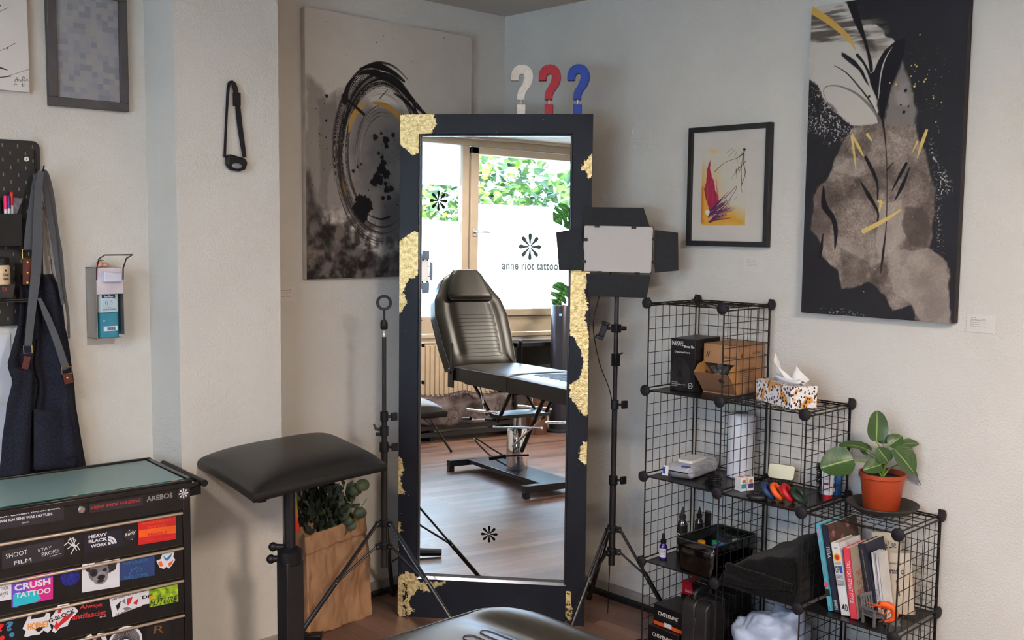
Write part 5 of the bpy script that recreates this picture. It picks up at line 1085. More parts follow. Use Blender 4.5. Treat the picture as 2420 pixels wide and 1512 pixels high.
# ---- potted plant on saucer, top of the right column
p = P(2085, 1205, 2, zk(2)+.004); bz = zk(2)+.004
sau = MB(); sau.lathe([(.001, .004), (.090, .004), (.120, .028), (.127, .028), (.127, .023), (.098, .0), (.001, .0)], None, 48)
o = sau.build('plant_saucer', M('dark_grey_saucer', srgb(52, 48, 46), .6, var=.2, scale=20, bump=.2, bscale=60), loc=None); o.location = (p.x, p.y+.0, bz); tag(o, 'dark grey plant saucer on top of the right wire cube', 'saucer')
t = thing('potted_plant', 'small green plant with pale-veined leaves in terracotta-red pot', 'plant', (p.x-.005, p.y+.0, bz+.0045))
b_ = MB(); b_.lathe([(.001, 0), (.060, 0), (.063, .003), (.077, .118), (.083, .121), (.083, .136), (.077, .136), (.074, .12), (.060, .01), (.001, .01)], None, 48); b_.build('pot', M('terracotta_red_plastic', srgb(168, 62, 26), .42, var=.06, scale=90), t)
b_ = MB(); b_.lathe([(.001, .120), (.074, .118)], None, 24); b_.build('soil', M('potting_soil', srgb(40, 30, 24), 1, var=.5, scale=60, bump=1, bscale=80), t)
def leafmat():
    m, n, l, b = _new('veined_leaf'); a = n.new('ShaderNodeAttribute'); a.attribute_name = 'luv'; sep = n.new('ShaderNodeSeparateXYZ'); l.new(a.outputs['Vector'], sep.inputs[0])
    ab = n.new('ShaderNodeMath'); ab.operation = 'ABSOLUTE'; l.new(sep.outputs['X'], ab.inputs[0])
    # veins: stripes of (v - |u|*.6)
    ml = n.new('ShaderNodeMath'); ml.operation = 'MULTIPLY_ADD'; ml.inputs[1].default_value = -.55; l.new(ab.outputs[0], ml.inputs[0]); l.new(sep.outputs['Y'], ml.inputs[2])
    sn = n.new('ShaderNodeMath'); sn.operation = 'MULTIPLY'; sn.inputs[1].default_value = 75; l.new(ml.outputs[0], sn.inputs[0]); si = n.new('ShaderNodeMath'); si.operation = 'SINE'; l.new(sn.outputs[0], si.inputs[0])
    rp = n.new('ShaderNodeValToRGB'); rp.color_ramp.elements[0].position = .55; rp.color_ramp.elements[0].color = (0, 0, 0, 1); rp.color_ramp.elements[1].position = 1.0; rp.color_ramp.elements[1].color = (1, 1, 1, 1); l.new(si.outputs[0], rp.inputs[0])
    cp = n.new('ShaderNodeMath'); cp.operation = 'LESS_THAN'; cp.inputs[1].default_value = .05; l.new(ab.outputs[0], cp.inputs[0])
    mxv = n.new('ShaderNodeMath'); mxv.operation = 'MULTIPLY'; mxv.inputs[1].default_value = .32; l.new(rp.outputs[0], mxv.inputs[0]); mm_ = n.new('ShaderNodeMath'); mm_.operation = 'MAXIMUM'; l.new(mxv.outputs[0], mm_.inputs[0]); l.new(cp.outputs[0], mm_.inputs[1])
    mx = n.new('ShaderNodeMix'); mx.data_type = 'RGBA'; mx.inputs[6].default_value = (*srgb(46, 74, 38), 1); mx.inputs[7].default_value = (*srgb(132, 158, 84), 1); l.new(mm_.outputs[0], mx.inputs[0]); l.new(mx.outputs[2], b.inputs['Base Color']); b.inputs['Roughness'].default_value = .38; return m
lfm = leafmat(); stemm = M('leaf_stem', srgb(104, 140, 56), .5, var=.1)
def plant_leaf(parent, base, tipdir, L_, W_, up=(0, 0, 1), curl=.25, name='leaf', mat=None):
    b_ = MB(); nu, nv = 10, 14; d = Vector(tipdir).normalized(); upv = Vector(up); side = d.cross(upv).normalized(); nrm = side.cross(d)
    uv = []
    for j in range(nv+1):
        v = j/nv
        for i in range(nu+1):
            u = 2*i/nu-1; w_ = W_*.5*(math.sin(math.pi*min(1, v*.94+.06)**.72))**.8*(1 if v < .999 else .02)
            uv.append((u, v, 0))
    def f(u, v):
        uu = 2*u-1; w_ = W_*.5*max(0, math.sin(math.pi*min(1, v*.965+.03)**.85))**.52
        return Vector(base)+d*(L_*v)-nrm*(curl*L_*v*v)+side*(uu*w_)+nrm*(abs(uu)**1.5*w_*.28+.02*L_*math.sin(9*v)*uu)
    b_.grid(f, nu, nv); o = b_.build(name, mat or lfm, parent, angle=180)
    at = o.data.attributes.new('luv', 'FLOAT_VECTOR', 'POINT'); at.data.foreach_set('vector', np.array(uv, np.float32).ravel()); return o
r_, f_ = RT, Vector((FW.x, FW.y, 0)).normalized(); UPZ = Vector((0, 0, 1))
def lv(b, tip, W_, upv, cu_, dpt=0.0, dd=0.0):       # blade base and tip as seen from the front, metres right / up
    k = .0016; B = ((b[0]-2085)*k, dpt, (1205-b[1])*k); D = ((tip[0]-b[0])*k, dd, (b[1]-tip[1])*k); return (B, D, math.sqrt(D[0]**2+D[1]**2+D[2]**2), W_, upv, cu_)
LV = [lv((2068, 1048), (2068, 978), .078, (0, 1, .15), .06), lv((2010, 1086), (1938, 1102), .112, (-.1, .8, .55), .16, .03), lv((2052, 1070), (1998, 1048), .052, (0, .45, .9), .35, -.02, -.02),
      lv((2072, 1098), (2032, 1104), .058, (0, .8, .6), .2, .035, .02), lv((2090, 1092), (2066, 1060), .060, (-.3, .9, .3), .1, .03), lv((2102, 1062), (2150, 1114), .098, (.35, .85, .45), .10, .03, .02),
      lv((2100, 1060), (2128, 1036), .056, (-.2, .8, .5), .2, -.01), lv((2124, 1056), (2166, 1050), .040, (0, .6, .8), .15, .0), lv((2092, 1058), (2090, 1032), .050, (0, .9, .4), .2, -.03), lv((2146, 1100), (2184, 1150), .030, (.5, .35, .6), .12, -.02), lv((2060, 1085), (2046, 1058), .045, (0, .8, .5), .3, -.04, -.02)]
for (b0, dr_, L_, W_, upv, cu_) in LV:
    cv = lambda a: r_*a[0]-f_*a[1]+UPZ*a[2]
    B = cv(b0); st_ = MB(); st_.tube(smooth_path([(0, 0, .115), cv((b0[0]*.35, b0[1]*.35, .115+(b0[2]-.115)*.7)), B], 5), [.0045, .004, .0036, .0034, .003, .003, .0028, .0026, .0026, .0025, .0025], 7); st_.build('stem', stemm, t)
    plant_leaf(t, B, cv(dr_), L_, W_, cv(upv), cu_)

# ================================================================ LEFT WALL ITEMS
# headlamp on the pillar (x = .25)
hx_ = .262
def PL(px, py, x=.262): return P(px, py, 0, x)
t = thing('headlamp', 'black headlamp hanging by its elastic strap on the pillar', 'lamp', PL(547, 196, .25))
o0 = PL(547, 196, .25)
strapm = M('black_elastic', (.012, .011, .014), .8, var=.5, scale=300)
def ribbon(mb, pts, wd, nrm=(1, 0, 0), th=.0012, mi=None):
    pts = smooth_path(pts, 6); n_ = len(pts); ws = [np.interp(i/(n_-1), np.linspace(0, 1, len(wd)), wd) for i in range(n_)] if isinstance(wd, (list, tuple)) else [wd]*n_
    vs = []; N = Vector(nrm).normalized()
    for i, p_ in enumerate(pts):
        tg = (pts[min(i+1, n_-1)]-pts[max(i-1, 0)]).normalized(); s_ = tg.cross(N).normalized()*ws[i]*.5
        vs += [p_-s_-N*th, p_+s_-N*th, p_+s_+N*th, p_-s_+N*th]
    fs = [(4*i+k, 4*i+(k+1) % 4, 4*i+4+(k+1) % 4, 4*i+4+k) for i in range(n_-1) for k in range(4)]+[(0, 3, 2, 1), (4*n_-4, 4*n_-3, 4*n_-2, 4*n_-1)]
    mb.add(vs, fs, None, mi)
b_ = MB(); ribbon(b_, [PL(531, 372)-o0, PL(533, 320)-o0, PL(536, 260)-o0, PL(540, 205)-o0, PL(546, 195)-o0, PL(554, 202)-o0, PL(560, 235)-o0, PL(566, 290)-o0, PL(573, 340)-o0, PL(578, 372)-o0], [.010, .010, .010, .012, .014, .020, .022, .022, .020, .016]); b_.build('strap', strapm, t)
b_ = MB(); c = PL(559, 235)-o0; b_.box((c.x-.004, c.y-.015, c.z-.026), (c.x+.008, c.y+.015, c.z+.026)); b_.build('buckle', black_m, t, bevel=.003)
b_ = MB(); c = PL(554, 384)-o0; b_.prism([(a_+c.y, b2_+c.z) for a_, b2_ in [(-.040, .018), (-.030, .030), (.036, .016), (.044, .0), (.036, -.026), (.010, -.034), (-.024, -.030), (-.040, -.012)]], .0, .03, frame((c.x-.004, 0, 0), (0, 1, 0), (0, 0, 1))); b_.build('lamp_housing', black_m, t, bevel=.006)
b_ = MB(); b_.ball((c.x+.022, c.y-.004, c.z-.014), .020, sc=(.5, 1.2, .6)); b_.build('lens', M('lamp_lens', srgb(150, 152, 156), .15, .3), t)
b_ = MB(); b_.cyl((0, 0, .002), (.02, 0, .002), .0015); b_.build('nail', chrome, t)

# sanitizer dispenser
steel = M('brushed_stainless', srgb(176, 176, 178), .34, .85, var=.06, scale=6, stretch=(1, 1, .1))
dz0, dz1 = 1.322, 1.588; dy0, dy1 = -2.155, -2.052; dxx = .098
t = thing('sanitizer_dispenser', 'stainless wall dispenser holding a blue hand sanitizer bottle', 'dispenser', (0, dy0, dz0))
b_ = MB(); hh = dz1-dz0; wy = dy1-dy0
b_.box((0, 0, 0.0), (dxx, .0015, hh)); b_.box((0, wy-.0015, .012), (dxx, wy, hh)); b_.box((0, 0, hh-.0015), (dxx, wy, hh)); b_.box((0, 0, -.03), (.002, wy, hh)); b_.box((0, 0, -.0), (dxx-.02, wy, .0015))
b_.build('housing', steel, t)
b_ = MB(); b_.box((dxx-.001, .002, hh-.098), (dxx+.001, wy-.002, hh)); b_.build('front_plate', M('pale_pump_plate', srgb(206, 198, 206), .35, .2), t, bevel=.0006)
b_ = MB(); b_.prism([(.02, .0), (.085, 0), (.085, .034), (.055, .034), (.02, .040)], 0, .026, frame((dxx+.001, 0, hh-.052), (0, 1, 0), (0, 0, 1))); b_.build('pump_nozzle', M('white_nozzle', srgb(208, 206, 222), .4), t, bevel=.003)
b_ = MB(); b_.tube([(dxx+.0, .002, hh-.045), (dxx+.004, .002, hh-.002), (dxx+.03, -.0, hh+.035), (dxx+.085, 0.0, hh+.05), (dxx+.085, wy, hh+.05), (dxx+.03, wy, hh+.035), (dxx+.004, wy-.002, hh-.002), (dxx, wy-.002, hh-.045)], .0026, 8); b_.build('lever', M('lever_rod', srgb(90, 72, 70), .3, .8), t)
sb = thing('sanitizer_bottle', 'clear bottle of turquoise hand sanitizer inside the wall dispenser', 'bottle', (.006, dy0+.009, dz0+.003))
bot = M('clear_bottle_wall', srgb(176, 200, 208), .15, var=.03, coat=.4); tq = M('turquoise_liquid', srgb(0, 128, 158), .15, var=.04, coat=.5)
b_ = MB(); b_.rbox((0, 0, 0), (.082, .080, .095), .012); b_.build('liquid', tq, sb, bevel=.002); b_ = MB(); b_.rbox((0, 0, .0952), (.082, .080, .168), .012); b_.lathe([(.04, .168), (.03, .180), (.016, .188), (.016, .20)], Tr(.041, .040, 0)); b_.build('bottle_body', bot, sb, bevel=.004)
b_ = MB(); F = frame((.0828, .0, 0), (0, 1, 0), (0, 0, 1)); b_.box((.014, .150, 0), (.064, .163, .0006), F, 0); b_.text('Sterillium', .022, .152, .056, .160, F, 1, z=.0012, bold=.02)
b_.tube([(.062+.005*math.cos(k*.6), .150+.005*math.sin(k*.6), .0003) for k in range(10)], .0005, 4, F, 2, closed=True)
for s_ in (-1, 1): b_.tube([(.040+.004*s_, .122, 0), (.040+.006*s_, .136, 0), (.040+.010*s_, .140, 0), (.040+.013*s_, .132, 0), (.040+.011*s_, .124, 0)], .0006, 4, F, 2)
b_.text('HÄNDE', .034, .112, .048, .116, F, 0); b_.text('DESINFEKTIONSMITTEL', .016, .104, .066, .109, F, 0); b_.text('schnell und sicher', .024, .092, .058, .095, F, 0)
b_.text('CE', .016, .062, .024, .068, F, 1); b_.box((.018, .026, 0), (.070, .044, .0005), F, 1)
rn = random.Random(1); x = .032
while x < .062: w_ = rn.choice([.0008, .0014, .002]); b_.box((x, .029, 0), (x+w_, .041, .0009), F, 0); x += w_+rn.choice([.0008, .0014])
b_.build('bottle_label', [M('label_navy', srgb(18, 28, 92), .5), M('label_pale', srgb(206, 218, 226), .5), M('label_slate', srgb(80, 104, 116), .5)], sb)
# little felt strawberry on top of the dispenser
t = thing('toy_fruit', 'tiny pink toy fruit with green leaf lying on the dispenser', 'ornament', (.045, dy0+.035, dz1))
b_ = MB(); b_.ball((0, 0, .012), .012, sc=(1, 1.3, 1)); b_.ball((0, .022, .010), .010, sc=(1, 1.4, .9)); b_.build('fruit_body', M('toy_peach', srgb(222, 170, 140), .6, col2=srgb(206, 120, 120), scale=60), t)
b_ = MB(); b_.add([(0, .0, .024), (.006, .008, .028), (0, .018, .026), (-.006, .008, .026), (0, -.006, .030)], [(0, 1, 2, 3), (0, 4, 1)]); b_.build('green_leaf', M('toy_leaf', srgb(70, 150, 60), .6), t, solid=.001)

# pegboard
t = thing('pegboard', 'black pegboard with rounded corners on the left wall', 'pegboard', (.0, -2.875, 1.385))
pbm = M('black_pegboard', (.013, .012, .012), .55, var=.1, scale=30, bump=.2, bscale=400); holem = M('pegboard_slot_gap', srgb(120, 112, 104), .9)
b_ = MB(); Fp = frame((.022, 0, 0), (0, 1, 0), (0, 0, 1)); PWd, PHt = .56, .658
b_.prism(rrect(0, 0, PWd, PHt, .025, 6), -.010, 0, Fp); 
for i in range(1, 22):
    for j in range(1, 26):
        if (i+j) % 2 == 0:
            x, y = .0255*i, .0255*j
            if x < PWd-.01 and y < PHt-.01: b_.prism(rrect(x-.0022, y-.0065, x+.0022, y+.0065, .002, 2), 0, .0003, Fp, 1)
for x, y in ((.02, .02), (PWd-.02, PHt-.02), (.02, PHt-.02), (PWd-.02, .02)): b_.cyl((x, y, -.022), (x, y, -.010), .006, T=Fp)
b_.build('board', [pbm, holem], t)
c = P(62, 376, 0, .024); b_ = MB(); b_.cyl((.024, 0, 0), (.028, 0, 0), .0085); b_.text('1', -.0015, -.003, .0015, .003, frame((.0283, 0, 0), (0, 1, 0), (0, 0, 1)), 1, z=0)
o = b_.build('hook_tag', [M('white_tag', srgb(212, 222, 200), .6), grey_ink]); o.location = (0, c.y, c.z); tag(o, 'small round white tag on the black pegboard', 'tag')
hk = P(98, 404, 0, .05); t = thing('pegboard_hook', 'black wire hook on the right edge of the pegboard', 'hook', (.022, -2.333, hk.z+.045))
b_ = MB(); b_.tube(smooth_path([(0, 0, .03), (.006, 0, .0), (.008, 0, -.04), (.03, .002, -.052), (.06, .005, -.048), (.07, .006, -.028)], 5), .0026, 8); b_.build('hook_wire', black_m, t)
# pen pocket, pens
pk_ = P(38, 505, 0, .07); t = thing('pen_holder', 'black pen pocket hanging on the pegboard', 'holder', (.022, pk_.y-.09, pk_.z-.115))
b_ = MB(); b_.box((0, 0, 0), (.05, .003, .115)); b_.box((0, .107, 0), (.05, .11, .115)); b_.box((.047, 0, 0), (.05, .11, .115)); b_.box((0, 0, 0), (.05, .11, .003)); b_.box((0, 0, 0), (.003, .11, .16)); b_.build('pocket', black_m, t, bevel=.001)
penw = M('white_pen_barrel', srgb(206, 202, 204), .4, var=.02)
for px, py, col, nm, lab in ((12, 462, srgb(236, 30, 104), 'pink', 'pink-capped white marker, leftmost in the pen pocket'), (20, 461, srgb(40, 42, 140), 'blue', 'blue-capped white marker between the pink and red ones'), (28, 453, srgb(206, 34, 34), 'red', 'red-capped white marker, tallest in the pen pocket')):
    c = P(px, py, 0, .05); t = thing('marker_pen', lab, 'pen', (.05-.006*(nm == 'red'), c.y, pk_.z-.11), 'marker pens in the pocket'); hz = c.z-(pk_.z-.11)
    b_ = MB(); b_.cyl((0, 0, 0), (0, 0, hz-.045), .0055); b_.build('pen_barrel', penw, t); b_ = MB(); b_.lathe([(.0063, hz-.047), (.0063, hz-.006), (.004, hz), (.001, hz)], None, 12); b_.build('pen_cap', M('cap_'+nm, col, .4), t)
c = P(40, 485, 0, .05); b_ = MB(); b_.prism([(-.015, -.03), (.0, -.03), (.022, .025), (-.012, .028)], 0, .001, frame((.0, 0, 0), (0, 1, 0), (0, 0, 1))); o = b_.build('plastic_sleeve', M('grey_clear_sleeve', srgb(104, 106, 116), .2, var=.2, scale=50)); o.location = (.045, c.y, c.z); tag(o, 'clear plastic sleeve sticking out of the pen pocket beside the pens', 'sleeve')
c = P(4, 672, 0, .06); t = thing('cosmetic_jar', 'black-capped jar with beige label on the pegboard shelf', 'jar', (.06, c.y, c.z-.002))
jl = M('beige_jar_label', srgb(208, 180, 146), .6); b_ = MB(); b_.lathe([(.001, 0), (.024, 0), (.028, .004), (.028, .066), (.024, .07)], None, 28); b_.build('jar_body', jl, t); b_ = MB(); b_.lathe([(.024, .07), (.027, .072), (.027, .095), (.001, .097)], None, 28); b_.build('jar_lid', black_m, t)
b_ = MB(); F = frame((.0282, .006, 0), (-.35, 1, 0), (0, 0, 1)); b_.text('Good', -.010, .032, .010, .042, F, 0, bold=.02); b_.text('Karma', -.010, .018, .010, .028, F, 0, bold=.02); b_.ball((0, .052, 0), .004, F, 0, sc=(1, 1, .2)); b_.build('jar_lettering', darkp, t)
c = P(14, 705, 0, .06); t = thing('small_wallet', 'small black pouch with red print on the pegboard shelf, right of the jar', 'pouch', (.06, c.y-.055, c.z+.0))
b_ = MB(); b_.prism([(0, .003), (.075, .0), (.085, .05), (.06, .055), (.0, .045)], 0, .014, frame((0, 0, 0), (0, 1, 0), (0, 0, 1))); b_.build('pouch_body', M('dark_pouch', srgb(36, 32, 32), .6, var=.3), t, bevel=.002)
b_ = MB(); F = frame((.0145, 0, 0), (0, 1, 0), (0, 0, 1)); b_.text('EK', .040, .026, .056, .04, F, 0); b_.text('BA', .016, .010, .030, .022, F, 0); b_.build('red_print', M('coral_red_print', srgb(200, 70, 60), .6), t)
t = thing('wire_tray', 'thin wire tray shelf mounted on the pegboard', 'shelf', (.022, -2.80, c.z-.010))
b_ = MB(); b_.tube([(.0, .40, 0), (.085, .40, 0), (.085, 0, 0), (0, 0, 0)], .0018, 6); b_.tube([(.085, .40, .008), (.085, .0, .008)], .0015, 6)
for i in range(20): b_.tube([(0, .02*i+.01, 0), (.085, .02*i+.01, 0)], .0012, 5)
b_.build('tray_wires', M('tray_wire', srgb(110, 104, 100), .35, .8), t)
# paper sheets below the pegboard
for (x0, x1, y0, y1, lab, cc) in ((-40, 24, 790, 955, 'white paper sheet pinned under the pegboard, upper one', srgb(206, 206, 212)), (-40, 20, 958, 1120, 'lower white paper sheet on the wall behind the apron', srgb(196, 198, 208))):
    a = P(x0, y1, 0, .004); c = P(x1, y0, 0, .004); b_ = MB(); b_.box((0, 0, 0), (.0012, c.y-a.y, c.z-a.z)); o = b_.build('paper_sheet', M('paper_white', cc, .9, var=.02)); o.location = (.003, a.y, a.z); tag(o, lab, 'paper', 'paper sheets on the wall')

# apron
den = M('dark_denim', srgb(44, 46, 58), .92, var=.25, scale=160, bump=.6, bscale=700, col2=srgb(28, 29, 38), spec=.15); webm = M('grey_webbing', srgb(86, 88, 92), .9, var=.1, scale=300, bump=.4, bscale=900); leat = M('brown_leather', srgb(86, 30, 24), .5, var=.15, scale=40, bump=.2, bscale=200); brass = M('brass_rivet', srgb(200, 160, 84), .3, .9)
t = thing('apron', 'dark blue-grey denim apron hanging by grey straps from the pegboard hook', 'apron', P(98, 404, 0, .08)); o0 = P(98, 404, 0, .08)
rows = [(648, 44, 128), (680, 46, 144), (705, 46, 150), (740, 44, 155), (770, 40, 158), (800, 32, 165), (830, 24, 170), (856, 16, 173), (880, 20, 177), (905, 32, 180), (930, 28, 182), (960, 18, 184), (1000, 8, 191), (1040, 3, 197), (1080, 1, 204), (1120, -1, 211), (1150, -3, 216)]
ys = [r[0] for r in rows]
def ap(u, v):
    py = 648+(1150-648)*v; xl = np.interp(py, ys, [r[1] for r in rows]); xr = np.interp(py, ys, [r[2] for r in rows]); px = xl+(xr-xl)*u
    dep = .055+.022*math.sin(u*9.0+.6)*(.35+.65*v)+.014*math.sin(u*17+2.0-v*2)+.020*math.sin(math.pi*u)
    if abs(u-.40) < .035: dep -= .030*(1-abs(u-.40)/.035)*(v > .3)
    p_ = P(px, py, 0, .07); dep += .012*v; dep = dep if p_.z > .90 else min(dep, .080+.02*(p_.z-.86)/.04*(p_.z > .86)); return Vector((dep, p_.y, p_.z))-o0
b_ = MB(); b_.grid(ap, 90, 70, flip=False); b_.build('apron_body', den, t, solid=.003, angle=180)
def PA(px, py, x=.10): return P(px, py, 0, x)-o0
b_ = MB()
def pock(u, v):
    px = 80+u*(180-80)-(1-v)*3*0; py = (966+u*10)*(v)+(1-v)*(1110-u*4); p_ = P(px, py, 0, .10); return Vector((.098+.008*math.sin(u*6)+.006*math.sin(math.pi*u), p_.y, p_.z))-o0
b_.grid(pock, 20, 12); b_.build('pocket', den, t, solid=.004, angle=180)
b_ = MB()
def lap(u, v):
    py = 868+(1150-868)*v; xl = np.interp(py, [868, 900, 960, 1150], [22, 34, 18, -2]); xr = np.interp(py, [868, 880, 1150], [70, 79, 74]); px = xl+(xr-xl)*u; p_ = P(px, py, 0, .11)
    return Vector((.095+.012*math.sin(math.pi*u)+.006*math.sin(8*u+3*v), p_.y, p_.z))-o0
b_.grid(lap, 20, 24); b_.build('front_fold', den, t, solid=.004, angle=180)
for pts, wd, xx, nm in (([(97, 404), (86, 425), (80, 470), (72, 530), (66, 590)], [.014, .022, .028, .030, .030], .085, 1), ([(98, 404), (92, 440), (90, 500), (88, 580), (84, 650), (74, 740), (66, 818)], [.016, .026, .030, .034, .034, .028, .024], .105, 1), ([(98, 404), (108, 412), (120, 460), (130, 540), (142, 600), (150, 680), (160, 740), (163, 800)], [.014, .022, .022, .024, .018, .014, .010, .008], .070, 1), ([(100, 404), (106, 440), (116, 500), (126, 560), (136, 640), (148, 720)], [.01, .016, .022, .020, .014, .010], .082, 1), ([(92, 704), (110, 745), (132, 800), (156, 872)], [.010, .022, .024, .026], .112, 1)):
    b_ = MB(); ribbon(b_, [PA(x, y, xx) for x, y in pts], wd); b_.build('strap', webm, t)
for pts, wd, xx in (([(64, 612), (64, 672)], .030, .095), ([(65, 842), (58, 872)], .022, .112), ([(158, 882), (163, 906)], .032, .114)):
    b_ = MB(); ribbon(b_, [PA(x, y, xx) for x, y in pts], wd, th=.002); b_.build('leather_tab', leat, t)
for x, y, xx in ((66, 620, .098), (66, 645, .098), (66, 668, .098), (160, 893, .117), (34, 880, .10)): b_ = MB(); c = PA(x, y, xx); b_.ball(c, .0055, sc=(.5, 1, 1)); b_.build('rivet', brass, t)
for (x, y, w_, hgt, xx) in ((65, 600, .034, .030, .094), (66, 825, .028, .028, .114), (158, 875, .036, .024, .116)):
    b_ = MB(); c = PA(x, y, xx); b_.tube([c+Vector((0, -w_/2, -hgt/2)), c+Vector((0, w_/2, -hgt/2)), c+Vector((0, w_/2, hgt/2)), c+Vector((0, -w_/2, hgt/2))], .0018, 6, closed=True); b_.build('buckle', brass, t)
b_ = MB(); b_.tube([PA(99, 470, .09), PA(104, 490, .09)], .0012, 6)
for d in (-1.5, 1.5): b_.tube(smooth_path([PA(105+d*.5, 490, .09), PA(110+d, 540, .09), PA(117+d, 600, .09), PA(118+d*.3, 602, .09)], 4), .0012, 6)
b_.tube([PA(118, 602, .09), PA(122, 640, .09), PA(132, 662, .085)], .0016, 6); b_.ball(PA(120, 618, .09), .006, sc=(.4, .8, 1.8)); b_.ball(PA(104, 492, .09), .006, sc=(.5, 1, 1))
b_.build('hanging_cord', M('brown_cord', srgb(82, 66, 62), .6), t)

# ================================================================ TOOL CART
cu = R(86.0); U = Vector((math.cos(cu), math.sin(cu), 0)); CF = Vector((.54, -2.02, 0)); CW, CD, CH = .72, .39, .86
FCt = frame(CF-U*CW, U, (0, 0, 1)); FCi2 = FCt.inverted()      # front plane: x along front, y up, z towards the viewer
def tc_(px, py):
    d = sight(px, py); n_ = Vector((FCt[0][2], FCt[1][2], FCt[2][2])); o_ = FCt.translation; k = (o_-CAM).dot(n_)/d.dot(n_); q_ = FCi2 @ (CAM+d*k); return (q_.x, q_.y)
cart = thing('tool_cart', 'black metal drawer cart covered in stickers with frosted glass top', 'cart', FCt @ Rx(R(-90)))
FL = Rx(R(90))       # from cart local back to front-plane frame
cartm = M('black_cart_metal', (.008, .008, .009), .28, var=.2, scale=20, coat=.2); handm = M('champagne_aluminium', srgb(192, 172, 152), .38, .55, var=.04, scale=4)
hz = [tc_(435, y)[1] for y in (1207, 1290, 1367, 1449, 1532, 1615)]
topz = tc_(451, 1130)[1]
b_ = MB(); b_.box((0, .10, -CD), (CW, CH-.025, -.002), FL); b_.box((CW-.028, .08, -.03), (CW, CH-.02, .004), FL); b_.box((0, .08, -.03), (.028, CH-.02, .004), FL); b_.box((0, hz[0]+.004, -.02), (CW-.0, CH-.012, .003), FL); b_.build('cabinet_body', cartm, cart, bevel=.003)
b_ = MB(); b_.box((-.006, CH-.03, -CD-.006), (CW+.006, CH-.012, .010), FL); b_.box((-.006, CH-.012, -.004), (CW+.006, CH-.004, .010), FL); b_.box((-.006, CH-.012, -CD-.006), (CW+.006, CH+.004, -CD+.008), FL); b_.box((CW-.012, CH-.012, -CD), (CW+.006, CH+.001, .0), FL); b_.box((-.006, CH-.012, -CD), (.012, CH+.001, .0), FL); b_.build('top_tray', cartm, cart, bevel=.002)
frg = M('frosted_glass_plate', srgb(120, 146, 144), .35, var=.05, scale=3, spec=.5); b_ = MB(); b_.box((.016, CH-.010, -CD+.012), (CW-.016, CH-.003, -.012), FL); b_.build('glass_top', frg, cart, bevel=.001)
b_ = MB(); b_.box((.016, CH-.0095, -.0118), (CW-.016, CH-.0035, -.0105), FL)
b_.build('glass_edge', M('green_glass_edge', srgb(40, 92, 84), .2), cart)
b_ = MB()
for x in (.32, .66): b_.box((x, CH-.003, -.016), (x+.02, CH-.0015, -.004), FL)
b_.build('plate_clips', handm, cart)
b_ = MB(); b_.tube([(CW+.0, CH-.045, -CD+.05), (CW+.055, CH-.028, -CD+.05)], .009, 10, FL); b_.tube([(CW+.0, CH-.045, -.03), (CW+.055, CH-.028, -.03)], .009, 10, FL); b_.cyl((CW+.055, CH-.028, -CD+.0), (CW+.055, CH-.028, .0), .0125, T=FL); b_.box((CW, CH-.075, -.042), (CW+.055, CH-.034, -.034), FL); b_.build('push_handle', black_m, cart, bevel=.001)
for x in (.05, CW-.05):
    for z in (-.05, -CD+.05): b_ = MB(); b_.tube([(x-.014, .05, z), (x+.014, .05, z)], .05, 20, FL); b_.box((x-.02, .06, z-.02), (x+.02, .11, z+.02), FL); b_.build('caster', black_m, cart, bevel=.002)
b_ = MB(); a, c = tc_(191, 1203); b_.cyl((a, c, .002), (a, c, .010), .0115, T=FL); b_.cyl((a, c, .010), (a, c, .012), .0085, T=FL); b_.build('lock', chrome, cart, bevel=.001)

def stick_text(b_, s_, box, mi, rot=0, z=.0006, **k): b_.text(s_, box[0], box[2], box[1], box[3], FL, mi, z=z, rot=rot, **k)
SK = dict(wht=M('sticker_white', srgb(214, 210, 214), .45, var=.01), blk=M('sticker_black', srgb(20, 18, 22), .5), chr=M('sticker_charcoal', srgb(46, 40, 46), .5), nav=M('sticker_navy_black', srgb(26, 26, 38), .5), red=M('sticker_red', srgb(206, 30, 34), .5), ora=M('sticker_orange', srgb(236, 92, 24), .5), drk=M('sticker_dark_red', srgb(150, 28, 20), .5), blu=M('sticker_blue', srgb(46, 66, 118), .5), lbl=M('sticker_pale_blue', srgb(58, 120, 160), .5), roy=M('sticker_royal', srgb(40, 38, 170), .5, var=.4, scale=120, col2=srgb(12, 12, 50)), gry=M('sticker_grey', srgb(120, 118, 122), .5), lim=M('sticker_lime', srgb(176, 206, 40), .5, var=.4, scale=60, col2=srgb(70, 110, 20)), pnk=M('sticker_pink', srgb(206, 36, 128), .5), tur=M('sticker_turquoise', srgb(36, 176, 190), .5), vio=M('sticker_violet', srgb(110, 70, 190), .5), yel=M('sticker_amber', srgb(226, 140, 40), .5), gol=M('sticker_bronze', srgb(120, 80, 40), .5), sil=M('sticker_silver', srgb(160, 158, 160), .35, .5), lred=M('sticker_crimson', srgb(190, 46, 54), .5))
def sticker(parent, name, label, fn, keys):
    b_ = MB(); fn(b_); o = b_.build(name, [SK[k] for k in keys], parent); o['label'] = label; return o
def quadpx(pts, z, b_, mi): flat(b_, [tc_(x, y) for x, y in pts], z, FL, mi)
def rectpx(x0, y0, x1, y1, sk, b_, mi, z=.0055): # sk: slope of the rows in px/px
    quadpx([(x0, y0), (x1, y0+sk*(x1-x0)), (x1, y1+sk*(x1-x0)), (x0, y1)], z, b_, mi)
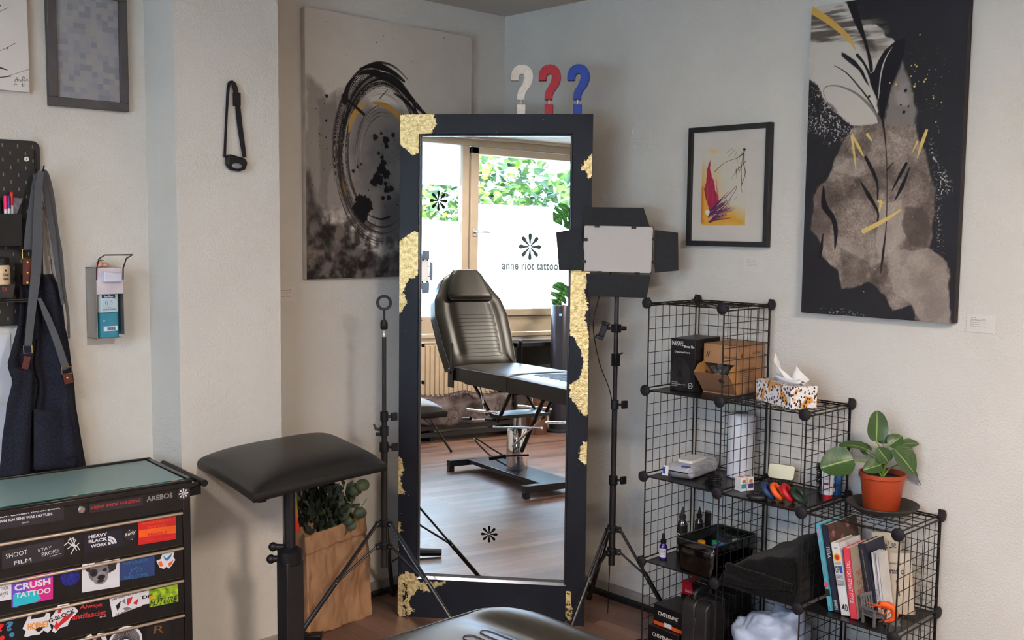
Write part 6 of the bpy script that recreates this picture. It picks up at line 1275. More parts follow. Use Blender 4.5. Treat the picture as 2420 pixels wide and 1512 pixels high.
def textpx(b_, s_, x0, y0, x1, y1, sk, mi, z=.0062, shear=0, bold=0):   # x0,y0 = left top; x1,y1 = left..right; follows slope sk
    A_ = tc_(x0, y1); B_ = tc_(x1, y1+sk*(x1-x0)); C_ = tc_(x0, y0); w_ = math.hypot(B_[0]-A_[0], B_[1]-A_[1]); h_ = C_[1]-A_[1]
    T_ = FL @ Tr(A_[0], A_[1], z) @ Matrix.Rotation(math.atan2(B_[1]-A_[1], B_[0]-A_[0]), 4, 'Z'); b_.text(s_, 0, 0, w_, h_, T_, mi, z=0, shear=shear, bold=bold)
s0 = -.17
def stA(b_): rectpx(-40, 1220, 150, 1257, -.155, b_, 0); textpx(b_, 'ICH KANN NICHT GLAUBEN WAS DU SAGST,', -62, 1227, 141, 1233.5, -.156, 1, bold=.03); textpx(b_, 'WENN ICH SEHE WAS DU TUST.', -16, 1230, 124, 1236.5, -.148, 1, bold=.03); textpx(b_, 'Jasmin', 49, 1232, 67, 1238, -.15, 1, shear=.4)
sticker(cart, 'sticker', 'black sticker with two lines of white German lettering', stA, ['chr', 'wht'])
sticker(cart, 'sticker', 'dark sticker lettered VENI VIDI VAGINI in red', lambda b_: (rectpx(209, 1191, 336, 1212, s0+.02, b_, 0), textpx(b_, 'VENI VIDI VAGINI', 213, 1196, 331, 1203, s0+.01, 1, shear=.3, bold=.02)), ['chr', 'lred'])
sticker(cart, 'maker_badge', 'silver metallic lettering on the top band', lambda b_: textpx(b_, 'AREBOS', 345, 1173, 407, 1185, s0, 0, z=.0045, bold=.03), ['sil'])
def stF(b_):
    a, c = tc_(432, 1165); flat(b_, circle(a, c, .0235), .0052, FL, 0)
    for poly in flower_pts(a, c, .0175): flat(b_, poly, .0060, FL, 1)
sticker(cart, 'sticker', 'round dark sticker with white eight-petalled flower', stF, ['chr', 'wht'])
drawers = []
for k in range(5):
    zt_, zb_ = hz[k], hz[k+1]+.002
    dw = thing('drawer', None, None, None); del_ = dw
    dw.parent = cart
    b_ = MB(); b_.box((.030, zb_+.004, -.02), (CW-.030, zt_-.001, .004), FL); o = b_.build('drawer', cartm, cart, bevel=.002)
    bpy.data.objects.remove(dw); drawers.append(o)
    b_ = MB(); b_.box((.030, zt_-.009, .004), (CW-.031, zt_, .014), FL); b_.build('drawer_handle', handm, o, bevel=.003)
    b_ = MB(); b_.box((.032, zb_+.006, .0042), (CW-.034, zb_+.0075, .0062), FL); b_.build('drawer_lip', M('polished_lip', srgb(120, 104, 72), .25, .8), o)
D1, D2, D3, D4, D5 = drawers
def st(b_): rectpx(3, 1301, 150, 1345, -.21, b_, 0); textpx(b_, 'SHOOT', 13, 1308, 64, 1319, -.22, 1); textpx(b_, 'FILM', 32, 1325, 73, 1334, -.22, 1); textpx(b_, 'STAY', 89, 1296, 121, 1303, -.25, 1); textpx(b_, 'BROKE', 98, 1305, 139, 1314, -.26, 1); quadpx([(117, 1313), (143, 1306), (143, 1307), (117, 1314)], .0062, b_, 1)
sticker(D1, 'sticker', 'dark sticker lettered SHOOT FILM STAY BROKE', st, ['chr', 'wht'])
def st(b_):
    for pts in ([(150, 1288), (160, 1280), (166, 1286), (175, 1292), (186, 1282)], [(172, 1272), (176, 1290), (166, 1309)], [(160, 1276), (172, 1270), (178, 1276), (170, 1286), (160, 1282)], [(158, 1296), (168, 1288), (180, 1288), (187, 1298)], [(164, 1270), (180, 1300)]): b_.tube([(*tc_(x, y), .0055) for x, y in pts], .0016, 5, FL, 0)
sticker(D1, 'sticker', 'white drawn monogram sticker on black', st, ['wht'])
def st(b_):
    rectpx(197, 1263, 289, 1306, s0, b_, 0); textpx(b_, 'HEAVY', 208, 1264, 252, 1272, s0, 1, bold=.04); textpx(b_, 'BLACK', 208, 1275, 252, 1283, s0, 1, bold=.04); textpx(b_, 'WORK', 213, 1286, 252, 1294, s0, 1, bold=.04)
    a, c = tc_(254, 1286)
    for r0_, r1_ in ((0, .009), (.012, .019), (.0215, .0285)):
        pts = [(a+r1_*math.cos(R(90*i/12)), c+r1_*math.sin(R(90*i/12))) for i in range(13)]+([(a+r0_*math.cos(R(90*i/12)), c+r0_*math.sin(R(90*i/12))) for i in range(12, -1, -1)] if r0_ else [(a, c)]); flat(b_, pts, .0062, FL, 1)
sticker(D1, 'sticker', 'dark sticker lettered HEAVY BLACK WORK with quarter-circle emblem', st, ['nav', 'wht'])
def st(b_): a, c = tc_(307, 1263); flat(b_, circle(a, c, .0185), .0052, FL, 0); textpx(b_, 'Rudy', 294, 1260, 321, 1270, -.4, 1, shear=.3, bold=.02); a, c = tc_(304, 1252); flat(b_, circle(a, c, .0022, 10), .006, FL, 1); a, c = tc_(311, 1273); flat(b_, circle(a, c, .0022, 10), .006, FL, 1)
sticker(D1, 'sticker', 'round black sticker with white handwriting', st, ['chr', 'wht'])
def st(b_): rectpx(325, 1232, 414, 1287, -.16, b_, 0); rectpx(327, 1252, 414, 1270, -.14, b_, 1, .006); textpx(b_, 'PLEASE HANDLE', 336, 1233, 402, 1239, -.15, 1); textpx(b_, 'WITH CARE', 346, 1243, 391, 1249, -.15, 1); textpx(b_, 'FRAGILE', 348, 1259, 393, 1267, -.13, 0, z=.0068, bold=.02); textpx(b_, 'Fight for your rights', 342, 1275, 402, 1278, -.13, 1)
sticker(D1, 'sticker', 'red and orange sticker lettered PLEASE HANDLE WITH CARE FRAGILE', st, ['red', 'ora'])
s1 = -.19
def st(b_): rectpx(-30, 1385, 26, 1425, s1, b_, 0); textpx(b_, 'TATTOOS', -22, 1391, 19, 1398, s1, 1); textpx(b_, 'NAZIS', -8, 1400, 17, 1406, s1, 1); b_.tube([(*tc_(x, y), .0058) for x, y in ((-10, 1412), (2, 1404), (6, 1412), (12, 1402), (18, 1404))], .0006, 5, FL, 1)
sticker(D2, 'sticker', 'white sticker with black handwriting at the left edge', st, ['wht', 'blk'])
def st(b_):
    rectpx(26, 1370, 124, 1434, s1-.02, b_, 0, .006); quadpx([(26, 1370), (62, 1362), (66, 1392), (40, 1434), (28, 1434)], .0062, b_, 1); quadpx([(30, 1404), (80, 1392), (96, 1412), (84, 1421), (30, 1433)], .0063, b_, 2); quadpx([(88, 1358), (124, 1350), (124, 1362), (96, 1372)], .0064, b_, 1)
    textpx(b_, 'CRUSH', 33, 1380, 118, 1396, -.20, 3, .007, bold=.04); textpx(b_, 'TATTOO', 34, 1400, 118, 1413, -.17, 3, .007, bold=.03)
sticker(D2, 'sticker', 'pink, violet and turquoise sticker lettered CRUSH TATTOO', st, ['pnk', 'vio', 'tur', 'wht'])
def st(b_):
    a, c = tc_(165, 1361); flat(b_, circle(a, c, .031, 36), .0050, FL, 0); b_.tube([(a+.019*math.cos(k*.35), c+.019*math.sin(k*.35), .0054) for k in range(18)], .0005, 4, FL, 1, closed=True)
    for k in range(12): b_.tube([(a+.004*math.cos(k*.52), c+.004*math.sin(k*.52), .0054), (a+.026*math.cos(k*.52), c+.026*math.sin(k*.52), .0054)], .0004, 4, FL, 1)
sticker(D2, 'sticker', 'round royal-blue ornament sticker', st, ['roy', 'blu'])
def st(b_):
    rectpx(192, 1333, 281, 1399, -.16, b_, 0, .0056)
    def E_(x, y, rx_, ry_, mi, z, rt=0):
        a, c = tc_(x, y); k_ = .00142; flat(b_, [(a+k_*(rx_*math.cos(q)*math.cos(rt)-ry_*math.sin(q)*math.sin(rt)), c+k_*(rx_*math.cos(q)*math.sin(rt)+ry_*math.sin(q)*math.cos(rt))) for q in [2*math.pi*i/22 for i in range(22)]], z, FL, mi)
    quadpx([(222, 1328), (236, 1324), (240, 1350), (262, 1334), (264, 1322), (276, 1322), (272, 1344), (258, 1352)], .0057, b_, 2)
    quadpx([(196, 1338), (208, 1333), (214, 1352), (204, 1350)], .0062, b_, 2); quadpx([(250, 1326), (268, 1322), (264, 1340), (256, 1344)], .0062, b_, 2)
    E_(232, 1350, 24, 24, 1, .0060); E_(236, 1364, 17, 16, 3, .0063); E_(220, 1352, 9, 10, 2, .0066, .5); E_(246, 1345, 5, 4, 4, .0066); E_(220, 1353, 4, 4, 4, .0068); E_(238, 1362, 9, 6, 4, .0069); E_(236, 1371, 8, 4, 2, .0068)
    rectpx(202, 1388, 263, 1394, -.16, b_, 0, .0066)
sticker(D2, 'sticker', 'black and white photo sticker of a small big-eared dog', st, ['wht', 'gry', 'chr', 'sil', 'blk'])
def st(b_): rectpx(281, 1321, 364, 1371, -.15, b_, 0, .0054); textpx(b_, 'REFUGEES', 289, 1326, 349, 1334, -.13, 1, .006); textpx(b_, 'WELCOME', 291, 1361, 349, 1370, -.17, 1, .006); [b_.tube([(*tc_(x, y), .006) for x, y in pts], .0012, 5, FL, 1) for pts in ([(306, 1340), (310, 1348), (304, 1356)], [(310, 1346), (318, 1340), (322, 1350)], [(318, 1336), (326, 1342), (324, 1352)], [(328, 1338), (334, 1344), (330, 1350)])]
sticker(D2, 'sticker', 'blue sticker lettered REFUGEES WELCOME with running figures', st, ['blu', 'lbl'])
def st(b_):
    quadpx([(368, 1324), (378, 1320), (384, 1302), (394, 1304), (412, 1300), (408, 1314), (413, 1322), (404, 1336), (398, 1342), (392, 1338), (386, 1343), (376, 1340)], .0052, b_, 0); quadpx([(384, 1312), (392, 1318), (406, 1304), (402, 1316), (394, 1324), (388, 1322)], .0058, b_, 1); quadpx([(372, 1328), (380, 1324), (384, 1336), (378, 1338)], .0058, b_, 2); quadpx([(396, 1330), (408, 1322), (404, 1332), (398, 1338)], .0058, b_, 2)
sticker(D2, 'sticker', 'white-edged sticker of blue bird held by two hands', st, ['wht', 'lbl', 'ora'])
def st(b_): textpx(b_, '?', -12, 1474, 8, 1494, s1, 0, bold=.06); textpx(b_, '?', 12, 1468, 30, 1491, s1, 1, bold=.06); a, c = tc_(27, 1498); flat(b_, circle(a, c, .008, 9), .0056, FL, 1); a, c = tc_(4, 1506); flat(b_, circle(a, c, .008, 9), .0056, FL, 0); textpx(b_, 'FALL', -2, 1463, 16, 1467, s1, 2)
sticker(D3, 'sticker', 'red and blue dripping question marks printed on black', st, ['red', 'lbl', 'gry'])
def st(b_):
    quadpx([(52, 1484), (60, 1468), (66, 1454), (74, 1452), (72, 1462), (104, 1456), (108, 1446), (118, 1448), (116, 1470), (120, 1486), (112, 1494), (102, 1488), (92, 1498), (74, 1500), (62, 1504), (56, 1502), (60, 1490)], .0052, b_, 0); textpx(b_, 'HORNET', 64, 1472, 114, 1488, -.16, 1, .006, bold=.04); quadpx([(80, 1486), (92, 1480), (102, 1480), (96, 1488), (90, 1492)], .0065, b_, 2)
sticker(D3, 'sticker', 'orange gothic-lettered sticker with white outline', st, ['wht', 'yel', 'blk'])
def st(b_):
    quadpx([(112, 1466), (128, 1446), (136, 1428), (150, 1426), (162, 1424), (164, 1432), (176, 1434), (184, 1442), (176, 1452), (166, 1460), (158, 1478), (148, 1480), (138, 1484), (130, 1494), (122, 1490), (126, 1476), (114, 1470)], .0058, b_, 0)
    quadpx([(140, 1432), (150, 1428), (142, 1446), (134, 1448)], .0064, b_, 2); quadpx([(126, 1480), (132, 1466), (136, 1472), (150, 1456), (174, 1446), (160, 1462), (140, 1478), (132, 1488)], .0064, b_, 2); textpx(b_, 'G-BLOCK', 115, 1461, 176, 1471, -.42, 1, .007, bold=.03)
sticker(D3, 'sticker', 'white and red arrow sticker lettered G-BLOCK', st, ['wht', 'blk', 'red'])
def st(b_): textpx(b_, 'Always', 186, 1429, 240, 1441, -.14, 0, bold=.03); textpx(b_, 'antifascist', 168, 1451, 249, 1464, -.16, 0, bold=.03); textpx(b_, 'JBB', 233, 1455, 249, 1459, -.14, 1)
sticker(D3, 'sticker', 'red gothic lettering reading Always antifascist', st, ['lred', 'wht'])
def st(b_):
    quadpx([(257, 1414), (328, 1391), (335, 1430), (265, 1457)], .0056, b_, 0); textpx(b_, 'HEY YOU! TATTOO', 264, 1414, 324, 1418, -.30, 1, .0062, bold=.02); textpx(b_, 'GEGEN RECHTS', 271, 1450, 329, 1454, -.32, 1, .0062, bold=.02)
    for pts, mi in (([(272, 1430), (284, 1418), (282, 1432), (276, 1442)], 1), ([(298, 1414), (312, 1408), (308, 1422), (300, 1430)], 2), ([(288, 1436), (300, 1432), (310, 1436), (296, 1442)], 3), ([(312, 1424), (326, 1412), (322, 1428)], 2), ([(286, 1420), (294, 1412), (296, 1426)], 3)): quadpx(pts, .0062, b_, mi)
sticker(D3, 'sticker', 'tilted white sticker with red and black drawing, lettered HEY YOU TATTOO', st, ['wht', 'blk', 'lred', 'gry'])
def st(b_): quadpx([(330, 1398), (352, 1393), (352, 1425), (334, 1428)], .0052, b_, 0); textpx(b_, 'DI', 334, 1406, 350, 1414, -.1, 1, .006, bold=.04)
sticker(D3, 'sticker', 'small white label lettered DI, half covered by the lime sticker', st, ['wht', 'blk'])
def st(b_): quadpx([(350, 1394), (419, 1378), (420, 1420), (352, 1434)], .0058, b_, 0); quadpx([(352, 1408), (366, 1404), (352, 1420)], .0062, b_, 2); textpx(b_, 'FUTURE', 352, 1416, 418, 1431, -.16, 1, .0064, shear=.3, bold=.0)
sticker(D3, 'sticker', 'lime-green sticker lettered FUTURE', st, ['lim', 'blk', 'yel'])
def st(b_): quadpx([(200, 1504), (214, 1496), (220, 1506), (232, 1494), (246, 1494), (252, 1512), (246, 1540), (206, 1540)], .0054, b_, 0); quadpx([(206, 1508), (214, 1502), (222, 1514), (234, 1500), (240, 1510), (238, 1536), (212, 1536)], .006, b_, 1)
sticker(D4, 'sticker', 'white-edged cut-out sticker of a black and white figure', st, ['wht', 'chr'])
def st(b_):
    a, c = tc_(295, 1517); flat(b_, circle(a, c, .058, 40), .0052, FL, 0); flat(b_, circle(a, c, .050, 40), .0056, FL, 1)
    for k in range(40): q = 2*math.pi*k/40; b_.tube([(a+.014*math.cos(q), c+.014*math.sin(q), .0060), (a+.049*math.cos(q+.12), c+.049*math.sin(q+.12), .0060)], [.0012, .0006], 4, FL, 2)
    flat(b_, circle(a, c, .013, 20), .0064, FL, 0)
sticker(D4, 'sticker', 'round white-rimmed sticker with radiating grey strokes', st, ['wht', 'gry', 'chr'])
def st(b_): a, c = tc_(373, 1490); flat(b_, circle(a, c, .046, 36), .0052, FL, 0); textpx(b_, 'R', 362, 1478, 386, 1496, -.12, 1, .006, bold=.0)
sticker(D4, 'sticker', 'round dark sticker with bronze letter', st, ['blk', 'gol'])

# ================================================================ ARMREST STAND, LIGHT STANDS, BAG
vinyl = M('black_vinyl', (.008, .008, .008), .40, var=.1, scale=30, bump=.12, bscale=900)
# cushion corners seen at height .845
zc_ = .845
cs = [P(x, y, 2, zc_) for x, y in ((465, 1087), (600, 1168), (912, 1094), (775, 1029))]
t = thing('armrest_stand', 'black padded armrest cushion on an adjustable post, left of the mirror', 'armrest', (sum(c.x for c in cs)/4+.0, sum(c.y for c in cs)/4, 0))
o0 = t.location.copy()
def bil(u, v): return (cs[0]*(1-u)*(1-v)+cs[1]*u*(1-v)+cs[2]*u*v+cs[3]*(1-u)*v)-Vector(o0)
def cush(u, v):
    e = max(0, 1-abs(2*u-1)**3.2)*max(0, 1-abs(2*v-1)**3.2); p_ = bil(.5+(u-.5)*(1-.03*(1-abs(2*v-1)**2)), .5+(v-.5)*(1-.03*(1-abs(2*u-1)**2))); p_.z = zc_+.062*e**.45-.0; return p_
b_ = MB(); b_.grid(cush, 40, 40)
def side_(u, v, ed):
    w_ = {0: (u, 0), 1: (1, u), 2: (1-u, 1), 3: (0, 1-u)}[ed]; p_ = cush(*w_); c_ = bil(.5, .5); q_ = p_+(p_-c_)*(.012*math.sin(math.pi*v)); q_.z = zc_-.030*v; return q_ if v < .99 else Vector((p_.x, p_.y, zc_-.030))
for ed in range(4): b_.grid(lambda u, v, ed=ed: side_(u, v, ed), 40, 6, flip=True)
b_.grid(lambda u, v: (lambda q: Vector((q.x, q.y, zc_-.030)))(cush(u, v)), 10, 10, flip=True)
b_.build('cushion', vinyl, t, angle=60)
b_ = MB(); b_.tube([(-.10, -.13, zc_-.046), (-.02, -.08, zc_-.040), (.11, .10, zc_-.040)], .012, 8); b_.box((-.09, -.09, zc_-.048), (.09, .09, zc_-.030)); b_.build('mount_plate', black_m, t, bevel=.003)
for px, py in ((615, 1176), (777, 1146)):
    c = P(px, py, 2, zc_-.05)-o0; b_ = MB(); b_.cyl((c.x, c.y, zc_-.030), (c.x, c.y, zc_-.048), .007); b_.lathe([(.001, -.018), (.022, -.018), (.024, -.012), (.024, -.002), (.018, 0), (.001, 0)], Tr(c.x, c.y, zc_-.044), 18); b_.build('clamp_knob', black_m, t)
pc_ = P(684, 1155, 2, zc_-.05)-o0; qx, qy = pc_.x, pc_.y
mz = P(683, 1300, 0, (pc_+o0).x).z
b_ = MB(); b_.cyl((qx, qy, mz-.02), (qx, qy, zc_-.03), .0215, seg=24); b_.build('inner_tube', M('gloss_black_metal', (.01, .01, .012), .25, var=.1), t)
b_ = MB(); b_.box((qx-.036, qy-.036, .08), (qx+.036, qy+.036, mz-.035)); b_.build('outer_post', M('satin_black_metal', (.012, .011, .013), .42, var=.1), t, bevel=.004)
b_ = MB(); b_.lathe([(.040, mz-.05), (.046, mz-.045), (.046, mz-.0), (.030, mz+.012), (.024, mz+.014)], Tr(qx, qy, 0), 20); b_.tube([Vector((qx, qy, mz-.03))-RT*.02, Vector((qx, qy, mz-.034))-RT*.07], .012, 10); b_.tube([Vector((qx, qy, mz+.01))-RT*.02, Vector((qx, qy, mz+.012))-RT*.06], .012, 10); b_.ball(Vector((qx, qy, mz-.034))-RT*.07, .017); b_.ball(Vector((qx, qy, mz+.012))-RT*.062, .017); b_.build('locking_collar', black_m, t)
b_ = MB(); b_.box((qx-.055, qy-.055, .0), (qx+.055, qy+.055, .10)); b_.build('base_sleeve', black_m, t, bevel=.012)
for a in (20, 110, 200, 290): b_ = MB(); b_.tube([(qx, qy, .035), (qx+.23*math.cos(R(a)), qy+.23*math.sin(R(a)), .022)], [.024, .020], 8); b_.build('base_leg', black_m, t)

def tripod(t, R_, angs, zu, zl, hz_, knobs, segs, sc=1.0, tipz=0):
    """columns and legs of a light stand, local origin at floor centre"""
    for (z0, z1, r) in segs: b_ = MB(); b_.cyl((0, 0, z0), (0, 0, z1), r, seg=16); b_.build('column', stm, t)
    for z in (zu, zl):
        b_ = MB(); b_.lathe([(.013, z-.016), (.022, z-.014), (.022, z+.012), (.015, z+.016)], None, 16)
        for a in angs: b_.box((.012, -.009, z-.014), (.040, .009, z+.010), Rz(a))
        b_.build('hub', black_m, t, bevel=.002)
    for a in angs:
        d = Vector((math.cos(a), math.sin(a), 0)); A_ = d*.034+Vector((0, 0, zu)); F_ = d*R_+Vector((0, 0, .008)); Lo = d*.034+Vector((0, 0, zl)); K = A_+(F_-A_)*.48
        s_ = Vector((-d.y, d.x, 0))*.007
        lg = MB(); lg.tube([K-(K-A_)*.08, F_], .0105, 10); lg.tube([A_+s_, K+s_], .005, 8); lg.tube([A_-s_, K-s_], .005, 8); o = lg.build('leg', stm, t)
        b_ = MB(); b_.tube([Lo, K], .0052, 8); b_.build('brace', stm, t)
        b_ = MB(); 
        for q in (A_, Lo, K): b_.ball(q+Vector((-d.y, d.x, 0))*.010, .0035, seg=8); b_.ball(q-Vector((-d.y, d.x, 0))*.010, .0035, seg=8)
        b_.build('rivets', chrome, t)
        b_ = MB(); b_.tube([F_-(F_-A_)*.04, F_], .0125, 10); b_.build('rubber_foot', black_m, o)
    for z, r, side in knobs:
        b_ = MB(); b_.lathe([(r, z-.022), (r+.005, z-.020), (r+.005, z+.020), (r, z+.022)], None, 16); d = RT*side if side else RT; d = Vector((d.x, d.y, 0)).normalized(); b_.tube([d*r+Vector((0, 0, z)), d*(r+.024)+Vector((0, 0, z))], .006, 8); b_.box((-.014, -.006, -.017), (.014, .006, .017), Matrix.Translation(d*(r+.030)+Vector((0, 0, z))) @ Rz(math.atan2(d.y, d.x)+.5)); b_.build('collar_knob', black_m, t, bevel=.002)
stm = M('stand_black_metal', (.012, .012, .013), .28, var=.15, coat=.2)
# left stand with ring clamp
LB = Vector((.398, -1.062, 0)); t = thing('light_stand', 'black tripod stand with empty ring holder, left of the mirror', 'stand', LB)
def zL(py, px=903): return (P(px, py, 0, LB.x)).z
def zat(px, py, B):   # height on the vertical through B
    d = sight(px, py); k = ((B-CAM).x*d.x+(B-CAM).y*d.y)/(d.x**2+d.y**2); return (CAM+d*k).z
z_ = lambda py: zat(903, py, LB)
tripod(t, .43, [R(18), R(138), R(258)], z_(1235), z_(1288), 1.4, [(z_(984), .0125, 1), (z_(1056), .0155, 1)], [(z_(1340), z_(1056), .0150), (z_(1060), z_(984), .0125), (z_(990), z_(796), .0095)])
b_ = MB(); zz = z_(1018); b_.lathe([(.013, zz-.022), (.019, zz-.02), (.019, zz+.02), (.013, zz+.022)], None, 16); d = -Vector((RT.x, RT.y, 0)); b_.tube([d*.015+Vector((0, 0, zz+.006)), d*.035+Vector((0, 0, zz+.008)), d*.045+Vector((0, 0, zz+.03))], [.008, .007, .004], 8); b_.box((.014, -.008, -.006), (.036, .008, .006), Matrix.Translation((0, 0, zz-.014)) @ Rz(math.atan2(d.y, d.x))); b_.build('lever_clamp', black_m, t, bevel=.001)
b_ = MB(); b_.cyl((0, 0, z_(798)), (0, 0, z_(780)), .007); b_.lathe([(.011, z_(794)), (.006, z_(788)), (.008, z_(780))], None, 12); b_.build('spigot', chrome, t)
b_ = MB(); b_.lathe([(.014, z_(778)), (.016, z_(776)), (.016, z_(762)), (.011, z_(756))], None, 14); b_.box((-.002, -.011, z_(758)), (.002, -.005, z_(734)), Rz(MY)); b_.box((-.002, .005, z_(758)), (.002, .011, z_(734)), Rz(MY)); b_.box((-.002, -.011, z_(738)), (.002, .011, z_(732)), Rz(MY)); b_.build('joint', black_m, t)
b_ = MB(); Tt = Tr(0, 0, z_(715)) @ frame((0, 0, 0), RT, (0, 0, 1)); r0_, r1_ = .0215, .0335
o_ = circle(0, 0, r1_, 40); i_ = circle(0, 0, r0_, 40); n_ = 40
vs = [(x, y, .004) for x, y in o_]+[(x, y, .004) for x, y in i_]+[(x, y, -.004) for x, y in o_]+[(x, y, -.004) for x, y in i_]
fs = []
for i in range(n_): j = (i+1) % n_; fs += [(i, j, n_+j, n_+i), (2*n_+j, 2*n_+i, 3*n_+i, 3*n_+j), (j, i, 2*n_+i, 2*n_+j), (n_+i, n_+j, 3*n_+j, 3*n_+i)]
b_.add(vs, fs, Tt); b_.build('ring_holder', black_m, t)

# right stand with LED panel and barn doors
RB = Vector((1.0, -.26, 0))
def led_stand(B, lab, face_dir, mini=False):
    t = thing('led_light_stand', lab, 'light', B)
    zz = lambda py: zat(1463, py, RB)
    tripod(t, .29, [R(31), R(151), R(271)], zz(1250), zz(1303), 1.6, [(zz(1135), .0145, 1), (zz(956), .0125, 1)], [(zz(1335), zz(1135), .0150), (zz(1140), zz(956), .0125), (zz(960), zz(690), .0100)])
    b_ = MB(); z = zz(850); b_.box((-.012, -.016, z-.028), (.012, .018, z+.028)); b_.tube([Vector((0, 0, z+.018)), RT*.032+Vector((0, 0, z+.030))], .004, 6); b_.build('upper_clamp', black_m, t, bevel=.003)
    u = Vector(face_dir).normalized(); hdr = thing('h', None, None); bpy.data.objects.remove(hdr)
    pz = zz(588); n_ = Vector((u.x, u.y, 0)).normalized(); uu = Vector((-n_.y, n_.x, 0)); Fp = frame(n_*.045+Vector((0, 0, pz)), uu, (0, 0, 1)) @ Matrix.Rotation(-.02, 4, 'Z') @ Rx(R(-1))
    k = (RB-CAM+Vector((0, 0, 1.65))).length*.99/2431.66; k = k*.985
    def L(px, py): return ((px-1461)*k, (588-py)*k)
    w_ = .5*166*k; h_ = .5*112*k
    b_ = MB(); b_.prism(rrect(-w_, -h_, w_, h_, .010), -.042, -.006, Fp); b_.build('lamp_housing', black_m, t, bevel=.003)
    b_ = MB(); b_.prism(rrect(-w_*.985, -h_*.985, w_*.985, h_*.985, .010), -.006, .002, Fp); b_.build('diffuser', M('led_diffuser', srgb(184, 178, 174), .6, var=.01, scale=60), t, bevel=.003)
    for nm, pts, tilt in (('top', [(1378, 491), (1518, 489), (1534, 532), (1378, 534)], None), ('left', [(1313, 553), (1371, 542), (1382, 600), (1383, 641), (1323, 643)], None), ('right', [(1546, 540), (1601, 545), (1606, 634), (1551, 641), (1546, 600)], None), ('bottom', [(1388, 648), (1541, 648), (1534, 702), (1396, 702)], None)):
        pl = [L(x, y) for x, y in pts]; b_ = MB(); cx_, cy_ = sum(p_[0] for p_ in pl)/len(pl), sum(p_[1] for p_ in pl)/len(pl)
        b_.prism(pl, 0, .0018, Fp @ Tr(0, 0, .008)); b_.build('barn_door', M('barn_door_black', (.009, .010, .012), .6, spec=.3, var=.15, scale=60, bump=.15, bscale=700), t, bevel=.0008)
    for x, y in ((1410, 535), (1497, 535), (1420, 645), (1510, 645), (1383, 568), (1382, 620), (1546, 562), (1548, 616)): b_ = MB(); a, c = L(x, y); b_.box((a-.010, c-.006, -.006), (a+.010, c+.006, .012), Fp); b_.build('hinge', black_m, t, bevel=.001)
    b_ = MB(); b_.tube([Vector((0, 0, pz-.10)), Vector((0, 0, pz-.02))], .010, 8); b_.box((-.03, -.02, -.02), (.03, .02, .02), Tr(0, 0, pz)); b_.build('yoke', black_m, t, bevel=.002)
    if not mini:
        z = zz(776); c = Vector((0, 0, z)); b_ = MB(); b_.box((-.016, -.016, z-.018), (.016, .016, z+.018)); b_.tube([c+RT*.01, c+RT*.045], .010, 10); b_.tube([c-RT*.01, c-RT*.045], .006, 8); b_.build('phone_arm', black_m, t, bevel=.002)
        b_ = MB(); Tq = frame(c-RT*.055+n_*.01+Vector((0, 0, -.005)), uu, (0, 0, 1)) @ Rz(R(-20)); b_.box((-.014, -.032, -.006), (.014, .030, .006), Tq); b_.box((-.020, .024, -.006), (.018, .036, .020), Tq); b_.box((-.024, -.044, -.006), (.014, -.030, .020), Tq); b_.build('phone_clamp', black_m, t, bevel=.003)
    b_ = MB(); ca = smooth_path([Vector((-.01, 0, pz-.08)), -RT*.055+Vector((0, 0, pz-.14)), -RT*.085+Vector((0, 0, pz-.24)), -RT*.10+Vector((0, .0, pz-.34)), -RT*.09+Vector((0, .03, pz-.5)), Vector((-.02, .01, pz-.7)), Vector((-.02, .016, .5)), Vector((-.06, .05, .012))], 6); b_.tube(ca, .0022, 6); b_.build('power_cable', black_m, t)
    return t
vd = (CAM-RB); led_stand(RB, 'black tripod light stand with LED panel and barn doors, right of the mirror', (vd.x, vd.y, 0))
t2 = led_stand(Vector((2.22, -4.47, 0)), 'second LED panel on tripod near the window, seen in the mirror', (.75, .66, 0), True); t2.scale = (1, 1, .925)

# paper bag with greenery
bagm = M('brown_kraft_paper', srgb(172, 128, 92), .85, var=.10, scale=7, bump=.5, bscale=22)
BA, BB, BC = P(728, 1508, 2, 0), P(880, 1453, 2, 0), P(790, 1420, 2, 0)
bg0 = Vector(((BA.x+BB.x)/2, (BA.y+BB.y)/2, 0)); t = thing('paper_bag', 'brown paper shopping bag with folded rim, between armrest and mirror', 'bag', bg0)
u_ = (BB-BA); LW = u_.length; u_ = u_.normalized(); v_ = Vector((-u_.y, u_.x, 0))
if v_.x > 0: v_ = -v_
depth = .15
def per(s_):      # perimeter of rounded rectangle
    pts = [(-LW/2, 0), (LW/2, 0), (LW/2, depth), (-LW/2, depth)]; L_ = [LW, depth, LW, depth]; tot = sum(L_); d = (s_ % 1)*tot
    for i in range(4):
        if d <= L_[i]: a, b2 = pts[i], pts[(i+1) % 4]; f = d/L_[i]; return (a[0]+(b2[0]-a[0])*f, a[1]+(b2[1]-a[1])*f, i)
        d -= L_[i]
    return (*pts[0], 0)
HT = .435
def bagf(u, v, off=0):
    x, y, sd = per(u); z = HT*v; f = 1-.07*v; cr_ = .012*noise.noise(Vector((x*14+z*3, y*14+3, z*5)))+.0035*noise.noise(Vector((x*50, z*22, y*30))); pinch = -.035*v*math.exp(-((y-depth/2)/.05)**2)*(1 if x > 0 else -1)*(sd in (1, 3))
    lean = .0*v; q = Vector(bg0)*0+u_*((x+pinch)*f-.012*v)+v_*((y-depth/2)*(1-.25*v)+depth/2+cr_-.01*math.sin(3*v)); q += (u_ if sd in (1, 3) else v_)*cr_*1.0; q.z = z*(1+.0)+(.035*(x/LW+.5) if v > .99 else .035*(x/LW+.5)*v); q += -v_*off*(1 if sd == 0 else -1 if sd == 2 else 0)+u_*off*(1 if sd == 1 else -1 if sd == 3 else 0); return q
